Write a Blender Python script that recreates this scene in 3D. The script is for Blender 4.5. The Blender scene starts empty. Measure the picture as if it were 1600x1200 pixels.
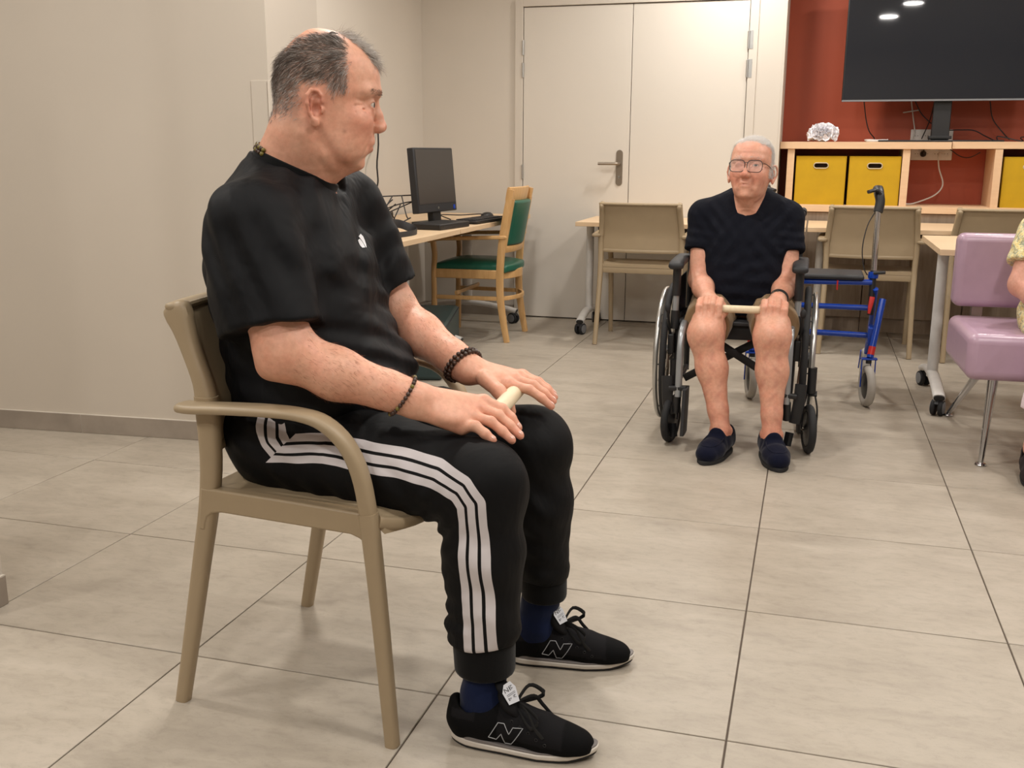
import bpy, bmesh, math, random
import numpy as np
from mathutils import Vector, Matrix, Euler

S = bpy.context.scene
COL = S.collection
R = math.radians
PI = math.pi

# ------------------------------------------------------------------ camera
FOC = 1584.84
CF = np.array([-0.27329, 0.93587, -0.22290])
YAW, PITCH, ROLL = -0.2840613, 0.2247871, 0.0043700
CZ = 1.11796


def cam_axes():
    f = np.array([math.sin(YAW) * math.cos(PITCH), math.cos(YAW) * math.cos(PITCH), -math.sin(PITCH)])
    r = np.array([math.cos(YAW), -math.sin(YAW), 0.0])
    u = np.cross(r, f)
    r2 = math.cos(ROLL) * r + math.sin(ROLL) * u
    u2 = -math.sin(ROLL) * r + math.cos(ROLL) * u
    return f, r2, u2


CF, CR, CU = cam_axes()
cam_d = bpy.data.cameras.new('camera')
cam = bpy.data.objects.new('camera', cam_d)
COL.objects.link(cam)
cam_d.sensor_width = 36.0
cam_d.lens = FOC / 1600.0 * 36.0
cam_d.clip_start = 0.05
mw = Matrix.Identity(4)
for i in range(3):
    mw[i][0], mw[i][1], mw[i][2] = CR[i], CU[i], -CF[i]
mw[2][3] = CZ
cam.matrix_world = mw
S.camera = cam


def at(px, py, Y):
    """world point seen at that pixel of the photograph, at world depth Y"""
    d = CF + (px - 800) / FOC * CR - (py - 600) / FOC * CU
    d = d * (Y / d[1])
    return np.array([d[0], Y, d[2] + CZ])


# ------------------------------------------------------------------ light
S.view_settings.view_transform = 'Standard'
S.view_settings.look = 'None'
S.view_settings.gamma = 1.0
S.view_settings.use_curve_mapping = False
S.view_settings.exposure = 0.10
world = bpy.data.worlds.new('world')
S.world = world
world.use_nodes = True
world.node_tree.nodes['Background'].inputs[0].default_value = (1.0, 0.97, 0.93, 1)
world.node_tree.nodes['Background'].inputs[1].default_value = 0.25

CEIL = 2.6
LIGHTS = [  # x, y, watts of the round ceiling lamps
    (0.66, 1.28, 19), (0.83, 2.3, 15), (-1.15, 2.95, 25), (-0.75, 1.45, 7), (-2.75, 1.75, 23), (-2.9, 0.2, 20),  # the last pair is added, unseen, to brighten the left wall
    (-0.50, 6.15, 21), (1.05, 4.30, 17), (-0.60, 4.55, 9), (-0.2, -0.8, 23), (-1.3, -0.4, 18),
    (-1.75, 4.9, 15), (2.4, 2.4, 16), (2.4, 5.2, 16), (0.9, 5.9, 17),
]
LIGHT_AT = ['right of the camera', 'over the open floor', 'over the man in black', 'before the man in black', 'added to brighten the long beige wall', 'added at the far left to brighten the beige wall',
            'before the double door', 'over the mauve chair', 'behind the old man', 'behind the camera', 'behind the camera at the left', 'over the desks', 'in the right half of the room', 'far right by the cabinets', 'before the television']

# ------------------------------------------------------------------ colours and materials
def lin(c):
    c = c / 255.0
    return c / 12.92 if c <= 0.04045 else ((c + 0.055) / 1.055) ** 2.4


def C3(r, g, b):
    return (lin(r), lin(g), lin(b), 1.0)


def new_mat(name):
    m = bpy.data.materials.new(name)
    m.use_nodes = True
    nt = m.node_tree
    return m, nt, nt.nodes['Principled BSDF']


def tex_coord(nt, kind='Object', scale=(1, 1, 1)):
    tc = nt.nodes.new('ShaderNodeTexCoord')
    mp = nt.nodes.new('ShaderNodeMapping')
    mp.inputs['Scale'].default_value = scale
    nt.links.new(tc.outputs[kind], mp.inputs['Vector'])
    return mp.outputs[0]


def noise(nt, vec, scale, detail=4, rough=0.55, dist=0.0):
    n = nt.nodes.new('ShaderNodeTexNoise')
    n.inputs['Scale'].default_value = scale
    n.inputs['Detail'].default_value = detail
    n.inputs['Roughness'].default_value = rough
    n.inputs['Distortion'].default_value = dist
    if vec is not None:
        nt.links.new(vec, n.inputs['Vector'])
    return n.outputs['Fac']


def ramp(nt, fac, stops):
    r = nt.nodes.new('ShaderNodeValToRGB')
    els = r.color_ramp.elements
    while len(els) < len(stops):
        els.new(0.5)
    for e, (p, c) in zip(els, stops):
        e.position = p
        e.color = c
    nt.links.new(fac, r.inputs[0])
    return r.outputs[0]


def bump(nt, bs, height, strength, dist=0.002):
    b = nt.nodes.new('ShaderNodeBump')
    b.inputs['Strength'].default_value = strength
    b.inputs['Distance'].default_value = dist
    nt.links.new(height, b.inputs['Height'])
    nt.links.new(b.outputs[0], bs.inputs['Normal'])


def mul(c, k):
    return (min(1, c[0] * k), min(1, c[1] * k), min(1, c[2] * k), 1)


def M(name, rgb, rough=0.5, metal=0.0, var=0.06, scale=20, bmp=0.0, bscale=200, spec=0.5, coat=0.0, sheen=0.0, emit=0.0):
    m, nt, bs = new_mat(name)
    c = C3(*rgb)
    v = tex_coord(nt)
    if var > 0:
        f = noise(nt, v, scale)
        nt.links.new(ramp(nt, f, [(0.3, mul(c, 1 - var)), (0.7, mul(c, 1 + var))]), bs.inputs['Base Color'])
    else:
        bs.inputs['Base Color'].default_value = c
    bs.inputs['Roughness'].default_value = rough
    bs.inputs['Metallic'].default_value = metal
    bs.inputs['Specular IOR Level'].default_value = spec
    bs.inputs['Coat Weight'].default_value = coat
    if sheen:
        bs.inputs['Sheen Weight'].default_value = sheen
    if emit:
        bs.inputs['Emission Color'].default_value = c
        bs.inputs['Emission Strength'].default_value = emit
    if bmp:
        bump(nt, bs, noise(nt, v, bscale, 2), bmp, 0.001)
    return m


def wood(name, c1, c2, stretch=(1, 14, 14), scale=3.0, rough=0.45, bmp=0.05):
    m, nt, bs = new_mat(name)
    v = tex_coord(nt, 'Object', stretch)
    f = noise(nt, v, scale, 6, 0.6, 1.2)
    nt.links.new(ramp(nt, f, [(0.28, C3(*c1)), (0.72, C3(*c2))]), bs.inputs['Base Color'])
    bs.inputs['Roughness'].default_value = rough
    bump(nt, bs, f, bmp, 0.002)
    return m


def paint(name, rgb, var=0.03, rough=0.6, bmp=0.12):
    m, nt, bs = new_mat(name)
    c = C3(*rgb)
    v = tex_coord(nt)
    f = noise(nt, v, 1.3, 3)
    nt.links.new(ramp(nt, f, [(0.3, mul(c, 1 - var)), (0.7, mul(c, 1 + var))]), bs.inputs['Base Color'])
    bs.inputs['Roughness'].default_value = rough
    bump(nt, bs, noise(nt, v, 260, 2), bmp, 0.0008)
    return m


def tile_mat():
    m, nt, bs = new_mat('porcelain_tile')
    tc = nt.nodes.new('ShaderNodeTexCoord')
    oi = nt.nodes.new('ShaderNodeObjectInfo')
    comb = nt.nodes.new('ShaderNodeVectorMath'); comb.operation = 'SCALE'
    one = nt.nodes.new('ShaderNodeCombineXYZ')
    nt.links.new(oi.outputs['Random'], one.inputs[0]); nt.links.new(oi.outputs['Random'], one.inputs[1])
    nt.links.new(one.outputs[0], comb.inputs[0]); comb.inputs['Scale'].default_value = 37.0
    add = nt.nodes.new('ShaderNodeVectorMath'); add.operation = 'ADD'
    nt.links.new(tc.outputs['Object'], add.inputs[0]); nt.links.new(comb.outputs[0], add.inputs[1])
    mp = nt.nodes.new('ShaderNodeMapping'); mp.inputs['Scale'].default_value = (1.0, 2.4, 1)
    nt.links.new(add.outputs[0], mp.inputs[0])
    big = noise(nt, mp.outputs[0], 3.2, 5, 0.6, 0.6)
    mp2 = nt.nodes.new('ShaderNodeMapping'); mp2.inputs['Scale'].default_value = (1.0, 2.0, 1)
    nt.links.new(add.outputs[0], mp2.inputs[0])
    fine = noise(nt, mp2.outputs[0], 22, 6, 0.7, 0.5)
    spk = noise(nt, add.outputs[0], 190, 4, 0.75)
    base = ramp(nt, big, [(0.25, C3(156, 146, 133)), (0.5, C3(170, 160, 146)), (0.8, C3(180, 170, 157))])
    fn = ramp(nt, fine, [(0.3, (0.87, 0.865, 0.86, 1)), (0.5, (1, 1, 1, 1)), (0.75, (1.06, 1.06, 1.06, 1))])
    sp = ramp(nt, spk, [(0.30, (0.74, 0.73, 0.71, 1)), (0.40, (1, 1, 1, 1)), (0.66, (1, 1, 1, 1)), (0.75, (1.22, 1.22, 1.2, 1))])
    mx = nt.nodes.new('ShaderNodeMix'); mx.data_type = 'RGBA'; mx.blend_type = 'MULTIPLY'; mx.inputs[0].default_value = 1
    nt.links.new(base, mx.inputs[6]); nt.links.new(fn, mx.inputs[7])
    mx2 = nt.nodes.new('ShaderNodeMix'); mx2.data_type = 'RGBA'; mx2.blend_type = 'MULTIPLY'; mx2.inputs[0].default_value = 0.8
    nt.links.new(mx.outputs[2], mx2.inputs[6]); nt.links.new(sp, mx2.inputs[7])
    nt.links.new(mx2.outputs[2], bs.inputs['Base Color'])
    bs.inputs['Roughness'].default_value = 0.42
    bs.inputs['Specular IOR Level'].default_value = 0.4
    bump(nt, bs, fine, 0.08, 0.001)
    return m


MT = {}
MT['tile'] = tile_mat()
MT['grout'] = M('grout', (84, 72, 62), 0.9)
MT['wall'] = paint('warm_white_paint', (205, 197, 186))
MT['wall_dim'] = paint('beige_wall_paint', (196, 186, 173))
MT['red'] = paint('brick_red_paint', (164, 72, 44), 0.05, 0.55)
MT['ceiling'] = paint('ceiling_paint', (225, 220, 212))
MT['door'] = paint('door_lacquer', (212, 205, 195), 0.015, 0.38, 0.03)
MT['skirt'] = M('stone_skirting', (150, 139, 127), 0.5, var=0.12, scale=9)
MT['gap'] = M('shadow_gap_brown', (92, 78, 64), 0.8)
MT['lightwood'] = wood('light_maple_laminate', (214, 184, 148), (226, 199, 165), (1, 10, 10), 2.5)
MT['lightwood_x'] = wood('light_maple_laminate_shelf', (216, 180, 144), (226, 194, 158), (1, 10, 10), 2.5)
MT['greywood'] = wood('grey_brown_oak_laminate', (146, 128, 111), (174, 156, 137), (9, 9, 0.8), 3.0, 0.5)
MT['palewood'] = wood('pale_grey_oak_laminate', (196, 170, 140), (214, 190, 160), (12, 12, 1), 3.0, 0.5)
MT['beech'] = wood('varnished_beech', (196, 152, 98), (216, 174, 120), (6, 6, 1), 5.0, 0.35)
MT['beige_plastic'] = M('dove_beige_plastic', (164, 145, 117), 0.45, var=0.02, bmp=0.05, bscale=600)
MT['white_metal'] = M('white_powder_coat', (212, 209, 205), 0.4)
MT['black_plastic'] = M('black_plastic', (28, 28, 30), 0.45)
MT['soft_black'] = M('soft_black_plastic', (38, 38, 41), 0.6)
MT['screen'] = M('dark_glass_screen', (38, 40, 45), 0.03, var=0, spec=0.5)
MT['monitor'] = M('matt_monitor_panel', (58, 54, 52), 0.4, var=0)
MT['rubber'] = M('black_rubber', (30, 30, 32), 0.75)
MT['grey_rubber'] = M('grey_rubber_tyre', (168, 162, 154), 0.7)
MT['chrome'] = M('polished_steel', (200, 200, 202), 0.18, 1.0, var=0.02)
MT['silver_ring'] = M('bright_metal_ring', (214, 212, 208), 0.35, 0.2, var=0)
MT['steel'] = M('brushed_steel', (150, 140, 128), 0.38, 1.0, var=0.04)
MT['silver'] = M('silver_grey_metal', (158, 162, 166), 0.32, 0.55, var=0.03)
MT['alu'] = M('satin_aluminium', (190, 190, 188), 0.3, 0.9, var=0.03)
MT['grey_plastic'] = M('mid_grey_plastic', (120, 122, 126), 0.5)
MT['yellow'] = M('yellow_fabric_box', (188, 150, 2), 0.75, var=0.06, scale=9, bmp=0.25, bscale=500)
MT['green'] = M('green_leatherette', (28, 88, 70), 0.38, var=0.06, bmp=0.12, bscale=350)
MT['pink'] = M('mauve_leatherette', (176, 147, 166), 0.32, var=0.03, bmp=0.08, bscale=400)
MT['blue'] = M('blue_enamel', (12, 60, 160), 0.25, var=0.04)
MT['red_plastic'] = M('red_plastic', (196, 40, 34), 0.4)
MT['white_plastic'] = M('white_plastic', (216, 212, 208), 0.4)
MT['white_cable'] = M('white_cable', (200, 196, 190), 0.5)
MT['black_cable'] = M('black_cable', (32, 28, 28), 0.5)
MT['paper'] = M('white_crepe_paper', (248, 246, 250), 0.8, var=0.03)
MT['darkteal'] = M('dark_teal_leatherette', (44, 62, 62), 0.45, var=0.08, bmp=0.1, bscale=350)
MT['dowel'] = wood('sanded_pale_dowel', (222, 202, 168), (234, 218, 188), (14, 1, 14), 4, 0.55)
MT['dark_hole'] = M('dark_inside', (38, 22, 14), 0.9)
MT['cream_line'] = M('white_grout_line', (206, 198, 186), 0.8)


# ------------------------------------------------------------------ object helpers
def tag(o, label=None, cat=None, group=None, kind=None):
    if label: o['label'] = label
    if cat: o['category'] = cat
    if group: o['group'] = group
    if kind: o['kind'] = kind
    return o


def thing(name, label, cat, loc=(0, 0, 0), rz=0.0, group=None):
    o = bpy.data.objects.new(name, None)
    COL.objects.link(o)
    o.empty_display_size = 0.1
    o.location = loc
    o.rotation_euler = (0, 0, rz)
    return tag(o, label, cat, group)


def copy_tree(o, parent=None):
    c = o.copy(); COL.objects.link(c); c.parent = parent
    for ch in list(o.children):
        copy_tree(ch, c)
    return c


class MB:
    """collects shapes of ONE mesh object"""
    def __init__(s):
        s.v = []; s.f = []

    def add(s, vs, fs):
        n = len(s.v)
        s.v += [tuple(float(a) for a in p) for p in vs]
        s.f += [tuple(i + n for i in f) for f in fs]
        return s

    def box(s, x0, x1, y0, y1, z0, z1, T=None):
        vs = [(x, y, z) for z in (z0, z1) for y in (y0, y1) for x in (x0, x1)]
        if T is not None: vs = [tuple(T @ Vector(p)) for p in vs]
        return s.add(vs, [(0, 2, 3, 1), (4, 5, 7, 6), (0, 1, 5, 4), (2, 6, 7, 3), (0, 4, 6, 2), (1, 3, 7, 5)])

    def sweep(s, pts, a, b=None, side=None, n=12, power=2.0, closed=False, caps=True, round_ends=False):
        """superelliptic section (half sizes a along 'side', b across) swept along pts"""
        P = [Vector(p) for p in pts]
        m = len(P)
        A = a if hasattr(a, '__len__') else [a] * m
        B = A if b is None else (b if hasattr(b, '__len__') else [b] * m)
        side = Vector(side) if side is not None else None
        vs = []; prev = None
        if round_ends and not closed:
            d0 = (P[0] - P[1]).normalized(); d1 = (P[-1] - P[-2]).normalized()
            P2 = []; A2 = []; B2 = []
            for q in (0.95, 0.7, 0.35):
                P2.append(P[0] + d0 * min(A[0], B[0]) * q); k = math.sqrt(1 - q * q); A2.append(A[0] * k); B2.append(B[0] * k)
            P2 += P; A2 += list(A); B2 += list(B)
            for q in (0.35, 0.7, 0.95):
                P2.append(P[-1] + d1 * min(A[-1], B[-1]) * q); k = math.sqrt(1 - q * q); A2.append(A[-1] * k); B2.append(B[-1] * k)
            P, A, B, m = P2, A2, B2, len(P2)
        for i in range(m):
            if closed:
                t = (P[(i + 1) % m] - P[(i - 1) % m]).normalized()
            else:
                t = (P[min(i + 1, m - 1)] - P[max(i - 1, 0)]).normalized()
            if side is not None:
                u = side - t * side.dot(t)
            elif prev is not None:
                u = prev - t * prev.dot(t)
            else:
                u = t.orthogonal()
            if u.length < 1e-6: u = t.orthogonal()
            u.normalize(); prev = u
            w = t.cross(u)
            for k in range(n):
                th = 2 * PI * k / n
                c, d = math.cos(th), math.sin(th)
                e = 2.0 / power
                cx = math.copysign(abs(c) ** e, c); dy = math.copysign(abs(d) ** e, d)
                vs.append(P[i] + u * (A[i] * cx) + w * (B[i] * dy))
        fs = []
        for i in range(m if closed else m - 1):
            j = (i + 1) % m
            for k in range(n):
                l = (k + 1) % n
                fs.append((i * n + k, i * n + l, j * n + l, j * n + k))
        if caps and not closed:
            fs.append(tuple(range(n - 1, -1, -1)))
            fs.append(tuple(range((m - 1) * n, m * n)))
        return s.add(vs, fs)

    def tube(s, pts, r, n=10, **k):
        return s.sweep(pts, r, None, None, n, **k)

    def lathe(s, prof, c=(0, 0, 0), axis=(0, 0, 1), n=24):
        """prof: list of (radius, height along axis)"""
        ax = Vector(axis).normalized(); u = ax.orthogonal().normalized(); w = ax.cross(u); c = Vector(c)
        vs = []; fs = []
        for (r, h) in prof:
            for k in range(n):
                th = 2 * PI * k / n
                vs.append(c + ax * h + u * (r * math.cos(th)) + w * (r * math.sin(th)))
        for i in range(len(prof) - 1):
            for k in range(n):
                l = (k + 1) % n
                fs.append((i * n + k, i * n + l, (i + 1) * n + l, (i + 1) * n + k))
        fs.append(tuple(range(n - 1, -1, -1))); fs.append(tuple(range((len(prof) - 1) * n, len(prof) * n)))
        return s.add(vs, fs)

    def torus(s, c, axis, Rm, r, n=40, k=10):
        ax = Vector(axis).normalized(); u = ax.orthogonal().normalized(); w = ax.cross(u); c = Vector(c)
        pts = [c + u * (Rm * math.cos(2 * PI * i / n)) + w * (Rm * math.sin(2 * PI * i / n)) for i in range(n)]
        return s.sweep(pts, r, None, axis, k, closed=True)

    def prism(s, outline, o, ux, uy, depth):
        """2-D outline in the plane (o, ux, uy) pushed along ux x uy by depth"""
        o = Vector(o); ux = Vector(ux); uy = Vector(uy); nz = ux.cross(uy).normalized() * depth
        a = [o + ux * p[0] + uy * p[1] for p in outline]; n = len(a)
        fs = [tuple(range(n - 1, -1, -1)), tuple(range(n, 2 * n))]
        fs += [(i, (i + 1) % n, n + (i + 1) % n, n + i) for i in range(n)]
        return s.add(a + [p + nz for p in a], fs)

    def ball(s, c, r, n=12, m=8, T=None):
        rr = r if hasattr(r, '__len__') else (r, r, r)
        vs = []; fs = []
        for i in range(m + 1):
            ph = PI * i / m
            for k in range(n):
                th = 2 * PI * k / n
                p = Vector((rr[0] * math.sin(ph) * math.cos(th), rr[1] * math.sin(ph) * math.sin(th), rr[2] * math.cos(ph)))
                if T is not None: p = T @ p
                vs.append(p + Vector(c))
        for i in range(m):
            for k in range(n):
                l = (k + 1) % n
                fs.append((i * n + k, (i + 1) * n + k, (i + 1) * n + l, i * n + l))
        return s.add(vs, fs)

    def build(s, name, mat, parent=None, bevel=0.0, smooth=40, label=None, kind=None, seg=2, off=(0, 0, 0)):
        me = bpy.data.meshes.new(name)
        vs = s.v
        if any(off): vs = [(p[0] - off[0], p[1] - off[1], p[2] - off[2]) for p in vs]
        me.from_pydata(vs, [], s.f)
        me.validate()
        bm = bmesh.new(); bm.from_mesh(me)
        bmesh.ops.recalc_face_normals(bm, faces=bm.faces)
        bm.to_mesh(me); bm.free()
        me.materials.append(MT[mat] if isinstance(mat, str) else mat)
        me.polygons.foreach_set('use_smooth', [True] * len(me.polygons))
        me.set_sharp_from_angle(angle=R(smooth))
        o = bpy.data.objects.new(name, me)
        COL.objects.link(o)
        o.parent = parent
        if bevel:
            b = o.modifiers.new('b', 'BEVEL'); b.width = bevel; b.segments = seg; b.limit_method = 'ANGLE'; b.angle_limit = R(40)
            b.harden_normals = False
        if label: o['label'] = label
        if kind: o['kind'] = kind
        return o


def bez(p0, p1, p2, n=8):
    p0, p1, p2 = Vector(p0), Vector(p1), Vector(p2)
    return [p0 * (1 - t) ** 2 + p1 * (2 * t * (1 - t)) + p2 * t * t for t in [i / n for i in range(n + 1)]]


def catmull(pts, n=6):
    P = [Vector(p) for p in pts]
    P = [P[0] * 2 - P[1]] + P + [P[-1] * 2 - P[-2]]
    out = []
    for i in range(1, len(P) - 2):
        a, b, c, d = P[i - 1], P[i], P[i + 1], P[i + 2]
        for j in range(n):
            t = j / n
            out.append(0.5 * ((2 * b) + (c - a) * t + (2 * a - 5 * b + 4 * c - d) * t * t + (3 * b - a - 3 * c + d) * t ** 3))
    out.append(P[-2])
    return out


def rrect(x0, x1, y0, y1, r, n=5):
    o = []
    for cx, cy, a0 in ((x1 - r, y1 - r, 0), (x0 + r, y1 - r, 90), (x0 + r, y0 + r, 180), (x1 - r, y0 + r, 270)):
        for i in range(n + 1):
            a = R(a0 + 90 * i / n); o.append((cx + r * math.cos(a), cy + r * math.sin(a)))
    return o

# ================================================================== THE ROOM
TS = 0.6
GX, GY = -0.0932, 3.6224       # a crossing of the joints
LWX = -2.62                    # wall beside the desks
BWY = 6.75                     # wall with the double door
ALY = 7.22                     # back of the red alcove


def struct(name, mb, mat, parent=None, bevel=0.0, label=None):
    o = mb.build(name, mat, parent, bevel)
    if parent is None: o['kind'] = 'structure'
    if label: o['label'] = label
    return o


floor = struct('floor', MB().box(-4.4, 4.2, -2.6, 7.4, -0.12, -0.003), 'grout', label='floor of large beige stone-look tiles with thin dark joints')
tile_mb = MB().box(0.0017, TS - 0.0017, 0.0017, TS - 0.0017, -0.012, 0.0)
tile0 = None
rnd = random.Random(3)
cells = []
for i in range(-7, 7):
    for j in range(-10, 7):
        x0 = GX + i * TS; y0 = GY + j * TS
        if x0 > 3.6 or x0 < -4.4 or y0 > 7.3: continue
        # keep only tiles the picture or a step aside can show
        c = np.array([x0 + .3, y0 + .3, -CZ]); z = c @ CF
        if z < -0.2: continue
        if abs(c @ CR) > 0.75 * max(z, 0.3) + 0.9: continue
        if y0 + TS < 0.6: continue
        cells.append((x0, y0))
for (x0, y0) in cells:
    if tile0 is None:
        tile0 = tile_mb.build('floor_tile', 'tile', floor, 0.0012, seg=1)
        t = tile0
    else:
        t = tile0.copy(); COL.objects.link(t)
    t.location = (x0, y0, 0.0)

# left wall (turned a little), its corner pillar and the recess with the desks
PA = Vector((-4.2, 3.21, 0)); PB = Vector((-1.910, 3.397, 0))
struct('wall_left', MB().add(
    [(-4.2, 3.21, 0), (-1.910, 3.397, 0), (-1.910, 3.80, 0), (-4.2, 3.80, 0),
     (-4.2, 3.21, CEIL), (-1.910, 3.397, CEIL), (-1.910, 3.80, CEIL), (-4.2, 3.80, CEIL)],
    [(0, 1, 5, 4), (1, 2, 6, 5), (2, 3, 7, 6), (3, 0, 4, 7), (0, 3, 2, 1), (4, 5, 6, 7)]), 'wall_dim', label='long beige wall behind the man in black')
struct('wall_recess', MB().box(LWX - 0.12, LWX, 3.80, BWY, 0, CEIL), 'wall', label='cream side wall behind the desks')
struct('wall_back', MB().box(LWX - 0.12, -1.955, BWY, BWY + 0.14, 0, CEIL)
       .box(-1.955, -0.395, BWY, BWY + 0.14, 2.06, CEIL)
       .box(-0.395, -0.232, BWY, BWY + 0.14, 0, CEIL)
       .box(-0.36, -0.232, BWY + 0.14, ALY + 0.1, 0, CEIL), 'wall', label='cream wall around the double door')
struct('wall_alcove', MB().box(-0.24, 4.2, ALY, ALY + 0.1, 0, CEIL), 'red', label='brick red wall of the alcove behind the television')
struct('wall_right', MB().box(4.1, 4.2, -2.6, ALY, 0, CEIL), 'wall')
struct('wall_front', MB().box(-4.4, 4.2, -2.7, -2.6, 0, CEIL), 'wall')
struct('wall_far_left', MB().box(-4.4, -4.2, -2.6, 3.8, 0, CEIL), 'wall')
struct('ceiling', MB().box(-4.4, 4.2, -2.7, 7.4, CEIL, CEIL + 0.1), 'ceiling')
# the end of a short wall at the lower left edge of the picture
struct('wall_near_left', MB().box(-2.6, -1.895, 1.80, 1.925, 0, CEIL), 'wall', label='end of a short wall at the left edge')

# stone skirting with its joints
d = (PB - PA).normalized(); nrm = Vector((d.y, -d.x, 0))
bb = MB(); base_l = None
L = (PB - PA).length; s0 = L
jn = (Vector((-2.785, 3.33, 0)) - PA).dot(d)   # the joint seen left of the chair
cuts = [jn - 1.2, jn - 0.6 - 0.6 + 0.6, jn, jn + 0.6, L]
cuts = sorted(set([0.0] + [c for c in (jn - 1.2, jn - 0.6, jn, jn + 0.6) if 0 < c < L] + [L]))
base_l = MB().box(0, 0.001, 0, 0.001, 0, 0.001)
T = Matrix(((d.x, nrm.x, 0, PA.x), (d.y, nrm.y, 0, PA.y), (0, 0, 1, 0), (0, 0, 0, 1)))
bl = MB()
bl.box(0, L + 0.004, 0.0, 0.0075, 0.0, 0.0785, T)
bo = struct('baseboard_left', bl, 'cream_line', label='stone skirting along the beige wall')
for a, b in zip(cuts[:-1], cuts[1:]):
    MB().box(a + 0.0012, b - 0.0012, 0.0, 0.0095, 0.002, 0.077, T).build('skirting_tile', 'skirt', bo, 0.001)
bo2 = struct('baseboard_near_left', MB().box(-2.6, -1.889, 1.792, 1.80, 0, 0.078).box(-1.895, -1.887, 1.792, 1.925, 0, 0.078), 'cream_line')
MB().box(-2.6, -1.895, 1.786, 1.80, 0.001, 0.076).build('skirting_tile', 'skirt', bo2, 0.001)
MB().box(-1.8945, -1.885, 1.787, 1.925, 0.001, 0.076).build('skirting_tile', 'skirt', bo2, 0.001)
struct('baseboard_pillar', MB().box(-1.910, -1.902, 3.386, 3.80, 0, 0.078), 'skirt')
struct('baseboard_recess', MB().box(LWX, LWX + 0.009, 3.80, BWY, 0, 0.078).box(LWX, -1.96, BWY - 0.009, BWY, 0, 0.078), 'skirt')
# pale corner guard at the end of the left wall
Tg = Matrix(((d.x, nrm.x, 0, PB.x), (d.y, nrm.y, 0, PB.y), (0, 0, 1, 0), (0, 0, 0, 1)))
struct('trim_1', MB().box(-0.066, 0.003, 0.0, 0.003, 0.08, 1.365, Tg).box(-1.910, -1.907, 3.39, 3.46, 0.08, 1.365), 'wall_dim', bevel=0.001,
       label='flat corner guard on the end of the beige wall')

# double door
door = bpy.data.objects.new('door_1', None); COL.objects.link(door); door['kind'] = 'structure'
door['label'] = 'cream flush double door with steel lever handle'
DY = BWY - 0.004
MB().box(-1.955, -1.902, DY - 0.012, DY + 0.1, 0, 2.085).box(-0.448, -0.395, DY - 0.012, DY + 0.1, 0, 2.085)\
    .box(-1.902, -0.448, DY - 0.012, DY + 0.1, 2.043, 2.085).build('door_frame', 'wall', door, 0.002)
MB().box(-1.96, -0.39, BWY + 0.05, BWY + 0.12, 0, 2.07).build('door_backing', 'gap', door)
leafA = MB().box(-1.898, -1.1795, DY, DY + 0.04, 0.008, 2.038).build('door_leaf', 'door', door, 0.0015)
leafB = MB().box(-1.1755, -0.452, DY, DY + 0.04, 0.008, 2.038).build('door_leaf', 'door', door, 0.0015)
hp = MB().prism(rrect(-1.262, -1.219, 0.905, 1.135, 0.0214, 8), (0, DY - 0.006, 0), (1, 0, 0), (0, 0, 1), -0.006).build('handle_plate', 'steel', leafA, 0.001)
MB().tube([(-1.240, DY, 1.047), (-1.240, DY - 0.045, 1.047), (-1.246, DY - 0.056, 1.047), (-1.26, DY - 0.06, 1.047), (-1.372, DY - 0.06, 1.047)], 0.0095, 12).build('handle_lever', 'steel', leafA)
MB().lathe([(0.006, 0), (0.006, 0.003)], (-1.240, DY - 0.0125, 0.963), (0, -1, 0), 12).box(-1.2425, -1.2375, DY - 0.0155, DY - 0.011, 0.950, 0.963).build('keyhole', 'alu', leafA)
for (x, zc) in ((-1.9, 1.787), (-1.9, 1.646), (-1.9, 0.99), (-1.9, 0.176)):
    MB().lathe([(0.0075, -0.046), (0.0075, 0.046)], (x, DY - 0.012, zc), (0, 0, 1), 10).build('hinge', 'alu', leafA)
for (x, zc) in ((-0.45, 1.803), (-0.45, 1.632), (-0.45, 0.99), (-0.45, 0.176)):
    MB().lathe([(0.0085, -0.05), (0.0085, 0.05)], (x, DY - 0.012, zc), (0, 0, 1), 10).box(x - 0.004, x + 0.028, DY - 0.014, DY - 0.008, zc - 0.055, zc + 0.055).build('hinge', 'alu', leafB)
# cover strip between door frame and alcove corner
struct('trim_2', MB().box(-0.2405, -0.229, BWY - 0.003, ALY, 0.86, CEIL), 'wall', bevel=0.001)

# round ceiling lamps, with the ones added for the left wall
for i, (x, y, w) in enumerate(LIGHTS):
    t = thing('ceiling_lamp', 'round recessed ceiling lamp ' + LIGHT_AT[i], 'lamp', (x, y, CEIL), group='round recessed ceiling lamps')
    MB().lathe([(0.112, 0.0), (0.112, -0.006), (0.098, -0.010), (0.094, -0.004), (0.094, 0.0)], n=32).build('lamp_ring', 'white_plastic', t)
    ld = bpy.data.lights.new('ceiling_light', 'AREA'); ld.shape = 'DISK'; ld.size = 0.18; ld.energy = w
    ld.color = (1.0, 0.96, 0.90)
    lo = bpy.data.objects.new('ceiling_light', ld); COL.objects.link(lo); lo.parent = t; lo.location = (0, 0, -0.012)

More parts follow.
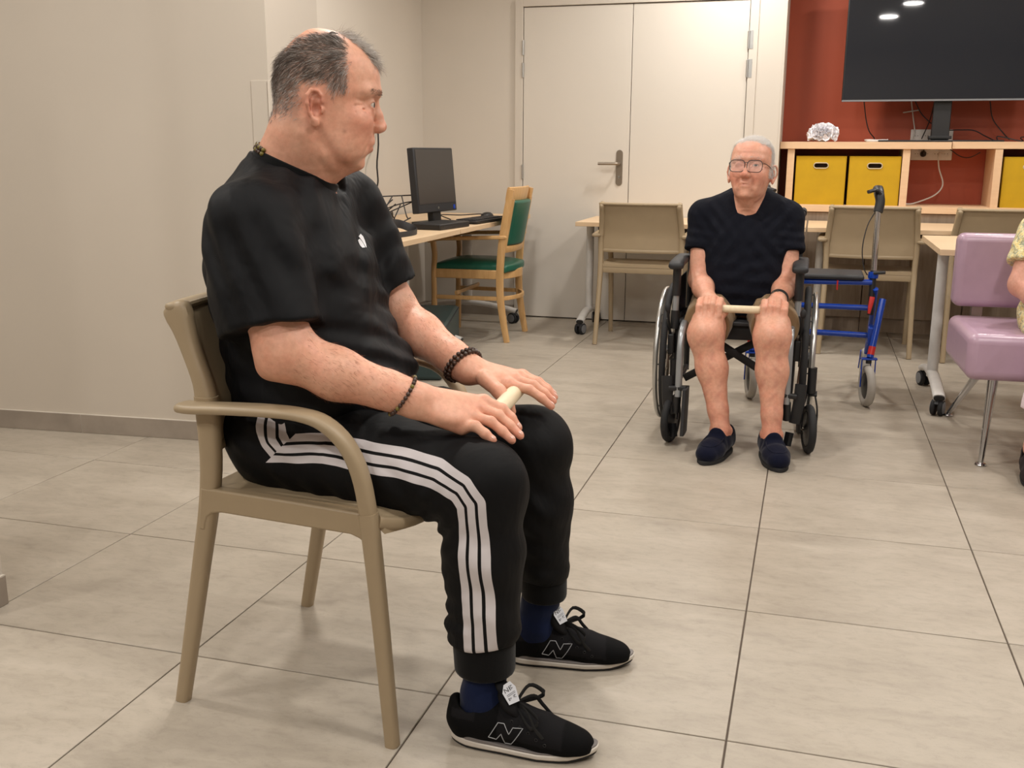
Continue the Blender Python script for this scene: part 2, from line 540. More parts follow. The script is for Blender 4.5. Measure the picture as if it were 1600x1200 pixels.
# ================================================================== FURNITURE
def patch(f, nu, nv, thick):
    """solid shell over the surface f(u, v) -> (point, normal)"""
    mb = MB(); top = []; bot = []
    for i in range(nu + 1):
        for j in range(nv + 1):
            p, n = f(i / nu, j / nv)
            p = Vector(p); n = Vector(n).normalized()
            top.append(p + n * thick / 2); bot.append(p - n * thick / 2)
    N = len(top); q = lambda i, j: i * (nv + 1) + j
    fs = []
    for i in range(nu):
        for j in range(nv):
            fs.append((q(i, j), q(i + 1, j), q(i + 1, j + 1), q(i, j + 1)))
            fs.append((N + q(i, j), N + q(i, j + 1), N + q(i + 1, j + 1), N + q(i + 1, j)))
    for i in range(nu):
        fs.append((q(i, 0), N + q(i, 0), N + q(i + 1, 0), q(i + 1, 0)))
        fs.append((q(i, nv), q(i + 1, nv), N + q(i + 1, nv), N + q(i, nv)))
    for j in range(nv):
        fs.append((q(0, j), q(0, j + 1), N + q(0, j + 1), N + q(0, j)))
        fs.append((q(nu, j), N + q(nu, j), N + q(nu, j + 1), q(nu, j + 1)))
    return mb.add(top + bot, fs)


def make_armchair(label, loc, rz, group='beige plastic armchairs'):
    """one-piece beige plastic armchair; x forward, origin between the rear feet"""
    t = thing('armchair', label, 'chair', loc, rz, group)
    m = 'beige_plastic'
    for s in (-1, 1):
        # rear leg, one sweep from floor to the armrest joint
        pts = catmull([(0.0, s * .243, 0), (.034, s * .240, .16), (.067, s * .237, .32), (.092, s * .236, .44), (.105, s * .238, .54), (.104, s * .240, .66)], 4)
        n = len(pts)
        MB().sweep(pts, [.0145 + .009 * (i / n) for i in range(n)], [.0135 + .003 * (i / n) for i in range(n)], (1, 0, 0), 14, 3.2).build('leg', m, t)
        # back post leaning back above the armrest
        pts = catmull([(.104, s * .238, .64), (.094, s * .234, .685), (.069, s * .229, .745), (.052, s * .226, .79), (.038, s * .224, .822)], 4)
        n = len(pts)
        MB().sweep(pts, [.024 - .008 * math.sin(PI * min(1, i / n * 1.2)) + .006 * (i / n) for i in range(n)], [.016] * n, (1, 0, .45), 14, 3.0, round_ends=True).build('back_post', m, t)
        # front leg + armrest are one bent bar
        pts = catmull([(.485, s * .240, 0), (.472, s * .240, .18), (.458, s * .241, .36), (.448, s * .243, .47), (.436, s * .247, .545), (.412, s * .252, .60),
                       (.372, s * .258, .637), (.325, s * .262, .650), (.26, s * .265, .652), (.17, s * .266, .648), (.10, s * .266, .643), (.070, s * .262, .642)], 4)
        n = len(pts); k = 12
        MB().sweep(pts[:k + 1], [.0135 + .0035 * (i / k) for i in range(k + 1)], [.0135 + .004 * (i / k) for i in range(k + 1)], (0, 1, 0), 14, 3.0).build('leg', m, t)
        q = pts[k:]; n = len(q)
        MB().sweep(q, [.016 + .010 * min(1, i / n * 1.6) for i in range(n)], [.0165 - .006 * min(1, i / n * 2.0) for i in range(n)], (0, 1, 0), 16, 2.6, round_ends=True).build('armrest', m, t)
        # side rail with soft corners under the seat
        o = [(.085, .476), (.455, .476)]
        o += [(.452, .425)] + [(.447 - .028 * math.sin(a), .418 + .0 + .018 * (1 - math.cos(a)) * 1.0 - .018 + .018) for a in ()]
        fil = [(.452, .400), (.444, .412), (.432, .421), (.415, .4265), (.13, .4315), (.108, .4275), (.097, .418), (.092, .404), (.090, .390)]
        o = [(.085, .478), (.30, .4745), (.456, .470)] + fil + [(.075, .390)]
        MB().prism(o, (0, s * .240 + .0125, 0), (1, 0, 0), (0, 0, 1), .025).build('seat_rail', m, t, 0.004)
    # seat pan, dished, with a rounded front lip running past the front legs
    def seat(u, v):
        x = .085 + .435 * u; y = -.232 + .464 * v
        w = (1 - (2 * v - 1) ** 4)
        z = .466 - .012 * w * math.sin(PI * min(1, u * 1.05)) - .028 * max(0, (u - .82) / .18) ** 2
        x -= .045 * max(0, (u - .6) / .4) * (abs(2 * v - 1) ** 4)
        return (x, y, z), (-.0, 0, 1)
    patch(seat, 16, 12, .018).build('seat', m, t, smooth=60)
    MB().sweep(catmull([(.462, -.232, .452), (.494, -.19, .441), (.510, -.10, .436), (.514, 0, .435), (.510, .10, .436), (.494, .19, .441), (.462, .232, .452)], 4), .012, .012, (0, 0, 1), 10, 3).build('front_rail', m, t)
    MB().sweep([(.098, -.238, .445), (.098, .238, .445)], .025, .011, (0, 0, 1), 12, 4).build('rear_rail', m, t)
    def back(u, v):
        z = .552 + .272 * u; y = -.226 + .452 * v
        xb = .104 if z < .64 else .104 - .062 * ((z - .64) / .18) ** 1.25
        bow = .032 * (1 - (2 * v - 1) ** 2)
        return (xb - bow, y, z), (1, 0, .15 + .5 * u)
    patch(back, 12, 14, .012).build('backrest', m, t, smooth=60)
    top = []
    for i in range(17):
        v = i / 16; y = -.232 + .464 * v
        top.append((.038 - .032 * (1 - (2 * v - 1) ** 2), y, .828))
    MB().sweep(top, .0085, .019, (0, 0, 1), 12, 2.6, round_ends=True).build('top_rail', m, t)
    bl_ = []
    for i in range(13):
        v = i / 12; y = -.226 + .452 * v
        bl_.append((.104 - .032 * (1 - (2 * v - 1) ** 2), y, .553))
    MB().sweep(bl_, .011, .010, (0, 0, 1), 10, 2.6).build('lower_back_rail', m, t)
    return t


def caster(parent, x, y, name='caster', r=.036, ang=0.0):
    c, s = math.cos(ang), math.sin(ang)
    ax = (c, s, 0)
    o = bpy.data.objects.new(name, None); COL.objects.link(o); o.parent = parent
    for q in (-1, 1):
        MB().lathe([(r * .3, -.009), (r * .92, -.009), (r, -.005), (r, .005), (r * .92, .009), (r * .3, .009)], (x + c * .0155 * q, y + s * .0155 * q, r), ax, 24).build('wheel', 'rubber', o)
        MB().lathe([(r * .72, 0), (r * .74, .004 * q), (r * .2, .0065 * q)], (x + c * (.0155 * q + .008 * q), y + s * (.0155 * q + .008 * q), r), ax, 20).build('wheel_disc', 'grey_plastic', o)
    k = MB()
    k.sweep([(x - s * .030, y + c * .030, r * 1.2), (x - s * .02, y + c * .02, r * 1.75), (x + s * .012, y - c * .012, r * 2.05), (x + s * .032, y - c * .032, r * 1.5)], .010, .004, ax, 8, 3)
    k.lathe([(.008, 0), (.008, .03)], (x, y, r * 1.7), (0, 0, 1), 12)
    k.build('fork_hood', 'black_plastic', o)
    return o


def make_table(label, cx, cy, rz, lx, ly, legs, group=None, th=.026, H=.715):
    """flip-top table: lx along local x, ly along local y (foot direction)"""
    t = thing('table', label, 'table', (cx, cy, 0), rz, group)
    MB().box(-lx / 2, lx / 2, -ly / 2, ly / 2, H - th, H).build('tabletop', 'lightwood', t, 0.0015)
    MB().box(-lx / 2 + .14, lx / 2 - .14, -.03, .03, H - th - .05, H - th).box(-lx / 2 + .1, -lx / 2 + .3, -.11, .11, H - th - .035, H - th)\
        .box(lx / 2 - .3, lx / 2 - .1, -.11, .11, H - th - .035, H - th).build('under_frame', 'black_plastic', t, 0.002)
    for x in legs:
        c = MB().sweep([(x, 0, .11), (x, 0, H - th - .01)], .024, .034, (1, 0, 0), 20, 2.2).build('leg', 'white_metal', t)
        hw = ly / 2 - .055
        pts = catmull([(x, -hw, .082), (x, -hw * .72, .104), (x, -hw * .35, .122), (x, 0, .128), (x, hw * .35, .122), (x, hw * .72, .104), (x, hw, .082)], 4)
        n = len(pts)
        f = MB().sweep(pts, [.026] * n, [.017] * n, (1, 0, 0), 14, 2.6).build('foot', 'white_metal', t)
        for sg in (-1, 1):
            MB().sweep([(x, sg * (hw + .0005), .0815), (x, sg * (hw + .003), .0805)], .023, .014, (1, 0, 0), 14, 2.6).build('foot_cap', 'black_plastic', f)
        for sg in (-1, 1):
            caster(t, x, sg * (hw - .022), ang=0.35 * sg)
    return t


# --- the four beige chairs
make_armchair('beige plastic armchair that the man in black sits on', (-1.177, 1.893, 0), R(-4))
make_armchair('beige plastic armchair seen from behind at the table before the double door', (-0.955, 5.86, 0), R(90))
make_armchair('beige plastic armchair seen from behind with the walking frame in front of it', (0.325, 5.955, 0), R(88))
make_armchair('beige plastic armchair at the table behind the mauve chair', (0.98, 5.90, 0), R(91))

# --- tables on casters
make_table('light wood table on white casters before the double door', -0.708, 6.42, 0, 1.352, .64, (-.648, .60), H=.705)
make_table('light wood table behind the walking frame', 0.678, 6.42, 0, 1.40, .64, (-.62, .62), H=.705)
make_table('light wood table on casters beside the mauve chair', 1.222, 4.975, 0, 1.40, .78, (-.64,), H=.73)
make_table('light wood desk under the strap and cables, nearer of two', -2.20, 4.515, R(90), 1.305, .80, (-.56, .53))
make_table('light wood desk that carries the computer screen', -2.20, 5.88, R(90), 1.405, .80, (-.55, .57))

# --- wooden armchair with green cushions (faces the desk)
t = thing('wooden_armchair', 'beech armchair with green seat and backrest at the computer desk', 'chair', (-1.733, 5.965, 0), R(180))
for s in (-1, 1):
    pts = catmull([(-.018, s * .205, 0), (.004, s * .205, .12), (.024, s * .205, .27), (.026, s * .205, .42), (.012, s * .207, .60), (-.018, s * .21, .78), (-.045, s * .21, .905)], 4)
    n = len(pts)
    MB().sweep(pts, [.017 + .006 * math.sin(PI * i / n) for i in range(n)], [.0155] * n, (1, 0, 0), 10, 4).build('leg', 'beech', t)
    pts = catmull([(.442, s * .222, 0), (.437, s * .222, .25), (.438, s * .222, .42), (.430, s * .225, .52), (.440, s * .228, .605)], 4)
    n = len(pts)
    MB().sweep(pts, [.018 - .004 * math.sin(PI * i / n) for i in range(n)], [.0165] * n, (1, 0, 0), 10, 4).build('leg', 'beech', t)
    pts = catmull([(-.005, s * .208, .628), (.12, s * .222, .624), (.28, s * .236, .618), (.40, s * .236, .612), (.462, s * .225, .598)], 4)
    MB().sweep(pts, .022, .012, (0, 1, 0), 12, 3, round_ends=True).build('armrest', 'beech', t)
    MB().sweep([(.012, s * .205, .262), (.437, s * .222, .262)], .013, .009, (0, 0, 1), 8, 4).build('stretcher', 'beech', t)
    MB().sweep([(.026, s * .205, .405), (.44, s * .222, .405)], .028, .010, (0, 0, 1), 8, 5).build('seat_rail', 'beech', t, 0.002)
MB().sweep([(.44, -.22, .405), (.44, .22, .405)], .028, .010, (0, 0, 1), 8, 5).build('seat_rail', 'beech', t)
arc = [(.035 - .075 * (1 - ((i - 6) / 6) ** 2) + .005, -.205 + .41 * i / 12, .405) for i in range(13)]
MB().sweep(arc, .028, .010, (0, 0, 1), 8, 5).build('seat_rail', 'beech', t)
arc = [(x - .012, y, .262) for x, y, z in arc]
MB().sweep(arc, .013, .009, (0, 0, 1), 8, 4).build('stretcher', 'beech', t)
MB().sweep([(.30, -.215, .29), (.30, .215, .29)], .013, .009, (0, 0, 1), 8, 4).build('stretcher', 'beech', t)
arc = [(-.020 - .030 * (1 - ((i - 6) / 6) ** 2), -.205 + .41 * i / 12, .875) for i in range(13)]
MB().sweep(arc, .045, .011, (-.2, 0, 1), 10, 4).build('top_rail', 'beech', t)
arc = [(.012 - .030 * (1 - ((i - 6) / 6) ** 2), -.205 + .41 * i / 12, .555) for i in range(13)]
MB().sweep(arc, .022, .011, (-.2, 0, 1), 10, 4).build('lower_back_rail', 'beech', t)
def gb(u, v):
    z = .578 + .262 * u; y = -.172 + .344 * v
    e = (1 - (2 * u - 1) ** 8) * (1 - (2 * v - 1) ** 8)
    x = .012 - .055 * ((z - .56) / .3) - .028 * (1 - (2 * v - 1) ** 2)
    return (x, y, z), (1, 0, .2)
g = patch(gb, 10, 10, .04).build('back_cushion', 'green', t, smooth=80, bevel=0.012)
MB().sweep([(.0, -.19, .57), (-.05, -.19, .85)], .018, .008, (0, 1, 0), 6, 4).sweep([(.0, .19, .57), (-.05, .19, .85)], .018, .008, (0, 1, 0), 6, 4).build('back_stile', 'beech', t)
def gs(u, v):
    x = -.01 + .455 * u; y = (-.2 + .40 * v) * (1 + .07 * u)
    w = max(0, 1 - (2 * v - 1) ** 4) * max(0, 1 - (2 * u - 1) ** 4)
    if u < .2: x -= .03 * (1 - (2 * v - 1) ** 2) * (1 - u / .2)
    return (x, y, .438 + .028 * w), (0, 0, 1)
patch(gs, 14, 14, .045).build('seat_cushion', 'green', t, smooth=80, bevel=0.012)

# --- dark teal soft block on the floor under the desk
t = thing('floor_cushion', 'dark teal leatherette foam block under the desk', 'cushion', (-2.03, 5.06, 0), R(14))
MB().box(-.22, .20, -.47, .47, 0, .245).build('cover', 'darkteal', t, 0.02, seg=3)
MB().sweep([(.201, -.45, .235), (.201, .45, .235)], .003, .003, None, 6).build('seam_piping', 'soft_black', t)

# --- mauve chair at the right
t = thing('mauve_seat', 'mauve leatherette block chair on steel legs at the right edge', 'chair', (.57, 3.9, 0), R(2))
MB().box(0, .62, .0, .50, .318, .488).build('seat', 'pink', t, 0.035, seg=5)
MB().box(.002, .62, .42, .52, .528, .815).build('backrest', 'pink', t, 0.03, seg=5)
MB().box(.08, .12, .46, .49, .46, .56).box(.5, .54, .46, .49, .46, .56).build('back_bracket', 'steel', t)
for (x, y, fx, fy) in ((.105, .06, .085, .015), (.15, .40, .085, .765), (.52, .06, .54, .015), (.47, .40, .535, .765)):
    o = MB().sweep([(x, y, .325), ((x * .5 + fx * .5), y * .5 + fy * .5, .165), (fx, fy, .01)], [.019, .014, .010], None, None, 16).build('leg', 'chrome', t)
    MB().lathe([(.019, 0), (.021, .004), (.019, .009), (.012, .012)], (fx, fy, 0), n=20).build('glide', 'chrome', o)

# --- alcove: low cabinets, worktop with open shelf, boxes
FX = -0.228
for i, (x0, x1) in enumerate(((FX, .332), (.336, .93), (.934, 1.53), (1.534, 2.13), (2.134, 2.73), (2.734, 3.33))):
    t = thing('base_cabinet', ['low grey oak cabinet nearest the double door', 'low grey oak cabinet behind the walking frame', 'low grey oak cabinet behind the mauve chair',
                               'low grey oak cabinet right of the mauve chair', 'low grey oak cabinet beyond the right edge', 'low grey oak cabinet at the right end'][i],
              'cabinet', (x0, 6.80, 0), group='low cabinets under the worktop')
    w = x1 - x0
    MB().box(0, w, .02, .40, .09, .757).build('body', 'greywood', t)
    MB().box(0.001, w - .001, 0, .018, .095, .755).build('door', 'greywood', t, 0.0015)
    MB().box(0, w, .035, .05, 0, .09).build('plinth', 'greywood', t)
MB().box(FX, 3.33, 6.772, ALY, .759, .80).build('worktop', 'lightwood_x', None, 0.0015)
tag(bpy.data.objects['worktop'], 'long light wood worktop over the low cabinets', 'worktop')
SF = 6.845
t = thing('open_shelf', 'light wood open shelf standing on the worktop', 'shelf', (0, SF, .80))
MB().box(-.226, .785, -.012, .36, .346, .389).build('top_board', 'lightwood_x', t, 0.0015)
MB().box(.79, 2.2, 0, .36, .349, .391).build('top_board', 'lightwood_x', t, 0.0015)
for (a, b) in ((-.178, -.135), (.512, .555), (1.035, 1.078), (1.72, 1.763)):
    MB().box(a, b, 0.004, .36, 0, .347).build('upright', 'lightwood_x', t, 0.001)
for i, (x0, lab) in enumerate(((-.122, 'yellow fabric storage box at the left end of the shelf'), (.201, 'yellow fabric storage box left of the empty shelf bay'),
                               (1.092, 'yellow fabric storage box right of the empty shelf bay'), (1.41, 'yellow fabric storage box beyond the right edge'))):
    t = thing('storage_box', lab, 'box', (x0, SF + .02, .80), group='yellow storage boxes')
    w = .306
    hx, hz, hr = .153, .243, .040
    # front with a real grip hole
    front = MB()
    oc = rrect(0, w, 0, .302, .006, 2); ic = rrect(hx - hr, hx + hr, hz - .0125, hz + .0125, .0124, 5)
    bm = bmesh.new()
    def ring(pts, y): return [bm.verts.new((p[0], y, p[1])) for p in pts]
    ra, rb_ = ring(oc, 0), ring(ic, 0)
    ea = [bm.edges.new((ra[k], ra[(k + 1) % len(ra)])) for k in range(len(ra))]
    eb = [bm.edges.new((rb_[k], rb_[(k + 1) % len(rb_)])) for k in range(len(rb_))]
    r_ = bmesh.ops.triangle_fill(bm, use_beauty=True, edges=ea + eb)
    fs_ = [f for f in bm.faces]
    ex = bmesh.ops.extrude_face_region(bm, geom=fs_)
    for v in [g_ for g_ in ex['geom'] if isinstance(g_, bmesh.types.BMVert)]: v.co.y += .004
    bmesh.ops.recalc_face_normals(bm, faces=bm.faces)
    me = bpy.data.meshes.new('front_panel'); bm.to_mesh(me); bm.free(); me.materials.append(MT['yellow'])
    o = bpy.data.objects.new('front_panel', me); COL.objects.link(o); o.parent = t
    MB().box(0, .004, .004, .30, 0, .302).box(w - .004, w, .004, .30, 0, .302).box(0, w, .296, .30, 0, .302).box(0, w, .004, .3, 0, .004).build('side_panels', 'yellow', t)
    MB().box(.006, w - .006, .02, .022, .19, .29).build('hole_shade_sheet', 'dark_hole', t)  # dark sheet behind the grip hole, stands in for the shade inside
    MB().sweep([(p[0], -.001, p[1]) for p in rrect(hx - hr - .004, hx + hr + .004, hz - .0165, hz + .0165, .0164, 6)], .006, .0025, (0, 1, 0), 8, closed=True).build('grip_ring', 'silver_ring', t)
    MB().sweep([(.003, -.0008, .0), (.003, -.0008, .30)], .0022, .0012, (1, 0, 0), 6).sweep([(w - .003, -.0008, 0), (w - .003, -.0008, .30)], .0022, .0012, (1, 0, 0), 6).sweep([(0, -.0008, .299), (w, -.0008, .299)], .0022, .0012, (0, 0, 1), 6).build('edge_binding', 'yellow', t)

# --- television on its column
t = thing('television', 'large black flat television on a single column', 'television', (.722, 6.93, 1.19))
TX0, TX1, TZ0, TZ1 = .126 - .722, 1.36 - .722, .243, .243 + .72
MB().box(TX0, TX1, -.052, -.012, TZ0, TZ1).build('casing', 'black_plastic', t, 0.004)
MB().box(TX0 + .008, TX1 - .008, -.0535, -.0525, TZ0 + .014, TZ1 - .008).build('screen', 'screen', t)
MB().box(TX0 + .002, TX1 - .002, -.0545, -.051, TZ0 + .0, TZ0 + .010).build('lower_bezel', 'grey_plastic', t)
MB().box(-.30, .34, -.012, .012, .42, .78).build('rear_housing', 'black_plastic', t, 0.01)
MB().box(-.052, .052, -.008, .030, .012, .6).build('column', 'black_plastic', t, 0.004)
MB().box(-.066, .066, -.02, .045, .018, .036).build('collar', 'black_plastic', t, 0.003)
MB().box(-.36, .36, -.06, .16, .0, .011).build('base_plate', 'black_plastic', t, 0.004)

# sockets on the red wall
for zc, x0, x1, lab in ((1.232, .575, .83, 'white socket strip on the red wall above the shelf'), (1.118, .585, .835, 'white socket strip on the red wall inside the empty bay')):
    t = thing('socket_strip', lab, 'socket', (0, ALY, zc))
    MB().box(x0, x1, -.012, 0, -.04, .04).build('cover_plate', 'white_plastic', t, 0.005)
    for k in range(4):
        x = x0 + .036 + k * (x1 - x0 - .072) / 3
        o = MB().lathe([(.021, 0), (.021, .002), (.018, .002), (.017, .0005)], (x, -.012, 0), (0, -1, 0), 20).build('outlet', 'white_plastic', t)
        MB().ball((x - .008, -.0135, 0), .0024, 8, 5).ball((x + .008, -.0135, 0), .0024, 8, 5).build('pin_hole', 'dark_hole', o)
t = thing('power_plug', 'black plug in the socket strip of the empty bay', 'plug', (.66, ALY - .012, 1.118))
MB().lathe([(.019, 0), (.02, .012), (.016, .03), (.006, .045)], (0, 0, 0), (0, -1, 0), 16).build('plug_body', 'black_plastic', t)
MB().tube(catmull([(0, -.04, 0), (-.004, -.06, .012), (.01, -.03, .06), (.03, -.01, .10)], 5), .003, 6).build('plug_lead', 'black_cable', t)


def cable(name, label, pts, r, mat, n=6, cat='cable', group=None):
    o = MB().tube(catmull(pts, 6), r, 8).build(name, mat)
    return tag(o, label, cat, group)


W = lambda x, y, Y=7.19: tuple(at(x, y, Y))
cable('cable', 'black cable hanging left under the television', [W(1350, 158, 7.1), W(1353, 185, 7.12), W(1358, 205, 7.1), W(1366, 216, 7.05), tuple(np.array([.33, 7.0, 1.196]))], .0035, 'black_cable')
cable('cable', 'beige cable running down to the upper socket strip', [W(1424, 158), W(1427, 185), W(1429, 205), W(1425, 218)], .004, 'white_cable')
tag(MB().sweep([W(1411, 176, 7.17), W(1436, 172, 7.17)], .009, .004, (0, 1, 0), 8, 3).build('cable_tie', 'white_cable'), 'beige strip holding the beige cable under the television', 'clip')
cable('cable', 'black cable crossing behind the television column', [W(1430, 158, 7.15), W(1440, 178, 7.15), W(1458, 195, 7.12), W(1475, 203, 7.1), W(1500, 203, 7.1), W(1522, 204, 7.1), W(1540, 213, 7.08), (1.06, 7.0, 1.196), W(1560, 213, 7.05), (1.2, 7.0, 1.196), W(1600, 214, 7.05), (1.5, 7.0, 1.196)], .0035, 'black_cable')
cable('cable', 'black cable from the television down to the upper socket strip', [W(1459, 165, 7.05), W(1452, 190, 7.12), W(1440, 217, 7.18)], .0035, 'black_cable')
cable('cable', 'dark cable hanging right of the television column', [W(1547, 158, 7.12), W(1551, 185, 7.12), W(1565, 205, 7.1), W(1577, 218, 7.05)], .0035, 'black_cable')
cable('cable', 'pale cable hanging in the empty shelf bay', [(.785, 7.2, 1.118), W(1467, 240, 7.12), W(1467, 262, 7.12), W(1473, 288, 7.1), W(1460, 305, 7.05), (.62, 7.05, .81), (.56, 7.0, .806)], .0045, 'white_cable')
cable('cable', 'thin black cable looping under the shelf board', [W(1484, 233, 7.16), W(1500, 244, 7.15), W(1515, 246, 7.13), W(1532, 238, 7.1)], .003, 'black_cable')
# coil of white cable on the shelf
pts = []
for i in range(46):
    a = i * .42; pts.append((.352 + .07 * math.cos(a) * (1 - .2 * (i % 9) / 9) , 6.93 + .028 * math.sin(a), 1.194 + .0035 * (i // 15) + .002 * math.sin(a * 2)))
tag(MB().tube(catmull(pts, 2), .0035, 6).sweep([(.43, 6.9, 1.195), (.50, 6.9, 1.195)], .004, .004, None, 6).build('cable_coil', 'white_plastic'), 'small coil of white cable lying on the shelf', 'cable')
# crumpled white paper pompom
pm = MB(); rn = random.Random(5)
for k in range(60):
    th = rn.uniform(0, 2 * PI); ph = math.acos(rn.uniform(-.35, 1)); d0 = Vector((math.sin(ph) * math.cos(th), math.sin(ph) * math.sin(th), math.cos(ph)))
    u = d0.orthogonal().normalized(); w = d0.cross(u); rr = Vector((.098 * d0.x, .07 * d0.y, .068 * d0.z))
    ru, n_ = rn.uniform(.020, .032), 9
    base = [rr * .35 + u * (.006 * math.cos(a)) + w * (.006 * math.sin(a)) for a in [2 * PI * i / n_ for i in range(n_)]]
    tip = [rr * rn.uniform(.86, 1.05) + u * (ru * math.cos(a) * rn.uniform(.7, 1.2)) + w * (ru * math.sin(a) * rn.uniform(.7, 1.2)) for a in [2 * PI * i / n_ for i in range(n_)]]
    mid = [(base[i] * .4 + tip[i] * .6) * rn.uniform(.9, 1.06) for i in range(n_)]
    vs = base + mid + tip
    fs = [(j * n_ + i, j * n_ + (i + 1) % n_, (j + 1) * n_ + (i + 1) % n_, (j + 1) * n_ + i) for j in range(2) for i in range(n_)]
    pm.add([(p.x, p.y, p.z) for p in vs], fs)
pm.ball((0, 0, .0), (.07, .05, .045), 14, 10)
o = pm.build('paper_pompom', 'paper', smooth=70); o.location = (.03, 6.95, 1.235)
tag(o, 'crumpled white paper pompom on the shelf', 'pompom')

# --- computer on the desk
HD = .715
def frame_T(o, ang, tilt=0):
    return Matrix.Translation(Vector(o)) @ Matrix.Rotation(ang, 4, 'Z') @ Matrix.Rotation(tilt, 4, 'Y')
t = thing('computer_screen', 'black computer screen standing on the desk', 'monitor', (-2.075, 5.54, HD), R(-9))
# local x = facing direction
def mbx(x0, x1, y0, y1, z0, z1): return MB().box(x0, x1, y0, y1, z0, z1)
tilt = frame_T((0, 0, 0), 0, R(-5))
MB().box(-.022, .022, -.222, .222, .065, .425, tilt).build('casing', 'soft_black', t, 0.006)
MB().box(.0225, .0235, -.208, .208, .115, .415, tilt).build('screen', 'monitor', t)
MB().box(-.06, -.02, -.16, .16, .10, .36, tilt).build('rear_housing', 'black_plastic', t, 0.02)
MB().box(-.03, .012, -.045, .045, .0, .12, tilt).build('stand', 'black_plastic', t, 0.006)
MB().box(-.09, .10, -.13, .13, 0, .014).build('base', 'black_plastic', t, 0.005)
MB().lathe([(.008, 0), (.008, .001)], tuple(tilt @ Vector((.0232, 0, .089))), (1, 0, 0), 14).build('badge', 'alu', t)
MB().box(.0225, .0235, .178, .2, .075, .1, tilt).build('sticker', 'blue', t)
t = thing('keyboard', 'black computer keyboard between screen and mouse', 'keyboard', (-1.88, 5.76, HD), R(-6))
MB().box(-.075, .075, -.22, .22, .004, .02).build('body', 'black_plastic', t, 0.004)
k = MB()
for i in range(5):
    for j in range(15):
        k.box(-.062 + i * .025, -.062 + i * .025 + .02, -.205 + j * .0275, -.205 + j * .0275 + .022, .02, .026)
k.build('keys', 'soft_black', t, kind='stuff')
t = thing('mouse', 'black computer mouse at the far end of the desk', 'mouse', (-1.97, 6.17, HD), R(-20))
def ms(u, v):
    a = 2 * PI * v; r = math.sin(PI * .5 * min(1, u * 1.0)); return (.033 * r * math.cos(a), .055 * r * math.sin(a), .034 * math.cos(PI * .5 * u) ** .8), (0, 0, 1)
mb = MB(); vs = []; n_ = 16
for i in range(9):
    for j in range(n_):
        p, _ = ms(i / 8, j / n_); vs.append(p)
mb.add(vs, [(i * n_ + j, i * n_ + (j + 1) % n_, (i + 1) * n_ + (j + 1) % n_, (i + 1) * n_ + j) for i in range(8) for j in range(n_)] + [tuple(8 * n_ + j for j in range(n_))])
mb.build('shell', 'black_plastic', t)
MB().lathe([(.007, -.003), (.007, .003)], (0, .03, .026), (1, 0, 0), 12).build('scroll_wheel', 'grey_plastic', t)
t = thing('small_computer', 'flat black box lying before the screen', 'computer', (-1.93, 5.22, HD), R(-8))
MB().box(-.09, .09, -.17, .17, 0, .032).build('case', 'black_plastic', t, 0.006)
MB().box(.0905, .0915, -.14, .14, .012, .020).build('front_slot', 'soft_black', t)
t = thing('power_adapter', 'black power adapter behind the screen', 'adapter', (-2.34, 5.22, HD), R(20))
MB().box(-.05, .05, -.13, .13, 0, .03).build('case', 'black_plastic', t, 0.006)

zt = HD + .004
rr = random.Random(11)
loops = [([(-2.22, 5.3, zt), (-2.42, 5.2, zt + .06), (-2.46, 5.05, zt + .13), (-2.40, 4.95, zt + .10), (-2.36, 4.9, zt), (-2.3, 4.75, zt)], 'black cable looping up behind the screen'),
         ([(-2.16, 5.45, zt + .16), (-2.36, 5.25, zt + .15), (-2.43, 5.0, zt + .12), (-2.42, 4.85, zt + .05), (-2.38, 4.75, zt)], 'thin black cable arching from the back of the screen'),
         ([(-2.14, 5.46, zt + .14), (-2.34, 5.2, zt + .03), (-2.4, 5.1, zt + .02), (-2.22, 5.3, zt + .11), (-2.13, 5.44, zt + .13)], 'doubled grey cable hanging behind the screen'),
         ([(-2.2, 4.9, zt), (-2.32, 4.8, zt + .03), (-2.42, 4.9, zt + .01), (-2.36, 5.1, zt + .02), (-2.2, 5.05, zt), (-2.15, 4.9, zt), (-2.3, 4.72, zt + .01)], 'black cable curled on the desk'),
         ([(-2.1, 5.85, zt), (-2.2, 5.95, zt + .02), (-2.12, 6.1, zt + .012), (-2.0, 6.12, zt + .02), (-1.97, 6.13, zt + .01)], 'mouse cable curling on the desk'),
         ([(-2.33, 4.62, zt), (-2.22, 4.7, zt + .05), (-2.1, 4.78, zt + .02), (-2.12, 4.9, zt), (-2.25, 4.98, zt + .0)], 'thin cable arched over the adapters')]
rl = random.Random(21)
for n_, lab in enumerate(('thin grey cable sprawling behind the screen', 'black cable looping high between the adapters', 'black cable in a wide arc over the desk', 'thin cable lying in coils by the side wall', 'black cable drooping from the desk edge of the tangle')):
    x, y = -2.16 - rl.uniform(0, .1), 5.46 - rl.uniform(0, .3); pts = []
    for k in range(7):
        pts.append((x, y, zt + .002 + max(0, .17 - .02 * k - rl.uniform(0, .09)) * (1 if k % 2 == 0 else .35)))
        x += rl.uniform(-.11, .07); y -= rl.uniform(.03, .16); x = max(-2.55, min(-2.08, x))
    pts[-1] = (pts[-1][0], pts[-1][1], zt)
    loops.append((pts, lab))
for pts, lab in loops: cable('cable', lab, pts, .0035, 'black_cable', group='cables on the desk')
cable('cable', 'dark grey cable hanging down the wall onto the desk', [(-2.605, 5.02, 2.595), (-2.605, 5.01, 1.9), W(580, 170, 5.0), W(589, 262, 5.0), W(590, 288, 5.0), W(582, 305, 4.98), W(570, 320, 4.95), tuple(np.array([-2.5, 4.88, zt]))], .0045, 'black_cable', group='cables hanging on the side wall')
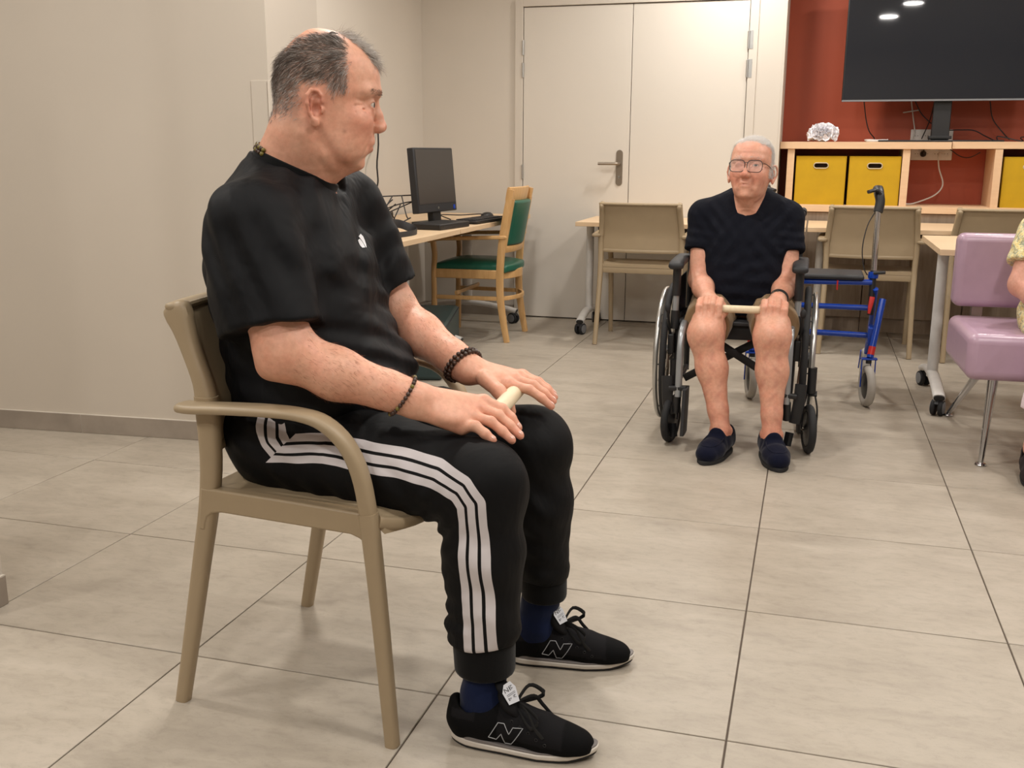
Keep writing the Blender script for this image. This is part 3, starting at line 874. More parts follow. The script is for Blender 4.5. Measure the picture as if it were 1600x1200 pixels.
cable('cable', 'white cable hanging down the wall onto the desk', [(-2.605, 4.94, 2.595), (-2.605, 4.93, 1.9), W(582, 170, 4.9), W(572, 262, 4.95), W(574, 300, 4.95), W(586, 325, 4.95), W(602, 336, 4.9)], .0045, 'white_cable', group='cables hanging on the side wall')
# adapters and a black webbing strap on the nearer desk
for i, (x, y, a, l, lab) in enumerate(((-2.17, 4.66, 10, .20, 'black power strip lying on the nearer desk'), (-2.06, 4.50, 20, .15, 'black adapter stacked beside the strap'), (-2.0, 4.22, 5, .24, 'longest black adapter under the strap'),
                                       (-2.3, 4.45, 30, .18, 'black adapter against the wall on the nearer desk'))):
    t = thing('power_adapter', lab, 'adapter', (x, y, HD), R(a), group='adapters on the nearer desk')
    MB().box(-.042, .042, -l / 2, l / 2, 0, .028).build('case', 'black_plastic', t, 0.006)
    MB().box(-.028, .028, -l / 2 + .02, l / 2 - .02, .028, .038).build('ribs', 'soft_black', t, 0.003)
sp = catmull([(-1.86, 4.05, HD + .004), (-1.84, 4.25, HD + .004), (-1.86, 4.38, HD + .022), (-1.96, 4.62, HD + .055), (-2.0, 4.82, HD + .045), (-1.93, 4.85, HD + .012), (-1.88, 4.70, HD + .006), (-1.9, 4.5, HD + .006)], 6)
tag(MB().sweep(sp, .021, .0015, (0, .25, 1), 6, 5).build('webbing_strap', 'soft_black'), 'black webbing strap looped on the desk edge', 'strap')
tag(MB().prism([(-.05, 0), (.07, 0), (.045, .04), (.0, .055), (-.03, .05)], (-1.87, 4.36, HD), (-.25, 1, 0), (0, 0, 1), .02).build('strap_clip', 'black_plastic', None, 0.004), 'black clip at the end of the webbing strap', 'clip')
p = at(536, 276, 4.3)
tag(MB().box(p[0] - .2, p[0], 4.3, 4.315, HD, p[2]).build('yellow_folder_box', 'yellow', None, 0.004), 'yellow box on the desk behind the man\'s chin', 'box')

# ================================================================== BODIES: smooth blended solids, meshed as one surface
V3 = lambda *a: np.array(a[0] if len(a) == 1 else a, dtype=np.float64)


def nrm_(v): v = V3(v); return v / (np.linalg.norm(v) + 1e-12)


class Fr:
    """local frame: x forward, y left, z up"""
    def __init__(s, o, fwd, up=(0, 0, 1)):
        s.o = V3(o); f = nrm_(fwd); u = V3(up); l = nrm_(np.cross(u, f)); u = np.cross(f, l)
        s.A = np.stack([f, l, u])          # rows: axes
    def p(s, x, y=None, z=None):
        v = V3(x) if y is None else V3(x, y, z)
        return s.o + v @ s.A
    def d(s, x, y, z): return V3(x, y, z) @ s.A
    def loc(s, P): return (P - s.o) @ s.A.T


def smin(a, b, k):
    if k <= 0: return np.minimum(a, b)
    h = np.maximum(k - np.abs(a - b), 0) / k
    return np.minimum(a, b) - h * h * k * .25


def smax(a, b, k): return -smin(-a, -b, k)


class Pr:
    def __init__(s, fn, lo, hi, k, op='u'): s.fn, s.lo, s.hi, s.k, s.op = fn, V3(lo), V3(hi), k, op


class Solid:
    def __init__(s): s.ops = []
    def _add(s, fn, lo, hi, k, op): s.ops.append(Pr(fn, lo, hi, k, op)); return s

    def cone(s, a, b, ra, rb=None, k=.02, op='u', flat=None):
        """round cone; flat=(axis, factor) squeezes it along axis"""
        a, b = V3(a), V3(b); rb = ra if rb is None else rb
        ab = b - a; L2 = max(ab @ ab, 1e-12)
        if flat is not None: fx, ff = nrm_(flat[0]), flat[1]
        def fn(P):
            t = np.clip(((P - a) @ ab) / L2, 0, 1)
            v = P - a - t[:, None] * ab
            r = ra + t * (rb - ra)
            if flat is not None:
                h = v @ fx
                v = v + (h * (1 / ff - 1))[:, None] * fx
                ln = np.sqrt((v * v).sum(1))
                return (ln - r) * (ff if ff < 1 else 1)
            return np.sqrt((v * v).sum(1)) - r
        m = max(ra, rb) * (flat[1] if flat is not None and flat[1] > 1 else 1)
        return s._add(fn, np.minimum(a, b) - m, np.maximum(a, b) + m, k, op)

    def chain(s, pts, rad, k=.02, flat=None, op='u'):
        for i in range(len(pts) - 1): s.cone(pts[i], pts[i + 1], rad[i], rad[i + 1], k if i == 0 else min(k, .012) if k < .012 else k, op, flat)
        return s

    def ell(s, c, r, fr=None, k=.02, op='u'):
        c = V3(c); r = V3(r); A = fr.A if fr is not None else np.eye(3); m = r.max()
        def fn(P):
            q = (P - c) @ A.T
            k0 = np.sqrt(((q / r) ** 2).sum(1)); k1 = np.sqrt(((q / (r * r)) ** 2).sum(1)) + 1e-9
            return k0 * (k0 - 1) / k1
        return s._add(fn, c - m, c + m, k, op)

    def stack(s, fr, z, xf, xb, w, k=.02, ex=2.2, yc=None, op='u'):
        """body of horizontal slices: front, back and half width given over the height"""
        z, xf, xb, w = map(lambda q: np.array(q, float), (z, xf, xb, w))
        from_ = z[0]; to = z[-1]
        # dense smooth tables
        zz = np.linspace(from_, to, 200)
        def sm(v):
            d = np.gradient(v, z)
            i = np.clip(np.searchsorted(z, zz) - 1, 0, len(z) - 2)
            h = z[i + 1] - z[i]; t = (zz - z[i]) / h
            # monotone-ish hermite
            sec = np.diff(v) / np.diff(z)
            dd = d.copy()
            for q in range(1, len(z) - 1):
                dd[q] = 0 if sec[q - 1] * sec[q] <= 0 else 2 * sec[q - 1] * sec[q] / (sec[q - 1] + sec[q])
            dd[0], dd[-1] = sec[0], sec[-1]
            return (2 * t**3 - 3 * t**2 + 1) * v[i] + (t**3 - 2 * t**2 + t) * h * dd[i] + (-2 * t**3 + 3 * t**2) * v[i + 1] + (t**3 - t**2) * h * dd[i + 1]
        F, B, Wd = sm(xf), sm(xb), np.maximum(sm(w), .002)
        Yc = sm(np.array(yc, float)) if yc is not None else None
        def raw(q):
            zc = np.clip(q[:, 2], from_, to)
            f = np.interp(zc, zz, F); b = np.interp(zc, zz, B); wd = np.interp(zc, zz, Wd)
            yo = np.interp(zc, zz, Yc) if Yc is not None else 0
            xc = b * .5 + f * .5
            hx = np.maximum((f - b) * .5, .002)
            u = np.abs(q[:, 0] - xc) / hx; v = np.abs(q[:, 1] - yo) / wd
            r = (u ** ex + v ** ex) ** (1 / ex) + 1e-9
            m = np.sqrt((q[:, 0] - xc) ** 2 + (q[:, 1] - yo) ** 2)
            d = np.where(r > .05, m * (1 - 1 / r), -np.minimum(hx, wd))
            dz = np.maximum(q[:, 2] - to, from_ - q[:, 2])
            return np.maximum(d, dz)
        def fn(P):
            q = fr.loc(P); e = .002
            d = raw(q)
            g = (raw(q + [0, 0, e]) - raw(q - [0, 0, e])) / (2 * e)
            return d / np.sqrt(1 + np.minimum(g * g, 30))
        cn = np.array([fr.p(x_, y_, z_) for x_ in (F.max(), B.min()) for y_ in (-Wd.max(), Wd.max()) for z_ in (from_, to)])
        return s._add(fn, cn.min(0), cn.max(0), k, op)

    def sub(s, other, k=.01, op='u'):
        """a whole solid as one operand"""
        lo = np.min([p.lo for p in other.ops if p.op == 'u'], 0); hi = np.max([p.hi for p in other.ops if p.op == 'u'], 0)
        return s._add(lambda P: other(P), lo, hi, k, op)

    def plane(s, o, n, lo, hi, k=.003, op='i'):
        o, n = V3(o), nrm_(n)
        return s._add(lambda P: (P - o) @ n, lo, hi, k, op)

    def warp(s, fn, lo, hi): return s._add(fn, lo, hi, 0, 'w')

    def __call__(s, P, sel=None):
        d = np.full(len(P), 1.0)
        for p in (s.ops if sel is None else sel):
            if p.op == 'u': d = smin(d, p.fn(P), p.k)
            elif p.op == 's': d = smax(d, -p.fn(P), p.k)
            elif p.op == 'i': d = smax(d, p.fn(P), p.k)
            elif p.op == 'w': d = d + p.fn(P)
        return d

    def bounds(s):
        u = [p for p in s.ops if p.op == 'u']
        return np.min([p.lo for p in u], 0) - .02, np.max([p.hi for p in u], 0) + .02

    def mesh(s, res, lo=None, hi=None, N=16):
        b0, b1 = s.bounds()
        lo = b0 if lo is None else V3(lo); hi = b1 if hi is None else V3(hi)
        dims = np.ceil((hi - lo) / res).astype(int) + 1
        nb = np.ceil(dims / N).astype(int)
        STR = (np.array([1, dims[0] + 2 * N, (dims[0] + 2 * N) * (dims[1] + 2 * N)])).astype(np.int64)
        cid = []; cpos = []; quads = []
        g = np.arange(N + 1)
        LI = np.stack(np.meshgrid(g, g, g, indexing='ij'), -1).reshape(-1, 3)
        half = N * res / 2
        corner = np.array([[i, j, k] for i in (0, 1) for j in (0, 1) for k in (0, 1)])
        edges = [(0, 4), (1, 5), (2, 6), (3, 7), (0, 2), (1, 3), (4, 6), (5, 7), (0, 1), (2, 3), (4, 5), (6, 7)]
        OC = np.array([(p.lo + p.hi) / 2 for p in s.ops]); hw = np.array([(p.hi - p.lo) / 2 for p in s.ops]); kk = np.array([p.k for p in s.ops])
        near = (np.abs(OC[:, None] - OC[None]) <= hw[:, None] + hw[None] + (kk * 1.3)[None, :, None]).all(2)
        km = (near * kk[None]).max(1)
        OH = hw + (km * 1.3 + .010)[:, None] + half
        isu = np.array([p.op == 'u' for p in s.ops])
        BI = np.stack(np.meshgrid(*[np.arange(n_) for n_ in nb], indexing='ij'), -1).reshape(-1, 3)
        CC = lo + (BI * N + N / 2) * res
        MK = (np.abs(CC[:, None, :] - OC[None]) <= OH[None]).all(2)
        go = np.nonzero((MK & isu).any(1))[0]
        if True:
            if True:
                for bq in go:
                    B0 = BI[bq] * N; c = CC[bq]
                    sel = [s.ops[i_] for i_ in np.nonzero(MK[bq])[0]]
                    cc = c[None]
                    dm = s(cc, sel)
                    if np.abs(dm[0]) > half * 1.75 * 1.35 + .012: continue
                    P = lo + (B0 + LI) * res
                    D = s(P, sel).reshape(N + 1, N + 1, N + 1)
                    sg = D < 0
                    if sg.all() or not sg.any(): continue
                    c8 = [sg[i:i + N, j:j + N, k:k + N] for i, j, k in corner]
                    tot = sum(x.astype(np.int8) for x in c8)
                    act = np.argwhere((tot > 0) & (tot < 8))
                    if not len(act): continue
                    v8 = np.stack([D[act[:, 0] + i, act[:, 1] + j, act[:, 2] + k] for i, j, k in corner], 1)
                    acc = np.zeros((len(act), 3)); cnt = np.zeros(len(act))
                    for a, b in edges:
                        va, vb = v8[:, a], v8[:, b]; m = (va < 0) != (vb < 0)
                        t = np.where(m, va / np.where(m, va - vb, 1), 0)
                        pt = corner[a] + t[:, None] * (corner[b] - corner[a])
                        acc += pt * m[:, None]; cnt += m
                    pos = lo + (B0 + act + acc / cnt[:, None]) * res
                    cid.append((act + B0 + 1) @ STR); cpos.append(pos)
                    for ax in range(3):
                        o = [0, 0, 0]; o[ax] = 1
                        A = sg[:N, :N, :N]; Bq = sg[o[0]:N + o[0], o[1]:N + o[1], o[2]:N + o[2]]
                        cr = np.argwhere(A != Bq)
                        if not len(cr): continue
                        flip = A[cr[:, 0], cr[:, 1], cr[:, 2]]
                        u = np.zeros(3, int); v = np.zeros(3, int); u[(ax + 1) % 3] = 1; v[(ax + 2) % 3] = 1
                        base = cr + B0 + 1
                        q = np.stack([(base - u - v) @ STR, (base - v) @ STR, base @ STR, (base - u) @ STR], 1)
                        q[~flip] = q[~flip][:, ::-1]
                        quads.append(q)
        cid = np.concatenate(cid); cpos = np.concatenate(cpos); quads = np.concatenate(quads)
        order = np.argsort(cid); cs = cid[order]
        ix = np.searchsorted(cs, quads); ix = np.clip(ix, 0, len(cs) - 1)
        ok = (cs[ix] == quads).all(1)
        return cpos[order], ix[ok]


def prune(V, F, keep=400):
    """drops stray specks left by the carving"""
    n = len(V); lab = np.arange(n)
    while True:
        LF = lab[F]; m = LF.min(1)
        if (LF == m[:, None]).all(): break
        for k in range(4): np.minimum.at(lab, LF[:, k], m)
        while True:
            l2 = lab[lab]
            if (l2 == lab).all(): break
            lab = l2
    u, inv, c = np.unique(lab, return_inverse=True, return_counts=True)
    ok = (c >= keep)[inv]; ix = np.cumsum(ok) - 1
    F = F[ok[F].all(1)]
    return V[ok], ix[F]


def relax(V, F, it=2, lam=.5):
    """light smoothing of a quad mesh"""
    n = len(V)
    a = np.concatenate([F[:, 0], F[:, 1], F[:, 2], F[:, 3]]); b = np.concatenate([F[:, 1], F[:, 2], F[:, 3], F[:, 0]])
    for _ in range(it):
        acc = np.zeros((n, 3)); c = np.bincount(a, minlength=n) + np.bincount(b, minlength=n)
        for k in range(3):
            acc[:, k] = np.bincount(a, V[b, k], n) + np.bincount(b, V[a, k], n)
        V = V + lam * (acc / np.maximum(c, 1)[:, None] - V)
    return V


def vnormals(V, F):
    d = np.cross(V[F[:, 2]] - V[F[:, 0]], V[F[:, 3]] - V[F[:, 1]])
    N = np.zeros_like(V)
    for k in range(4):
        for c in range(3): N[:, c] += np.bincount(F[:, k], d[:, c], len(V))
    return N / (np.linalg.norm(N, axis=1)[:, None] + 1e-12)


def solid_obj(name, V, F, mat, parent, off, color=None, attrs=None):
    me = bpy.data.meshes.new(name)
    Vl = (V - V3(off)).astype(np.float32)
    me.vertices.add(len(Vl)); me.vertices.foreach_set('co', Vl.ravel())
    me.loops.add(len(F) * 4); me.loops.foreach_set('vertex_index', F.astype(np.int32).ravel())
    me.polygons.add(len(F)); me.polygons.foreach_set('loop_start', np.arange(0, len(F) * 4, 4, dtype=np.int32))
    me.polygons.foreach_set('use_smooth', np.ones(len(F), bool))
    me.update(calc_edges=True)
    if color is not None:
        a = me.color_attributes.new('col', 'FLOAT_COLOR', 'POINT')
        a.data.foreach_set('color', np.concatenate([color, np.ones((len(V), 1))], 1).astype(np.float32).ravel())
    for k, v in (attrs or {}).items():
        a = me.attributes.new(k, 'FLOAT', 'POINT'); a.data.foreach_set('value', v.astype(np.float32))
    me.materials.append(MT[mat] if isinstance(mat, str) else mat)
    o = bpy.data.objects.new(name, me); COL.objects.link(o); o.parent = parent
    return o


def folds(specs):
    """cloth creases: list of (centre, radius, direction across the crease, wavelength, depth, bend)"""
    def fn(P):
        d = np.zeros(len(P))
        for c, r, n, wl, amp, bend in specs:
            q = P - V3(c); w = np.exp(-(q * q).sum(1) / (r * r))
            n = nrm_(n); t = nrm_(np.cross(n, [.3, .5, .81]))
            ph = (q @ n) / wl * 2 * PI + bend * np.sin((q @ t) / (wl * 2.3)) * 1.3
            s_ = np.sin(ph)
            d += amp * w * (s_ * np.abs(s_) ** .3)
        return d
    return fn


def grooves(specs):
    """soft furrows along segments: (a, b, radius, depth)"""
    def fn(P):
        d = np.zeros(len(P))
        for a, b, r, amp in specs:
            a, b = V3(a), V3(b); ab = b - a; t = np.clip(((P - a) @ ab) / (ab @ ab), 0, 1)
            v = P - a - t[:, None] * ab
            d += amp * np.exp(-(v * v).sum(1) / (r * r)) * np.sin(PI * np.clip(t * .86 + .07, 0, 1)) ** .5
        return d
    return fn


def lumps(amp, scale, seed=0):
    r = np.random.RandomState(seed)
    K = r.normal(size=(7, 3)) * scale; ph = r.uniform(0, 6.28, 7)
    return lambda P: amp * sum(np.sin(P @ K[i] + ph[i]) for i in range(7)) / 3.0


# ---- materials that need vertex data
def skin_mat(name, rough=0.48):
    m, nt, bs = new_mat(name)
    vc = nt.nodes.new('ShaderNodeVertexColor'); vc.layer_name = 'col'
    v = tex_coord(nt)
    f = noise(nt, v, 90, 4, .6); f2 = noise(nt, v, 22, 3, .6)
    r1 = ramp(nt, f, [(.3, (.90, .86, .84, 1)), (.7, (1.06, 1.06, 1.06, 1))])
    r2 = ramp(nt, f2, [(.32, (1.03, .93, .91, 1)), (.68, (1, 1.04, 1.04, 1))])
    a = nt.nodes.new('ShaderNodeMix'); a.data_type = 'RGBA'; a.blend_type = 'MULTIPLY'; a.inputs[0].default_value = 1
    nt.links.new(vc.outputs[0], a.inputs[6]); nt.links.new(r1, a.inputs[7])
    b = nt.nodes.new('ShaderNodeMix'); b.data_type = 'RGBA'; b.blend_type = 'MULTIPLY'; b.inputs[0].default_value = 1
    nt.links.new(a.outputs[2], b.inputs[6]); nt.links.new(r2, b.inputs[7])
    nt.links.new(b.outputs[2], bs.inputs['Base Color'])
    bs.inputs['Roughness'].default_value = rough
    bs.inputs['Subsurface Weight'].default_value = 0.12
    bs.inputs['Subsurface Radius'].default_value = (.012, .004, .002)
    bs.inputs['Subsurface Scale'].default_value = 0.6
    bump(nt, bs, noise(nt, v, 420, 4, .7), .28, .0008)
    return m


def cloth_mat(name, rgb, rough=.8, bmp=.3, fold=.5, fscale=9, sheen=.15):
    m, nt, bs = new_mat(name)
    v = tex_coord(nt)
    c = C3(*rgb)
    bs.inputs['Base Color'].default_value = c
    bs.inputs['Roughness'].default_value = rough
    bs.inputs['Specular IOR Level'].default_value = 0.22
    bs.inputs['Sheen Weight'].default_value = sheen
    bs.inputs['Sheen Roughness'].default_value = 0.4
    b1 = nt.nodes.new('ShaderNodeBump'); b1.inputs['Strength'].default_value = fold; b1.inputs['Distance'].default_value = .016
    v2 = tex_coord(nt, 'Object', (1, 1, .55))
    nt.links.new(noise(nt, v2, fscale, 3, .5, 1.0), b1.inputs['Height'])
    b2 = nt.nodes.new('ShaderNodeBump'); b2.inputs['Strength'].default_value = bmp; b2.inputs['Distance'].default_value = .0006
    nt.links.new(noise(nt, v, 900, 2), b2.inputs['Height']); nt.links.new(b1.outputs[0], b2.inputs['Normal'])
    nt.links.new(b2.outputs[0], bs.inputs['Normal'])
    return m, nt, bs


MT['skin'] = skin_mat('skin')
MT['black_tee'] = cloth_mat('black_jersey', (8, 9, 13), .64, .2, .9, 7, .0)[0]
MT['navy_tee'] = cloth_mat('navy_jersey', (10, 13, 25), .88, .25, .6, 12, .0)[0]
MT['khaki'] = cloth_mat('khaki_cotton', (138, 114, 86), .85, .35, .5, 14)[0]
MT['navy_sock'] = cloth_mat('navy_sock', (14, 26, 58), .9, .6, .2, 14)[0]
MT['slipper'] = cloth_mat('navy_velour', (9, 13, 34), .95, .5, .2, 14, .12)[0]
MT['white_trouser'] = cloth_mat('white_cotton_trousers', (222, 206, 210), .8, .3, .4, 14)[0]
MT['rib'] = cloth_mat('black_rib_knit', (8, 8, 9), .9, .6, .1, 14)[0]
MT['sclera'] = M('eye_white', (208, 196, 186), .25, var=0)
MT['iris'] = M('brown_iris', (60, 44, 34), .15, var=0)
MT['lens'] = None


def track_mat():
    """black tricot with three white stripes; the attribute 's' is the distance from the middle stripe in metres"""
    m, nt, bs = cloth_mat('striped_track_fabric', (6, 6, 7), .7, .2, .5, 9, .0)
    at_ = nt.nodes.new('ShaderNodeAttribute'); at_.attribute_name = 's'
    def math_(op, a, b=None):
        n = nt.nodes.new('ShaderNodeMath'); n.operation = op
        for i, x in enumerate((a, b)):
            if x is None: continue
            if isinstance(x, (int, float)): n.inputs[i].default_value = x
            else: nt.links.new(x, n.inputs[i])
        return n.outputs[0]
    a2_ = nt.nodes.new('ShaderNodeAttribute'); a2_.attribute_name = 's_hip'
    a3_ = nt.nodes.new('ShaderNodeAttribute'); a3_.attribute_name = 'hip_side'
    sw_ = math_('GREATER_THAN', a3_.outputs['Fac'], 0.0)
    s0 = math_('ADD', math_('MULTIPLY', sw_, a2_.outputs['Fac']), math_('MULTIPLY', math_('SUBTRACT', 1.0, sw_), at_.outputs['Fac']))
    acc = None
    for c in (-.0262, 0, .0262):
        q = math_('LESS_THAN', math_('ABSOLUTE', math_('SUBTRACT', s0, c)), .0094)
        acc = q if acc is None else math_('MAXIMUM', acc, q)
    mx = nt.nodes.new('ShaderNodeMix'); mx.data_type = 'RGBA'
    mx.inputs[6].default_value = C3(5, 5, 7); mx.inputs[7].default_value = C3(206, 200, 202)
    nt.links.new(acc, mx.inputs[0]); nt.links.new(mx.outputs[2], bs.inputs['Base Color'])
    return m


MT['track'] = track_mat()


# ---- hands: palm, five fingers with two bends, thumb leaving the side of the palm
def finger(S_, pts, r0, k=.007):
    n = len(pts)
    rad = [r0 * (1 - .06 * i) for i in range(n)]; rad[-1] = r0 * .80
    S_.chain(pts, rad, k)


def hand(S_, wrist, knuck, tips, bends, thumb, up, rw=.033, rf=.0100, palm_t=.0165):
    """wrist point, four knuckles, finger joint lists, thumb joints; up = back of the hand"""
    up = nrm_(up); w = V3(wrist)
    ks = [V3(k) for k in knuck]
    for i, kq in enumerate(ks):
        a = w + (kq - w) * .12 + (ks[i] - np.mean(ks, 0)) * .35
        S_.cone(a, kq - up * .003, rw * .62, palm_t * .95, .016, flat=(up, .80))
    mid = (ks[0] + ks[3]) / 2 * .6 + w * .4
    S_.ell(mid - up * .002, (np.linalg.norm(ks[1] - w) * .42, np.linalg.norm(ks[0] - ks[3]) * .56, palm_t), Fr(mid, ks[1] - w, up), .014)
    for kq, jl in zip(ks, bends):
        S_.chain([kq] + [V3(j) for j in jl], [rf * 1.18, rf * 1.0, rf * .93, rf * .80][:len(jl) + 1], .005)
        # knuckle bump
        S_.ell(kq + up * .0035, (.0095, .0095, .0085), None, .010)
    S_.chain([V3(t) for t in thumb], [.0175, .0135, .0118, .0098][:len(thumb)], .010)


def nail(parent, off, tip, dirn, up, r=.0052, mat='nail', ln=.0062):
    f = Fr(tip, dirn, up)
    mb = MB(); vs = []; fs = []
    for i in range(5):
        for j in range(5):
            u = i / 4 * 2 - 1; v = j / 4 * 2 - 1
            kx = math.sqrt(max(0, 1 - .35 * v * v))
            vs.append(tuple(f.p(ln * u * kx, r * v, .0016 * (1 - v * v) + (-.0006 if abs(u) > .9 else 0))))
    for i in range(4):
        for j in range(4): fs.append((i * 5 + j, (i + 1) * 5 + j, (i + 1) * 5 + j + 1, i * 5 + j + 1))
    return mb.add(vs, fs).build('fingernail', mat, parent, off=tuple(off), smooth=80)


MT['nail'] = M('fingernail', (216, 168, 150), .3, var=0)


# ---- heads
def head(S_, f, P):
    """f: Fr at the ear canals, metres; P: dict of the profile and features"""
    sc = P.get('s', 1.0)
    g = lambda x, y, z: f.p(x * sc, y * sc, z * sc)
    z = np.array(P['z']) * sc
    S_.stack(f, z, np.array(P['xf']) * sc, np.array(P['xb']) * sc, np.array(P['w']) * sc, .012, P.get('ex', 2.25))
    age = P.get('age', 0)
    # brow ridge, cheeks, jaw
    for q in (-1, 1):
        S_.cone(g(.100, q * .014, .031), g(.082, q * .050, .032), .0115, .010, .014)
        S_.ell(g(.066, q * .044, -.028), (.026, .022, .024), f, .030)
        S_.ell(g(.036, q * .048 * P.get('jaw', 1), -.078), (.036, .016 * P.get('jaw', 1), .024), f, .030)
        # eye sockets
        S_.ell(g(.112, q * .033, .008), (.017, .019, .0125), f, .012, 's')
        S_.ell(g(.0885, q * .0325, .0075), (.0138, .0155, .0138), f, .004)      # lids over the eyeball
        if not (P.get('shut') == q):
            S_.ell(g(.1020, q * .0350, .0065), (.0125, .0155, P.get('open', .0036)), f, .0022, 's')
        # lower lid bag, upper lid crease
        S_.cone(g(.0945, q * .022, -.0095), g(.0870, q * .045, -.007), .0040 + .002 * age, .0034, .010)
        # nasolabial fold and wings of the nose
        S_.ell(g(.1075, q * .0135, -.037), (.0125, .0085, .0095), f, .006)
        S_.ell(g(.112, q * .0065, -.0445), (.0048, .0032, .003), f, .003, 's')
        S_.cone(g(.101, q * .024, -.040), g(.088, q * (.036 + .003 * age), -.074), .0028 + .0014 * age, .0034 + .001 * age, .007, 's')
        if age:
            S_.cone(g(.093, q * .027, -.080), g(.084, q * .030, -.104), .003, .002, .007, 's')
            for j in range(3):
                S_.cone(g(.078, q * .055, .012 - .007 * j), g(.062, q * .066, .016 - .013 * j), .0012, .0008, .004, 's')
    nb = P['nose']                                                           # nasion, bridge, tip, base
    S_.chain([g(*nb[0]), g(*nb[1]), g(*nb[2])], [.0085 * sc, .0088 * sc, .0118 * sc], .010)
    S_.cone(g(*nb[2]), g(*nb[3]), .0105 * sc, .0065 * sc, .006)
    # mouth
    mo = P['mouth']
    mx, mz, mw_ = mo
    S_.cone(g(mx - .004, -.018, mz + .0062), g(mx - .004, .018, mz + .0062), .0058, None, .007, flat=(f.d(0, 0, 1), .75))
    S_.ell(g(mx - .001, 0, mz + .006), (.0065, .012, .0048), f, .005)
    S_.ell(g(mx - .0035, 0, mz - .0075), (.0078, .0170, .0062), f, .006)
    S_.cone(g(mx + .006, 0, mz), g(mx - .016, -mw_, mz - .002), .0014, .0010, .0035, 's')
    S_.cone(g(mx + .006, 0, mz), g(mx - .016, mw_, mz - .002), .0014, .0010, .0035, 's')
    if P.get('philtrum', 1): S_.cone(g(mx + .010, 0, mz + .024), g(mx + .0075, 0, mz + .014), .0028, .0024, .004, 's')
    ch = P['chin']
    S_.ell(g(ch[0] - .018, 0, ch[1]), (.019, .021, .015), f, .012)
    for j in range(P.get('brow_lines', 2)):
        S_.cone(g(.128, -.03, .056 + .012 * j), g(.130, .0, .058 + .012 * j), .0095, None, .004, 's')
        S_.cone(g(.128, .03, .056 + .012 * j), g(.130, .0, .058 + .012 * j), .0095, None, .004, 's')
    # ears: helix ring, bowl, lobe, tragus
    for q in (-1, 1):
        e = P.get('ear', (-.006, .074, -.003, 1.0, .30))
        tilt = P.get('tilt', .16)
        ce = V3(e[0], q * e[1], e[2]); es = e[3]; out = e[4]
        ax = nrm_((-.30 - out * .35, q * (.80 - out * .2), 0)) * 0
        F2 = Fr((0, 0, 0), (1 * math.cos(out), q * -math.sin(out) * 1, 0), (-math.sin(tilt), 0, math.cos(tilt)))
        def ep(a, b, c=0.0):        # a forward, b up (ear plane), c outwards
            v = F2.A[0] * a + F2.A[2] * b + q * F2.A[1] * c
            return g(*(ce + v * es))
        S_.cone(ep(-.005, .010, -.005), ep(-.003, -.012, -.006), .0150 * es, .0115 * es, .004, flat=(f.d(0, 1, 0), .40))
        hel = [(.010, .010), (.0085, .021), (.001, .0295), (-.010, .030), (-.0175, .021), (-.0185, .006), (-.0145, -.010), (-.008, -.021)]
        S_.chain([ep(a, b, .006 + .003 * (i in (3, 4, 5))) for i, (a, b) in enumerate(hel)], [.0030 * es] * 3 + [.0036 * es] * 3 + [.0036 * es] * 2, .0025)
        anti = [(-.001, .020), (-.009, .014), (-.011, .002), (-.007, -.010)]
        S_.chain([ep(a, b, .003) for a, b in anti], [.0026 * es] * 4, .003)
        S_.ell(ep(-.0035, -.0255, .005), (.0085 * es, .0046 * es, .0095 * es), f, .006)
        S_.ell(ep(.0075, -.004, .006), (.0048 * es, .0038 * es, .0068 * es), f, .004)
        S_.ell(ep(-.0005, -.002, .004), (.0080 * es, .0075 * es, .0100 * es), f, .002, 's')
        S_.cone(ep(.004, .017, .006), ep(-.012, .018, .006), .0032 * es, .0028 * es, .002, 's')
        S_.cone(ep(-.0155, .012, .006), ep(-.0135, -.008, .006), .0024 * es, .0018 * es, .002, 's')


def eyes(f, P, parent, off, look=(1, 0, 0), iris='iris'):
    sc = P.get('s', 1.0)
    for q in (-1, 1):
        if P.get('shut') == q: continue
        c = f.p(.0885 * sc, q * .0325 * sc, .0070 * sc)
        d = nrm_(f.d(*look))
        o = MB().ball((0, 0, 0), .0122 * sc, 20, 14).build('eye', 'sclera', parent)
        o.location = tuple(c - V3(off))
        u = Vector(d)
        MB().lathe([(.0058 * sc, .0108 * sc), (.0050 * sc, .0118 * sc), (.0026 * sc, .0124 * sc)], (0, 0, 0), tuple(u), 18).build('iris', iris, o)
        MB().lathe([(.0024 * sc, .01235 * sc), (.0012 * sc, .01265 * sc)], (0, 0, 0), tuple(u), 12).build('pupil', 'black_plastic', o)


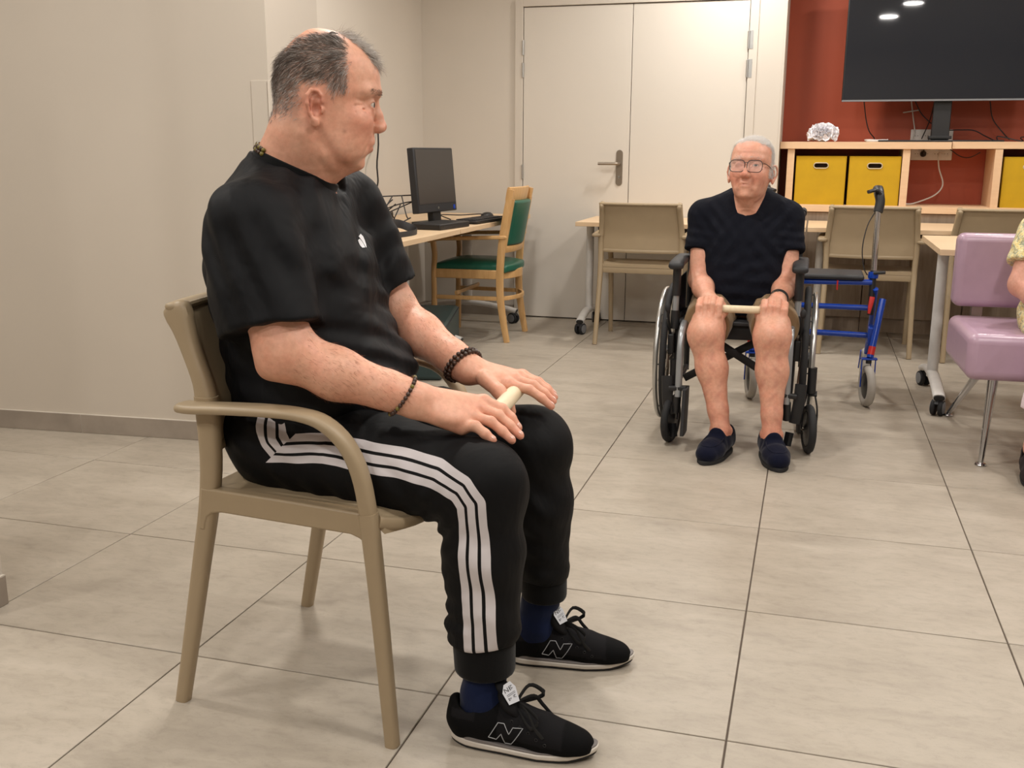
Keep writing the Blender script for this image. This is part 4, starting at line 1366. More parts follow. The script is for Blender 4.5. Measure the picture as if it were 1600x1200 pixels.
def strands(name, mat, parent, off, V, N, pick, dirf, lenf, n, rad=.00045, seed=1, segs=3, lift=.35, colf=None, wild=.20):
    """thin tapered hairs rooted on the surface"""
    rs = np.random.RandomState(seed)
    idx = np.nonzero(pick)[0]
    if not len(idx): return None
    ch = idx[rs.randint(0, len(idx), n)]
    P0 = V[ch] + rs.normal(size=(n, 3)) * .0012; Nn = N[ch]
    D = dirf(P0); D = D - (D * Nn).sum(1)[:, None] * Nn
    D /= (np.linalg.norm(D, axis=1)[:, None] + 1e-9)
    D = D + Nn * lift + rs.normal(size=(n, 3)) * wild
    D /= np.linalg.norm(D, axis=1)[:, None]
    L = lenf(P0) * rs.uniform(.7, 1.15, n)
    U = np.cross(D, Nn); U /= (np.linalg.norm(U, axis=1)[:, None] + 1e-9)
    Wv = np.cross(D, U)
    bend = -Nn * .30 + rs.normal(size=(n, 3)) * .10
    rings = []
    for s_ in range(segs + 1):
        t = s_ / segs
        c = P0 - Nn * .001 + D * (L * t)[:, None] + bend * (L * t * t)[:, None]
        r = rad * (1 - .8 * t)
        for a in (0, 2.094, 4.189):
            rings.append(c + U * (r * math.cos(a)) + Wv * (r * math.sin(a)))
    A = np.stack(rings, 1)                       # n, 3*(segs+1), 3
    m = A.shape[1]
    Vv = A.reshape(-1, 3)
    fs = []
    for s_ in range(segs):
        for a in range(3):
            b = (a + 1) % 3
            fs.append([s_ * 3 + a, s_ * 3 + b, s_ * 3 + 3 + b, s_ * 3 + 3 + a])
    Fq = (np.array(fs)[None] + (np.arange(n) * m)[:, None, None]).reshape(-1, 4)
    col = None
    if colf is not None: col = np.repeat(colf(P0, rs), m, 0)
    return solid_obj(name, Vv, Fq, mat, parent, off, col)


def hair_mat():
    m, nt, bs = new_mat('hair_strands')
    vc = nt.nodes.new('ShaderNodeVertexColor'); vc.layer_name = 'col'
    nt.links.new(vc.outputs[0], bs.inputs['Base Color'])
    bs.inputs['Roughness'].default_value = .5
    return m


MT['hair'] = hair_mat()
LC = lambda r, g, b: np.array([lin(r), lin(g), lin(b)])
gauss = lambda P, c, r: np.exp(-((P - V3(c)) ** 2).sum(1) / (r * r))

# ================================================================== THE MAN IN BLACK
MO = (-0.98, 1.88, 0.0)
man = thing('person', 'grey-haired man in black t-shirt and striped track trousers, seated sideways, hands on a stick', 'person', MO)

A36 = R(25)
HF = Fr((-.931, 1.868, 1.2005), (math.cos(A36), math.sin(A36), -.02), (.02, .02, 1))
MH = dict(
    z=[-.150, -.125, -.119, -.111, -.0965, -.088, -.075, -.060, -.035, -.010, .0085, .034, .062, .082, .105, .125, .138, .147, .1515],
    xf=[.010, .042, .056, .0715, .0790, .0875, .0955, .1015, .0965, .097, .0980, .1135, .1120, .106, .091, .069, .046, .022, .0],
    xb=[-.040, -.050, -.052, -.055, -.065, -.072, -.078, -.084, -.089, -.093, -.096, -.098, -.095, -.0885, -.076, -.060, -.044, -.030, -.014],
    w=[.034, .043, .048, .053, .060, .063, .066, .069, .073, .075, .0765, .078, .078, .0765, .071, .060, .047, .030, .008],
    nose=[(.1015, 0, .010), (.1070, 0, -.012), (.1125, 0, -.0325), (.1045, 0, -.0415)],
    mouth=(.0930, -.0715, .026), chin=(.078, -.107), ear=(-.013, .0745, -.004, 1.08, .30), tilt=.17, age=.25, brow_lines=3, open=.0046, s=.975)

body = Solid()
head(body, HF, MH)
g = HF.p
# neck (thick, fleshy under the jaw) down into the chest
body.cone(g(-.038, 0, -.050), (-1.014, 1.860, 1.045), .061, .072, .03)
body.cone(g(-.060, 0, -.060), (-1.046, 1.860, 1.050), .046, .056, .03)
body.cone(g(.008, 0, -.098), (-.990, 1.866, 1.060), .034, .046, .03)
body.cone(g(.034, 0, -.106), g(-.020, 0, -.122), .016, .018, .02)
for q in (-1, 1):
    body.cone(g(-.030, q * .052, -.050), (-.972, 1.868 + q * .018, 1.050), .013, .011, .02)
body.warp(grooves([(g(-.014, q * .072, -.052), g(.048, q * .040, -.122), .014, .0060) for q in (-1, 1)] +
                  [(g(-.010, q * .064, -.100), g(.020, q * .045, -.150), .007, .0030) for q in (-1, 1)] +
                  [(g(.098, q * .022, -.046), g(.078, q * .040, -.082), .005, .0022) for q in (-1, 1)] +
                  [(g(.088, q * .046, .000), g(.070, q * .064, -.012), .004, .0012) for q in (-1, 1)] +
                  [(g(.086, q * .050, .010), g(.066, q * .066, .012), .004, .0012) for q in (-1, 1)]), (-1.03, 1.76, 1.03), (-.78, 1.98, 1.27))
# hidden core of the trunk, so that head and arms are one body
body.cone((-1.025, 1.86, .99), (-1.0, 1.875, .72), .075, .11, .05)
# shoulders and arms
shR, elR, wrR = V3(-.985, 1.675, .975), V3(-.915, 1.640, .762), V3(-.690, 1.712, .668)
shL, elL, wrL = V3(-.975, 2.065, .985), V3(-.900, 2.105, .775), V3(-.678, 1.995, .668)
for sh, el, wr, q in ((shR, elR, wrR, -1), (shL, elL, wrL, 1)):
    body.cone((-1.0, 1.87, .98), sh, .075, .062, .04)
    body.cone(sh, el, .064, .053, .03)
    body.ell(el + V3(.000, 0, .000), (.052, .050, .053), None, .02)
    fa = wr - el
    body.cone(el + fa * .04 + V3(0, 0, -.004), el + fa * .40 + V3(0, 0, -.008), .049, .0470, .02)
    body.cone(el + fa * .40 + V3(0, 0, -.008), wr, .047, .0310, .02)
    body.cone(el + fa * .80, wr, .034, .0305, .02, flat=((0, 0, 1), .92))
    body.ell(el + V3(-.034, 0, -.036), (.019, .018, .019), None, .025)      # point of the elbow
    body.ell(wr + V3(-.008, q * .018, .010), (.013, .010, .010), None, .012)   # wrist bone

# right hand: flat over the stick and the knee
upR = nrm_((.28, -.24, .92)); upL = nrm_((.30, .10, .95))
kR = [at(757, 620, 1.800), at(748, 630, 1.780), at(736, 643, 1.755), at(723, 660, 1.732)]
kR = [k - upR * .010 for k in kR]
fR = [[at(786, 634, 1.802), at(800, 648, 1.802), at(811, 664, 1.800)],
      [at(780, 644, 1.780), at(798, 660, 1.780), at(814, 676, 1.778)],
      [at(768, 654, 1.756), at(786, 669, 1.756), at(801, 683, 1.754)],
      [at(744, 661, 1.730), at(759, 673, 1.728), at(771, 683, 1.728)]]
fR = [[p - upR * .007 for p in l] for l in fR]
hand(body, wrR, kR, None, fR, [at(700, 630, 1.77), at(735, 634, 1.815), at(756, 648, 1.845), at(768, 662, 1.85)], upR)
kL = [at(797, 594, 1.975), at(805, 586, 2.000), at(812, 581, 2.024), at(818, 580, 2.046)]
kL = [k - upL * .010 for k in kL]
fL = [[at(829, 604, 1.975), at(848, 617, 1.975), at(863, 630, 1.977)],
      [at(835, 597, 2.000), at(852, 609, 2.002), at(866, 622, 2.004)],
      [at(840, 593, 2.024), at(856, 605, 2.026), at(868, 616, 2.028)],
      [at(843, 592, 2.046), at(856, 602, 2.048), at(866, 611, 2.050)]]
fL = [[p - upL * .007 for p in l] for l in fL]
hand(body, wrL, kL, None, fL, [at(758, 592, 1.955), at(780, 612, 1.925), at(793, 630, 1.915), at(799, 643, 1.915)], upL)
_t = __import__('time').time()
V, F = prune(*body.mesh(.0023))
V = relax(V, F, 1, .5)
N_ = vnormals(V, F)
print('man body', len(V), __import__('time').time() - _t)
# colours of the skin, with shade painted in under the jaw
q = HF.loc(V)
base = LC(222, 168, 142)
col = np.tile(base, (len(V), 1))
def mixc(c, w):
    global col
    w = np.clip(w, 0, 1)[:, None]; col = col * (1 - w) + c * w
inh = (q[:, 2] > -.14) & (np.abs(q[:, 1]) < .12) & (np.abs(q[:, 0]) < .16)
mixc(LC(196, 120, 98), .55 * gauss(q, (.118, 0, -.036), .022) * inh)
for s_ in (-1, 1):
    mixc(LC(196, 122, 100), .5 * gauss(q, (.075, s_ * .05, -.03), .035) * inh)
    mixc(LC(184, 104, 84), .6 * gauss(q, (-.013, s_ * .082, .004), .030) * inh)
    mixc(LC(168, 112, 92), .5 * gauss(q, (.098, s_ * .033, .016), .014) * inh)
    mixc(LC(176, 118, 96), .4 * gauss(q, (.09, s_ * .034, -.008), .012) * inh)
mixc(LC(178, 112, 86), .30 * np.clip((-q[:, 2] - .075) / .05, 0, 1) * np.clip((q[:, 2] + .24) / .05, 0, 1) * np.clip((.06 - q[:, 0]) / .05, 0, 1) * (np.abs(q[:, 1]) < .13))  # shade below the jaw, painted into the skin colour
mixc(LC(176, 100, 92), .7 * gauss(q * [1, .5, 1], (.092, 0, -.079), .009) * inh)
mixc(LC(176, 100, 92), .5 * gauss(q * [1, .5, 1], (.096, 0, -.0665), .006) * inh)
for (a, b, c, r, w) in ((.062, -.066, .004, .004, .5), (.078, -.056, -.010, .003, .8), (.066, -.062, -.034, .003, .5), (.05, -.068, -.02, .003, .35), (.04, -.07, -.045, .004, .3), (.07, -.058, .03, .005, .25), (.045, -.074, .05, .006, .2)):
    mixc(LC(120, 74, 56), w * gauss(q, (a, b, c), r))
# grey stubble of the cropped hair on the scalp
th = q[:, 2] - (-.02 + .0)
def hairline(q):
    q = q / MH['s']
    x, y, z = q[:, 0], np.abs(q[:, 1]), q[:, 2]
    wob = .004 * np.sin(q[:, 1] * 140) + .003 * np.sin(x * 170 + 1)
    top = (y < .052 + wob) & (z > .104)
    side = (x < .046 + wob * .5 - .12 * np.clip(.045 - z, 0, .1)) & (z > np.where(x < -.040, -.040, .022 + (x + .03) * .10)) & (z < .136) & ~top & ~((x > -.046) & (x < .012) & (z < .046))
    front = (z > .088) & (x > .030) & (y < .032 + wob)
    return side, front, top
rj = np.random.RandomState(4)
side, front, crown = hairline(q + rj.normal(size=q.shape) * .0045)
sm = np.mean([hairline(q + rj.normal(size=q.shape) * .004)[0] for _ in range(5)], 0) * (inh | (q[:, 2] > 0))
side &= inh | (q[:, 2] > 0)
fade = np.clip((q[:, 2] + .045) / .07, 0, 1)
mixc(LC(142, 126, 116), .7 * sm * fade)
mixc(LC(186, 146, 128), .3 * np.mean([hairline(q + rj.normal(size=q.shape) * .006)[1] for _ in range(4)], 0))
# forearm hair shade, redder knuckles
for c in kR + kL: mixc(LC(206, 128, 106), .4 * gauss(V, c, .012))
for l in fR + fL: mixc(LC(212, 138, 118), .5 * gauss(V, l[-1], .014)); mixc(LC(190, 116, 94), .4 * gauss(V, l[0] + upR * .008, .005))
solid_obj('body', V, F, 'skin', man, MO, col)
eyes(HF, MH, man, MO, (.98, -.12, .0))
# hair
def hdir(P):
    l = HF.loc(P); n = len(P)
    d = np.tile(HF.d(-.75, 0, -.55), (n, 1))
    up = np.clip((l[:, 2] - .07) / .05, 0, 1)[:, None]
    d = d * (1 - up) + np.tile(HF.d(-.6, 0, .35), (n, 1)) * up
    fr_ = (l[:, 0] > .0) & (l[:, 2] > .080) & (np.abs(l[:, 1]) < .042)
    d[fr_] = HF.d(.9, -.1, .12)
    tmp = (l[:, 0] > .01) & (l[:, 2] < .06) & (l[:, 2] > .0)
    d[tmp] = HF.d(-.35, 0, -.8)
    return d
def hlen(P):
    l = HF.loc(P)
    L = np.clip(.010 + (l[:, 2] + .01) * .10, .005, .017)
    L = np.where((l[:, 2] > .085) & (l[:, 0] < -.03), .026, L)
    L = np.where((l[:, 0] > .02) & (l[:, 2] > .085), .026, L)
    return L
def hcol(P, rs):
    l = HF.loc(P); n = len(P)
    gcol = np.clip((l[:, 2] - .0) / .06, 0, 1)
    dark = LC(112, 99, 90); lite = LC(196, 188, 182)
    w = np.clip(.15 + .72 * gcol, 0, 1) * (l[:, 0] < .03) * .95 + (l[:, 0] >= .03) * .6
    pick = rs.uniform(0, 1, n) < w
    c = np.where(pick[:, None], dark, lite) * rs.uniform(.75, 1.25, (n, 1))
    return c
strands('hair', 'hair', man, MO, V, N_, side & (np.random.RandomState(1).uniform(0, 1, len(V)) < np.clip((q[:, 2] + .030) / .04, .05, 1) * (q[:, 2] > -.032)), hdir, hlen, 15000, .00036, 2, 3, .34, hcol)
strands('forelock', 'hair', man, MO, V, N_, front, hdir, lambda P: np.full(len(P), .031), 1700, .00036, 3, 4, .62, lambda P, rs: LC(190, 180, 170) * rs.uniform(.6, 1.15, (len(P), 1)), .42)
# eyebrows
brow = ((q[:, 2] > .026) & (q[:, 2] < .037) & (q[:, 0] > .075) & (np.abs(q[:, 1]) > .012) & (np.abs(q[:, 1]) < .052))
strands('eyebrows', 'hair', man, MO, V, N_, brow, lambda P: np.tile(HF.d(-.2, 0, -.1), (len(P), 1)) + np.sign(HF.loc(P)[:, 1])[:, None] * HF.A[1], lambda P: np.full(len(P), .010), 420, .0003, 4, 2, .3,
        lambda P, rs: LC(92, 78, 68) * rs.uniform(.8, 1.6, (len(P), 1)))
# fine hair on the forearms
for nm, el, wr, sd in (('arm_hair', elR, wrR, 7), ('arm_hair', elL, wrL, 8)):
    ax = nrm_(wr - el); tt = (V - el) @ ax / np.linalg.norm(wr - el)
    rad_ = np.linalg.norm(V - el - ((V - el) @ ax)[:, None] * ax, axis=1)
    strands(nm, 'hair', man, MO, V, N_, (tt > .12) & (tt < .98) & (rad_ < .075), lambda P, ax=ax: np.tile(ax + V3(0, 0, -.5), (len(P), 1)), lambda P: np.full(len(P), .012), 1900, .00017, sd, 2, .35,
            lambda P, rs: np.tile(LC(140, 84, 54), (len(P), 1)) * rs.uniform(.7, 1.3, (len(P), 1)))
for l, u, off_ in ((fR, upR, 0), (fL, upL, 0)):
    for k_, ln in enumerate(l):
        d_ = nrm_(ln[2] - ln[1])
        up_ = nrm_(u - d_ * (u @ d_))
        nail(man, MO, ln[2] + up_ * .0072 - d_ * .0030, d_, up_, .0048, 'nail', .0052)

# ---- t-shirt
tee = Solid()
TF = Fr((-1.0, 1.875, 0), (1, .10, 0))
zz = [.50, .56, .62, .68, .74, .80, .86, .92, .98, 1.02, 1.055, 1.085, 1.105]
tee.cone((-1.026, 1.864, 1.085), (-.980, 1.868, 1.050), .070, .062, .035)
tee.stack(TF, zz,
          [.135, .160, .185, .195, .185, .165, .150, .135, .110, .092, .072, .048, .020],
          [-.105, -.115, -.128, -.140, -.150, -.158, -.166, -.170, -.166, -.150, -.130, -.105, -.070],
          [.165, .178, .188, .196, .200, .204, .208, .210, .196, .165, .125, .085, .045], .03, 2.5)
for sh, el, q in ((shR, elR, -1), (shL, elL, 1)):
    ax = nrm_(el - sh); end = sh + ax * (.178 if q < 0 else .170)
    tee.cone((-1.01, 1.872 + q * .06, 1.035), sh + V3(-.008, -q * .01, .022), .062, .072, .05)
    sl = Solid()
    sl.cone(sh + V3(0, 0, .012), sh + ax * .24, .077, .079, .03)
    sl.cone(sh + V3(-.045, 0, -.05), sh + ax * .24 + V3(-.046, 0, 0), .060, .070, .04)
    lo, hi = sh - .35, sh + .35
    sl.plane(end + V3(0, 0, -.004), ax + V3(-.06, 0, 0), lo, hi, .003)
    tee.sub(sl, .022)
# loose hem over the lap
tee.ell((-.905, 1.90, .665), (.125, .175, .065), None, .06)
# neckline: a clean slanting opening
cB, cF, cN = at(397, 236, 1.872), at(514, 290, 1.878), at(450, 263, 1.795)
cn_ = nrm_(np.cross(cF - cB, cN - cB)); cn_ = cn_ if cn_[2] > 0 else -cn_
cc_ = (cB + cF) / 2
op = Solid().cone(cc_ - cn_ * .10, cc_ + cn_ * .25, .115, .115, 0)
op.plane(cc_, -cn_, cc_ - .4, cc_ + .4, .002)
tee.sub(op, .006, 's')
tee.plane((0, 0, .470), (0, 0, -1), (-2, 1, 0), (0, 3, 2))
tee.warp(folds([((-.86, 1.80, .72), .11, (.35, .2, 1), .042, .0034, 1.6), ((-.84, 1.95, .74), .10, (-.3, .3, 1), .055, .0042, 1.6), ((-.83, 1.93, .66), .09, (.2, .3, 1), .04, .003, 1.9),
                 ((-.90, 1.74, .86), .12, (1, -.3, .9), .06, .0035, 1.0), ((-.93, 1.80, 1.0), .12, (.8, .8, -.3), .055, .0030, .8), ((-1.06, 1.70, .62), .12, (.3, 0, 1), .06, .004, 1.2),
                 ((-1.10, 1.72, .82), .12, (.5, 0, .9), .07, .0035, 1.0), ((-.97, 1.62, .93), .09, (.9, 0, .35), .05, .0028, .8), ((-.88, 2.03, .93), .10, (.9, 0, -.5), .045, .003, 1.0),
                 ((-.86, 1.93, .90), .12, (1, .5, -.2), .06, .0032, 1.0)]), (-1.4, 1.5, .4), (-.6, 2.3, 1.2))
tee.warp(folds([((-.93, 1.80, .96), .13, (1, .45, .25), .046, .0042, 1.0), ((-.90, 1.92, .92), .13, (1, .5, -.1), .05, .0040, .8), ((-.96, 1.66, .90), .11, (1, 0, .55), .05, .0036, .9),
                 ((-1.05, 1.66, .96), .10, (1, 0, .3), .05, .003, .9), ((-.90, 1.76, .76), .10, (.9, -.3, .7), .045, .0045, 1.2), ((-.85, 1.90, .80), .10, (.5, .3, .9), .05, .0045, 1.3)]), (-1.4, 1.5, .4), (-.6, 2.3, 1.2))
tee.warp(lumps(.0034, 22, 3), (-1.4, 1.5, .4), (-.6, 2.3, 1.2))
V, F = tee.mesh(.0045)
V = relax(V, F, 2, .5)
ts = solid_obj('t_shirt', V, F, 'black_tee', man, MO)
# ribbed collar: a band lying on the neck opening
def snapto(S_, P, it=10):
    P = V3(P).reshape(-1, 3)
    for _ in range(it):
        d = S_(P); e = .002
        G = np.stack([(S_(P + [e, 0, 0]) - S_(P - [e, 0, 0])), (S_(P + [0, e, 0]) - S_(P - [0, e, 0])), (S_(P + [0, 0, e]) - S_(P - [0, 0, e]))], 1) / (2 * e)
        G /= (np.linalg.norm(G, axis=1)[:, None] + 1e-9)
        P = P - d[:, None] * G
    return P, G
rg = []
fu = nrm_(cF - cB); fv = np.cross(cn_, fu)
for i in range(48):
    a = 2 * PI * i / 48; d_ = fu * math.cos(a) + fv * math.sin(a)
    ts_ = np.linspace(.02, .13, 160); f_ = body(cc_ + d_ * ts_[:, None]); k_ = np.argmax(f_ > 0)
    rg.append(cc_ + d_ * (ts_[k_] + .0035) - cn_ * .002)
rg = np.array(rg)
for _ in range(3): rg = (rg + np.roll(rg, 1, 0) + np.roll(rg, -1, 0)) / 3
MB().sweep([tuple(p_) for p_ in rg], .0105, .0030, tuple(cn_), 8, 3, closed=True).build('collar', 'rib', ts, off=MO)
# logo on the left chest
vd = nrm_(at(566, 376, 1.9) - V3(0, 0, CZ))
p0_ = at(566, 376, 1.6); ts_ = np.linspace(0, .6, 1200); f_ = tee(p0_ + vd * ts_[:, None])
lc = p0_ + vd * ts_[np.argmax(f_ < 0)]
LF = Fr(lc, -vd, (0, 0, 1))
for e1, e2 in (([(315, 185), (365, 240), (400, 330), (420, 400), (430, 470)], [(270, 240), (300, 275), (345, 340), (385, 410), (416, 470)]),
               ([(290, 290), (330, 335), (370, 400), (400, 470)], [(255, 320), (275, 380), (300, 432), (342, 476)])):
    n_ = 9; w_ = 3; vs = []
    t0 = np.linspace(0, 1, len(e1))
    for i in range(n_):
        t_ = i / (n_ - 1)
        a_ = np.array([np.interp(t_, t0, [p_[c] for p_ in e1]) for c in (0, 1)]); b_ = np.array([np.interp(t_, t0, [p_[c] for p_ in e2]) for c in (0, 1)])
        for k in range(w_ + 1):
            q_ = a_ + (b_ - a_) * k / w_
            vs.append(LF.p(.06, (q_[0] - 343) / 10300, (330 - q_[1]) / 10300))
    vs = np.array([p_ + vd * max(0.0, np.linspace(0, .12, 400)[np.argmax(tee(p_ + vd * np.linspace(0, .12, 400)[:, None]) < 0)] - .0032) for p_ in vs])
    MB().add([tuple(p_) for p_ in vs], [(i * (w_ + 1) + k, i * (w_ + 1) + k + 1, (i + 1) * (w_ + 1) + k + 1, (i + 1) * (w_ + 1) + k) for i in range(n_ - 1) for k in range(w_)]).build('chest_mark', 'white_plastic', ts, off=MO, smooth=80)
MT.setdefault('x', None)

# bead necklace and bracelets
def beads(name, label, pts, r, mats, closed=False, step=2.05):
    root = bpy.data.objects.new(name, None); COL.objects.link(root); root.parent = man
    if label: root['label'] = label
    P = [Vector(p) for p in pts]
    if closed: P.append(P[0])
    L = [0]
    for a, b in zip(P[:-1], P[1:]): L.append(L[-1] + (b - a).length)
    n = max(2, int(L[-1] / (r * step))); me = {}
    for i in range(n):
        s_ = (i + .5) / n * L[-1]
        j = max(k for k in range(len(L) - 1) if L[k] <= s_ + 1e-9)
        t_ = (s_ - L[j]) / max(1e-9, L[j + 1] - L[j]); p = P[j].lerp(P[j + 1], t_)
        mt = mats[i % len(mats)]
        if mt not in me:
            o = MB().ball((0, 0, 0), r, 10, 7).build('bead', mt, root); me[mt] = o
        else:
            o = me[mt].copy(); COL.objects.link(o); o.parent = root
        o.location = p - Vector(MO)
    return root
MT['bead_brown'] = M('dark_wood_bead', (66, 46, 36), .4, var=.2)
MT['bead_olive'] = M('olive_bead', (116, 104, 46), .4, var=.3)
MT['bead_stone'] = M('grey_green_bead', (128, 128, 104), .4)
def ring_on(S_, c, ax, n=40, r0=.05, up=0.0):
    ax = nrm_(ax); u = nrm_(np.cross(ax, [0, 0, 1])); w = np.cross(u, ax)
    out = []
    for i in range(n):
        a = 2 * PI * i / n; dd = u * math.cos(a) + w * math.sin(a)
        ts_ = np.linspace(.005, .085, 90); q_ = c + dd * ts_[:, None]; f_ = S_(q_)
        k_ = np.argmax(f_ > 0); out.append(tuple(c + dd * (ts_[k_] + up)))
    return out
axR = wrR - elR; axL = wrL - elL
bead_sets = [(wrR - nrm_(axR) * .022, nrm_(axR + V3(.05, .06, -.12)), .0042, ['bead_brown', 'bead_brown', 'bead_brown', 'bead_olive'])]
for c_, a_, r_, ms_ in bead_sets:
    beads('bracelet', 'brown and olive bead bracelet', ring_on(body, c_, a_, 40, up=r_ * .7), r_, ms_, True)
for k_ in (0, 1):
    c_ = wrL - nrm_(axL) * (.024 - .0095 * k_)
    beads('bracelet', 'dark bead bracelet wound twice', ring_on(body, c_, nrm_(axL + V3(0, 0, -.05)), 40, up=.0035), .0050, ['bead_brown'], True)
near = fv if fv[1] < 0 else -fv
for lift_, mats_, r_ in ((.0135, ['bead_olive', 'bead_brown', 'bead_brown'], .0046), (.0215, ['bead_brown', 'bead_olive'], .0042)):
    nk = []
    for i in range(26):
        t_ = R(-50 + 125 * i / 25); d_ = -fu * math.cos(t_) + near * math.sin(t_)
        c_ = cc_ + cn_ * (lift_ - .010 * max(0, math.sin(t_)) ** 2)
        ts_ = np.linspace(.02, .14, 160); f_ = body(c_ + d_ * ts_[:, None]); k_ = np.argmax(f_ > 0)
        nk.append(tuple(c_ + d_ * (ts_[k_] + .0035)))
    beads('bead_necklace', 'olive and brown bead necklace', nk, r_, mats_)

# ---- track trousers
tr = Solid()
hpR, knR, ankR = V3(-1.00, 1.775, .545), V3(-.565, 1.726, .508), V3(-.552, 1.706, .218)
hpL, knL, ankL = V3(-1.00, 1.975, .545), V3(-.553, 2.025, .500), V3(-.518, 2.030, .215)
tr.ell((-1.015, 1.875, .575), (.130, .205, .115), None, .04)
tr.cone((-1.01, 1.80, .555), (-1.01, 1.95, .555), .105, .105, .04)
for hp, kn, ank, q in ((hpR, knR, ankR, -1), (hpL, knL, ankL, 1)):
    d_ = kn - hp
    tr.cone(hp, hp + d_ * .55, .103, .096, .04, flat=((0, 0, 1), .96))
    tr.cone(hp + d_ * .55, kn, .096, .080, .03)
    tr.ell(kn + V3(.012, 0, -.004), (.078, .076, .082), None, .03)
    s_ = ank - kn
    tr.cone(kn + V3(.0, 0, 0), kn + s_ * .45 + V3(.004, 0, 0), .078, .076, .03)
    tr.cone(kn + s_ * .45 + V3(.004, 0, 0), ank, .076, .068 if q < 0 else .055, .02)
    # blouson drop above the cuff
    tr.ell(ank + V3(0, 0, .012), (.070, .064, .024) if q < 0 else (.056, .056, .022), None, .012)
    tr.plane(ank + V3(0, 0, -.012), (0, 0, -1), ank - .12, ank + .12, .004)
tr.warp(folds([((-.64, 1.70, .45), .065, (.7, 0, -.7), .030, .0065, 1.0), ((-.86, 1.70, .46), .13, (.9, 0, .35), .055, .0038, 1.2), ((-.72, 1.72, .47), .10, (.8, 0, .6), .045, .0035, 1.2),
               ((-.50, 2.0, .40), .09, (.8, 0, .55), .045, .0022, 1.0), ((-.53, 1.98, .30), .10, (.5, 0, .8), .05, .0026, 1.0), ((-.55, 1.70, .30), .12, (.6, .3, .75), .075, .0030, 1.0),
               ((-.60, 1.70, .25), .06, (0, 0, 1), .035, .005, 1.0), ((-.78, 1.95, .62), .08, (1, 0, .3), .035, .005, 1.5), ((-.98, 1.70, .60), .10, (.6, 0, .8), .05, .0045, 1.2),
               ((-.85, 1.72, .60), .10, (1, 0, .6), .05, .003, 1.0)]), (-1.3, 1.5, 0), (-.3, 2.3, .8))
tr.warp(lumps(.002, 24, 5), (-1.3, 1.5, 0), (-.3, 2.3, .8))
V, F = tr.mesh(.0046)
V = relax(V, F, 2, .5)
# stripes: distance (in the side plane) from the line of the middle stripe
def XZ(px, py, Y): p = at(px, py, Y); return (p[0], p[2])
line = [XZ(350, 700, 1.66), XZ(440, 704, 1.66), XZ(500, 705, 1.65), XZ(560, 714, 1.65), XZ(620, 726, 1.65), XZ(680, 742, 1.65), XZ(722, 762, 1.65), XZ(739, 786, 1.65), XZ(742, 820, 1.655), XZ(748, 900, 1.66), XZ(754, 960, 1.665), XZ(758, 1030, 1.67), XZ(762, 1130, 1.67)]
hipl = [XZ(406, 560, 1.66), XZ(409, 640, 1.66), XZ(413, 664, 1.66), XZ(422, 690, 1.66), XZ(437, 708, 1.66), XZ(470, 744, 1.66)]
def sdist(P2, pl):
    best = np.full(len(P2), 9.0); sg_ = np.ones(len(P2))
    for a, b in zip(pl[:-1], pl[1:]):
        a = np.array(a); b = np.array(b); ab = b - a; t_ = np.clip(((P2 - a) @ ab) / (ab @ ab), 0, 1)
        v = P2 - a - t_[:, None] * ab; d_ = np.sqrt((v * v).sum(1)); m = d_ < best
        best = np.where(m, d_, best); cr = ab[0] * v[:, 1] - ab[1] * v[:, 0]
        sg_ = np.where(m, np.sign(cr), sg_)
    return best * sg_
P2 = V[:, [0, 2]]
sA = sdist(P2, line); sB = sdist(P2, hipl) * 1.42
# the fold on the hip parts the two runs of stripes
f0 = np.array(XZ(421, 716, 1.66)); f1 = np.array(XZ(457, 678, 1.66)); fd = f1 - f0
side_ = fd[0] * (P2[:, 1] - f0[1]) - fd[1] * (P2[:, 0] - f0[0])
sA = sA * (1.17 + .17 * np.clip((V[:, 2] - .40) / .06, 0, 1))
s_attr = sA
legc = np.where(V[:, 1] < 1.88, 1.735, 9)
outer = (V[:, 1] < 1.735) | (V[:, 1] > 2.04)
s_attr = np.where(outer, s_attr, 9.0); sB = np.where(outer, sB, 9.0)

trs = solid_obj('trousers', V, F, 'track', man, MO, None, {'s': s_attr, 's_hip': sB, 'hip_side': side_ * 100})
for q, ank, rx, cl in ((-1, ankR, .061, .078), (1, ankL, .052, .062)):
    c = Solid(); c.cone(ank + V3(0, 0, -.008), ank + V3(.002, 0, -cl + .01), rx, rx * .97, 0)
    c.plane(ank + V3(0, 0, -cl), (0, 0, -1), ank - .2, ank + .2, .008)
    c.plane(ank + V3(0, 0, .0), (0, 0, 1), ank - .2, ank + .2, .004)
    Vc, Fc = c.mesh(.005)
    solid_obj('cuff', Vc, Fc, 'rib', trs, MO)


# ---- socks and trainers
def letter_strip(parent, mat, segs, fr, w, snap, th=.0009, name='side_letter', off=MO):
    """outlined strokes laid on the surface: segs = list of 2-D polylines in the plane (x, z) of frame fr"""
    out = []
    for pl in segs:
        P = []
        for a, b in zip(pl[:-1], pl[1:]):
            for k in range(6): P.append((a[0] + (b[0] - a[0]) * k / 6, a[1] + (b[1] - a[1]) * k / 6))
        P.append(pl[-1])
        W3 = np.array([fr.p(a, 0, b) for a, b in P])
        W3, G = snap(W3)
        out.append([tuple(p + n_ * .0006) for p, n_ in zip(W3, G)])
    m = MB()
    for l in out: m.tube(l, w, 5)
    return m.build(name, mat, parent, off=off)


def ell_project(S_, P, d, maxd=.08):
    """move points along d onto the surface of S_, coming from outside"""
    res = []; G = []
    d = nrm_(d)
    for p in P:
        ts_ = np.linspace(0, maxd, 240); q_ = p + d * ts_[:, None]; f_ = S_(q_)
        k_ = np.argmax(f_ < 0) if (f_ < 0).any() else len(ts_) // 2
        res.append(q_[k_]); G.append(-d)
    return np.array(res), np.array(G)


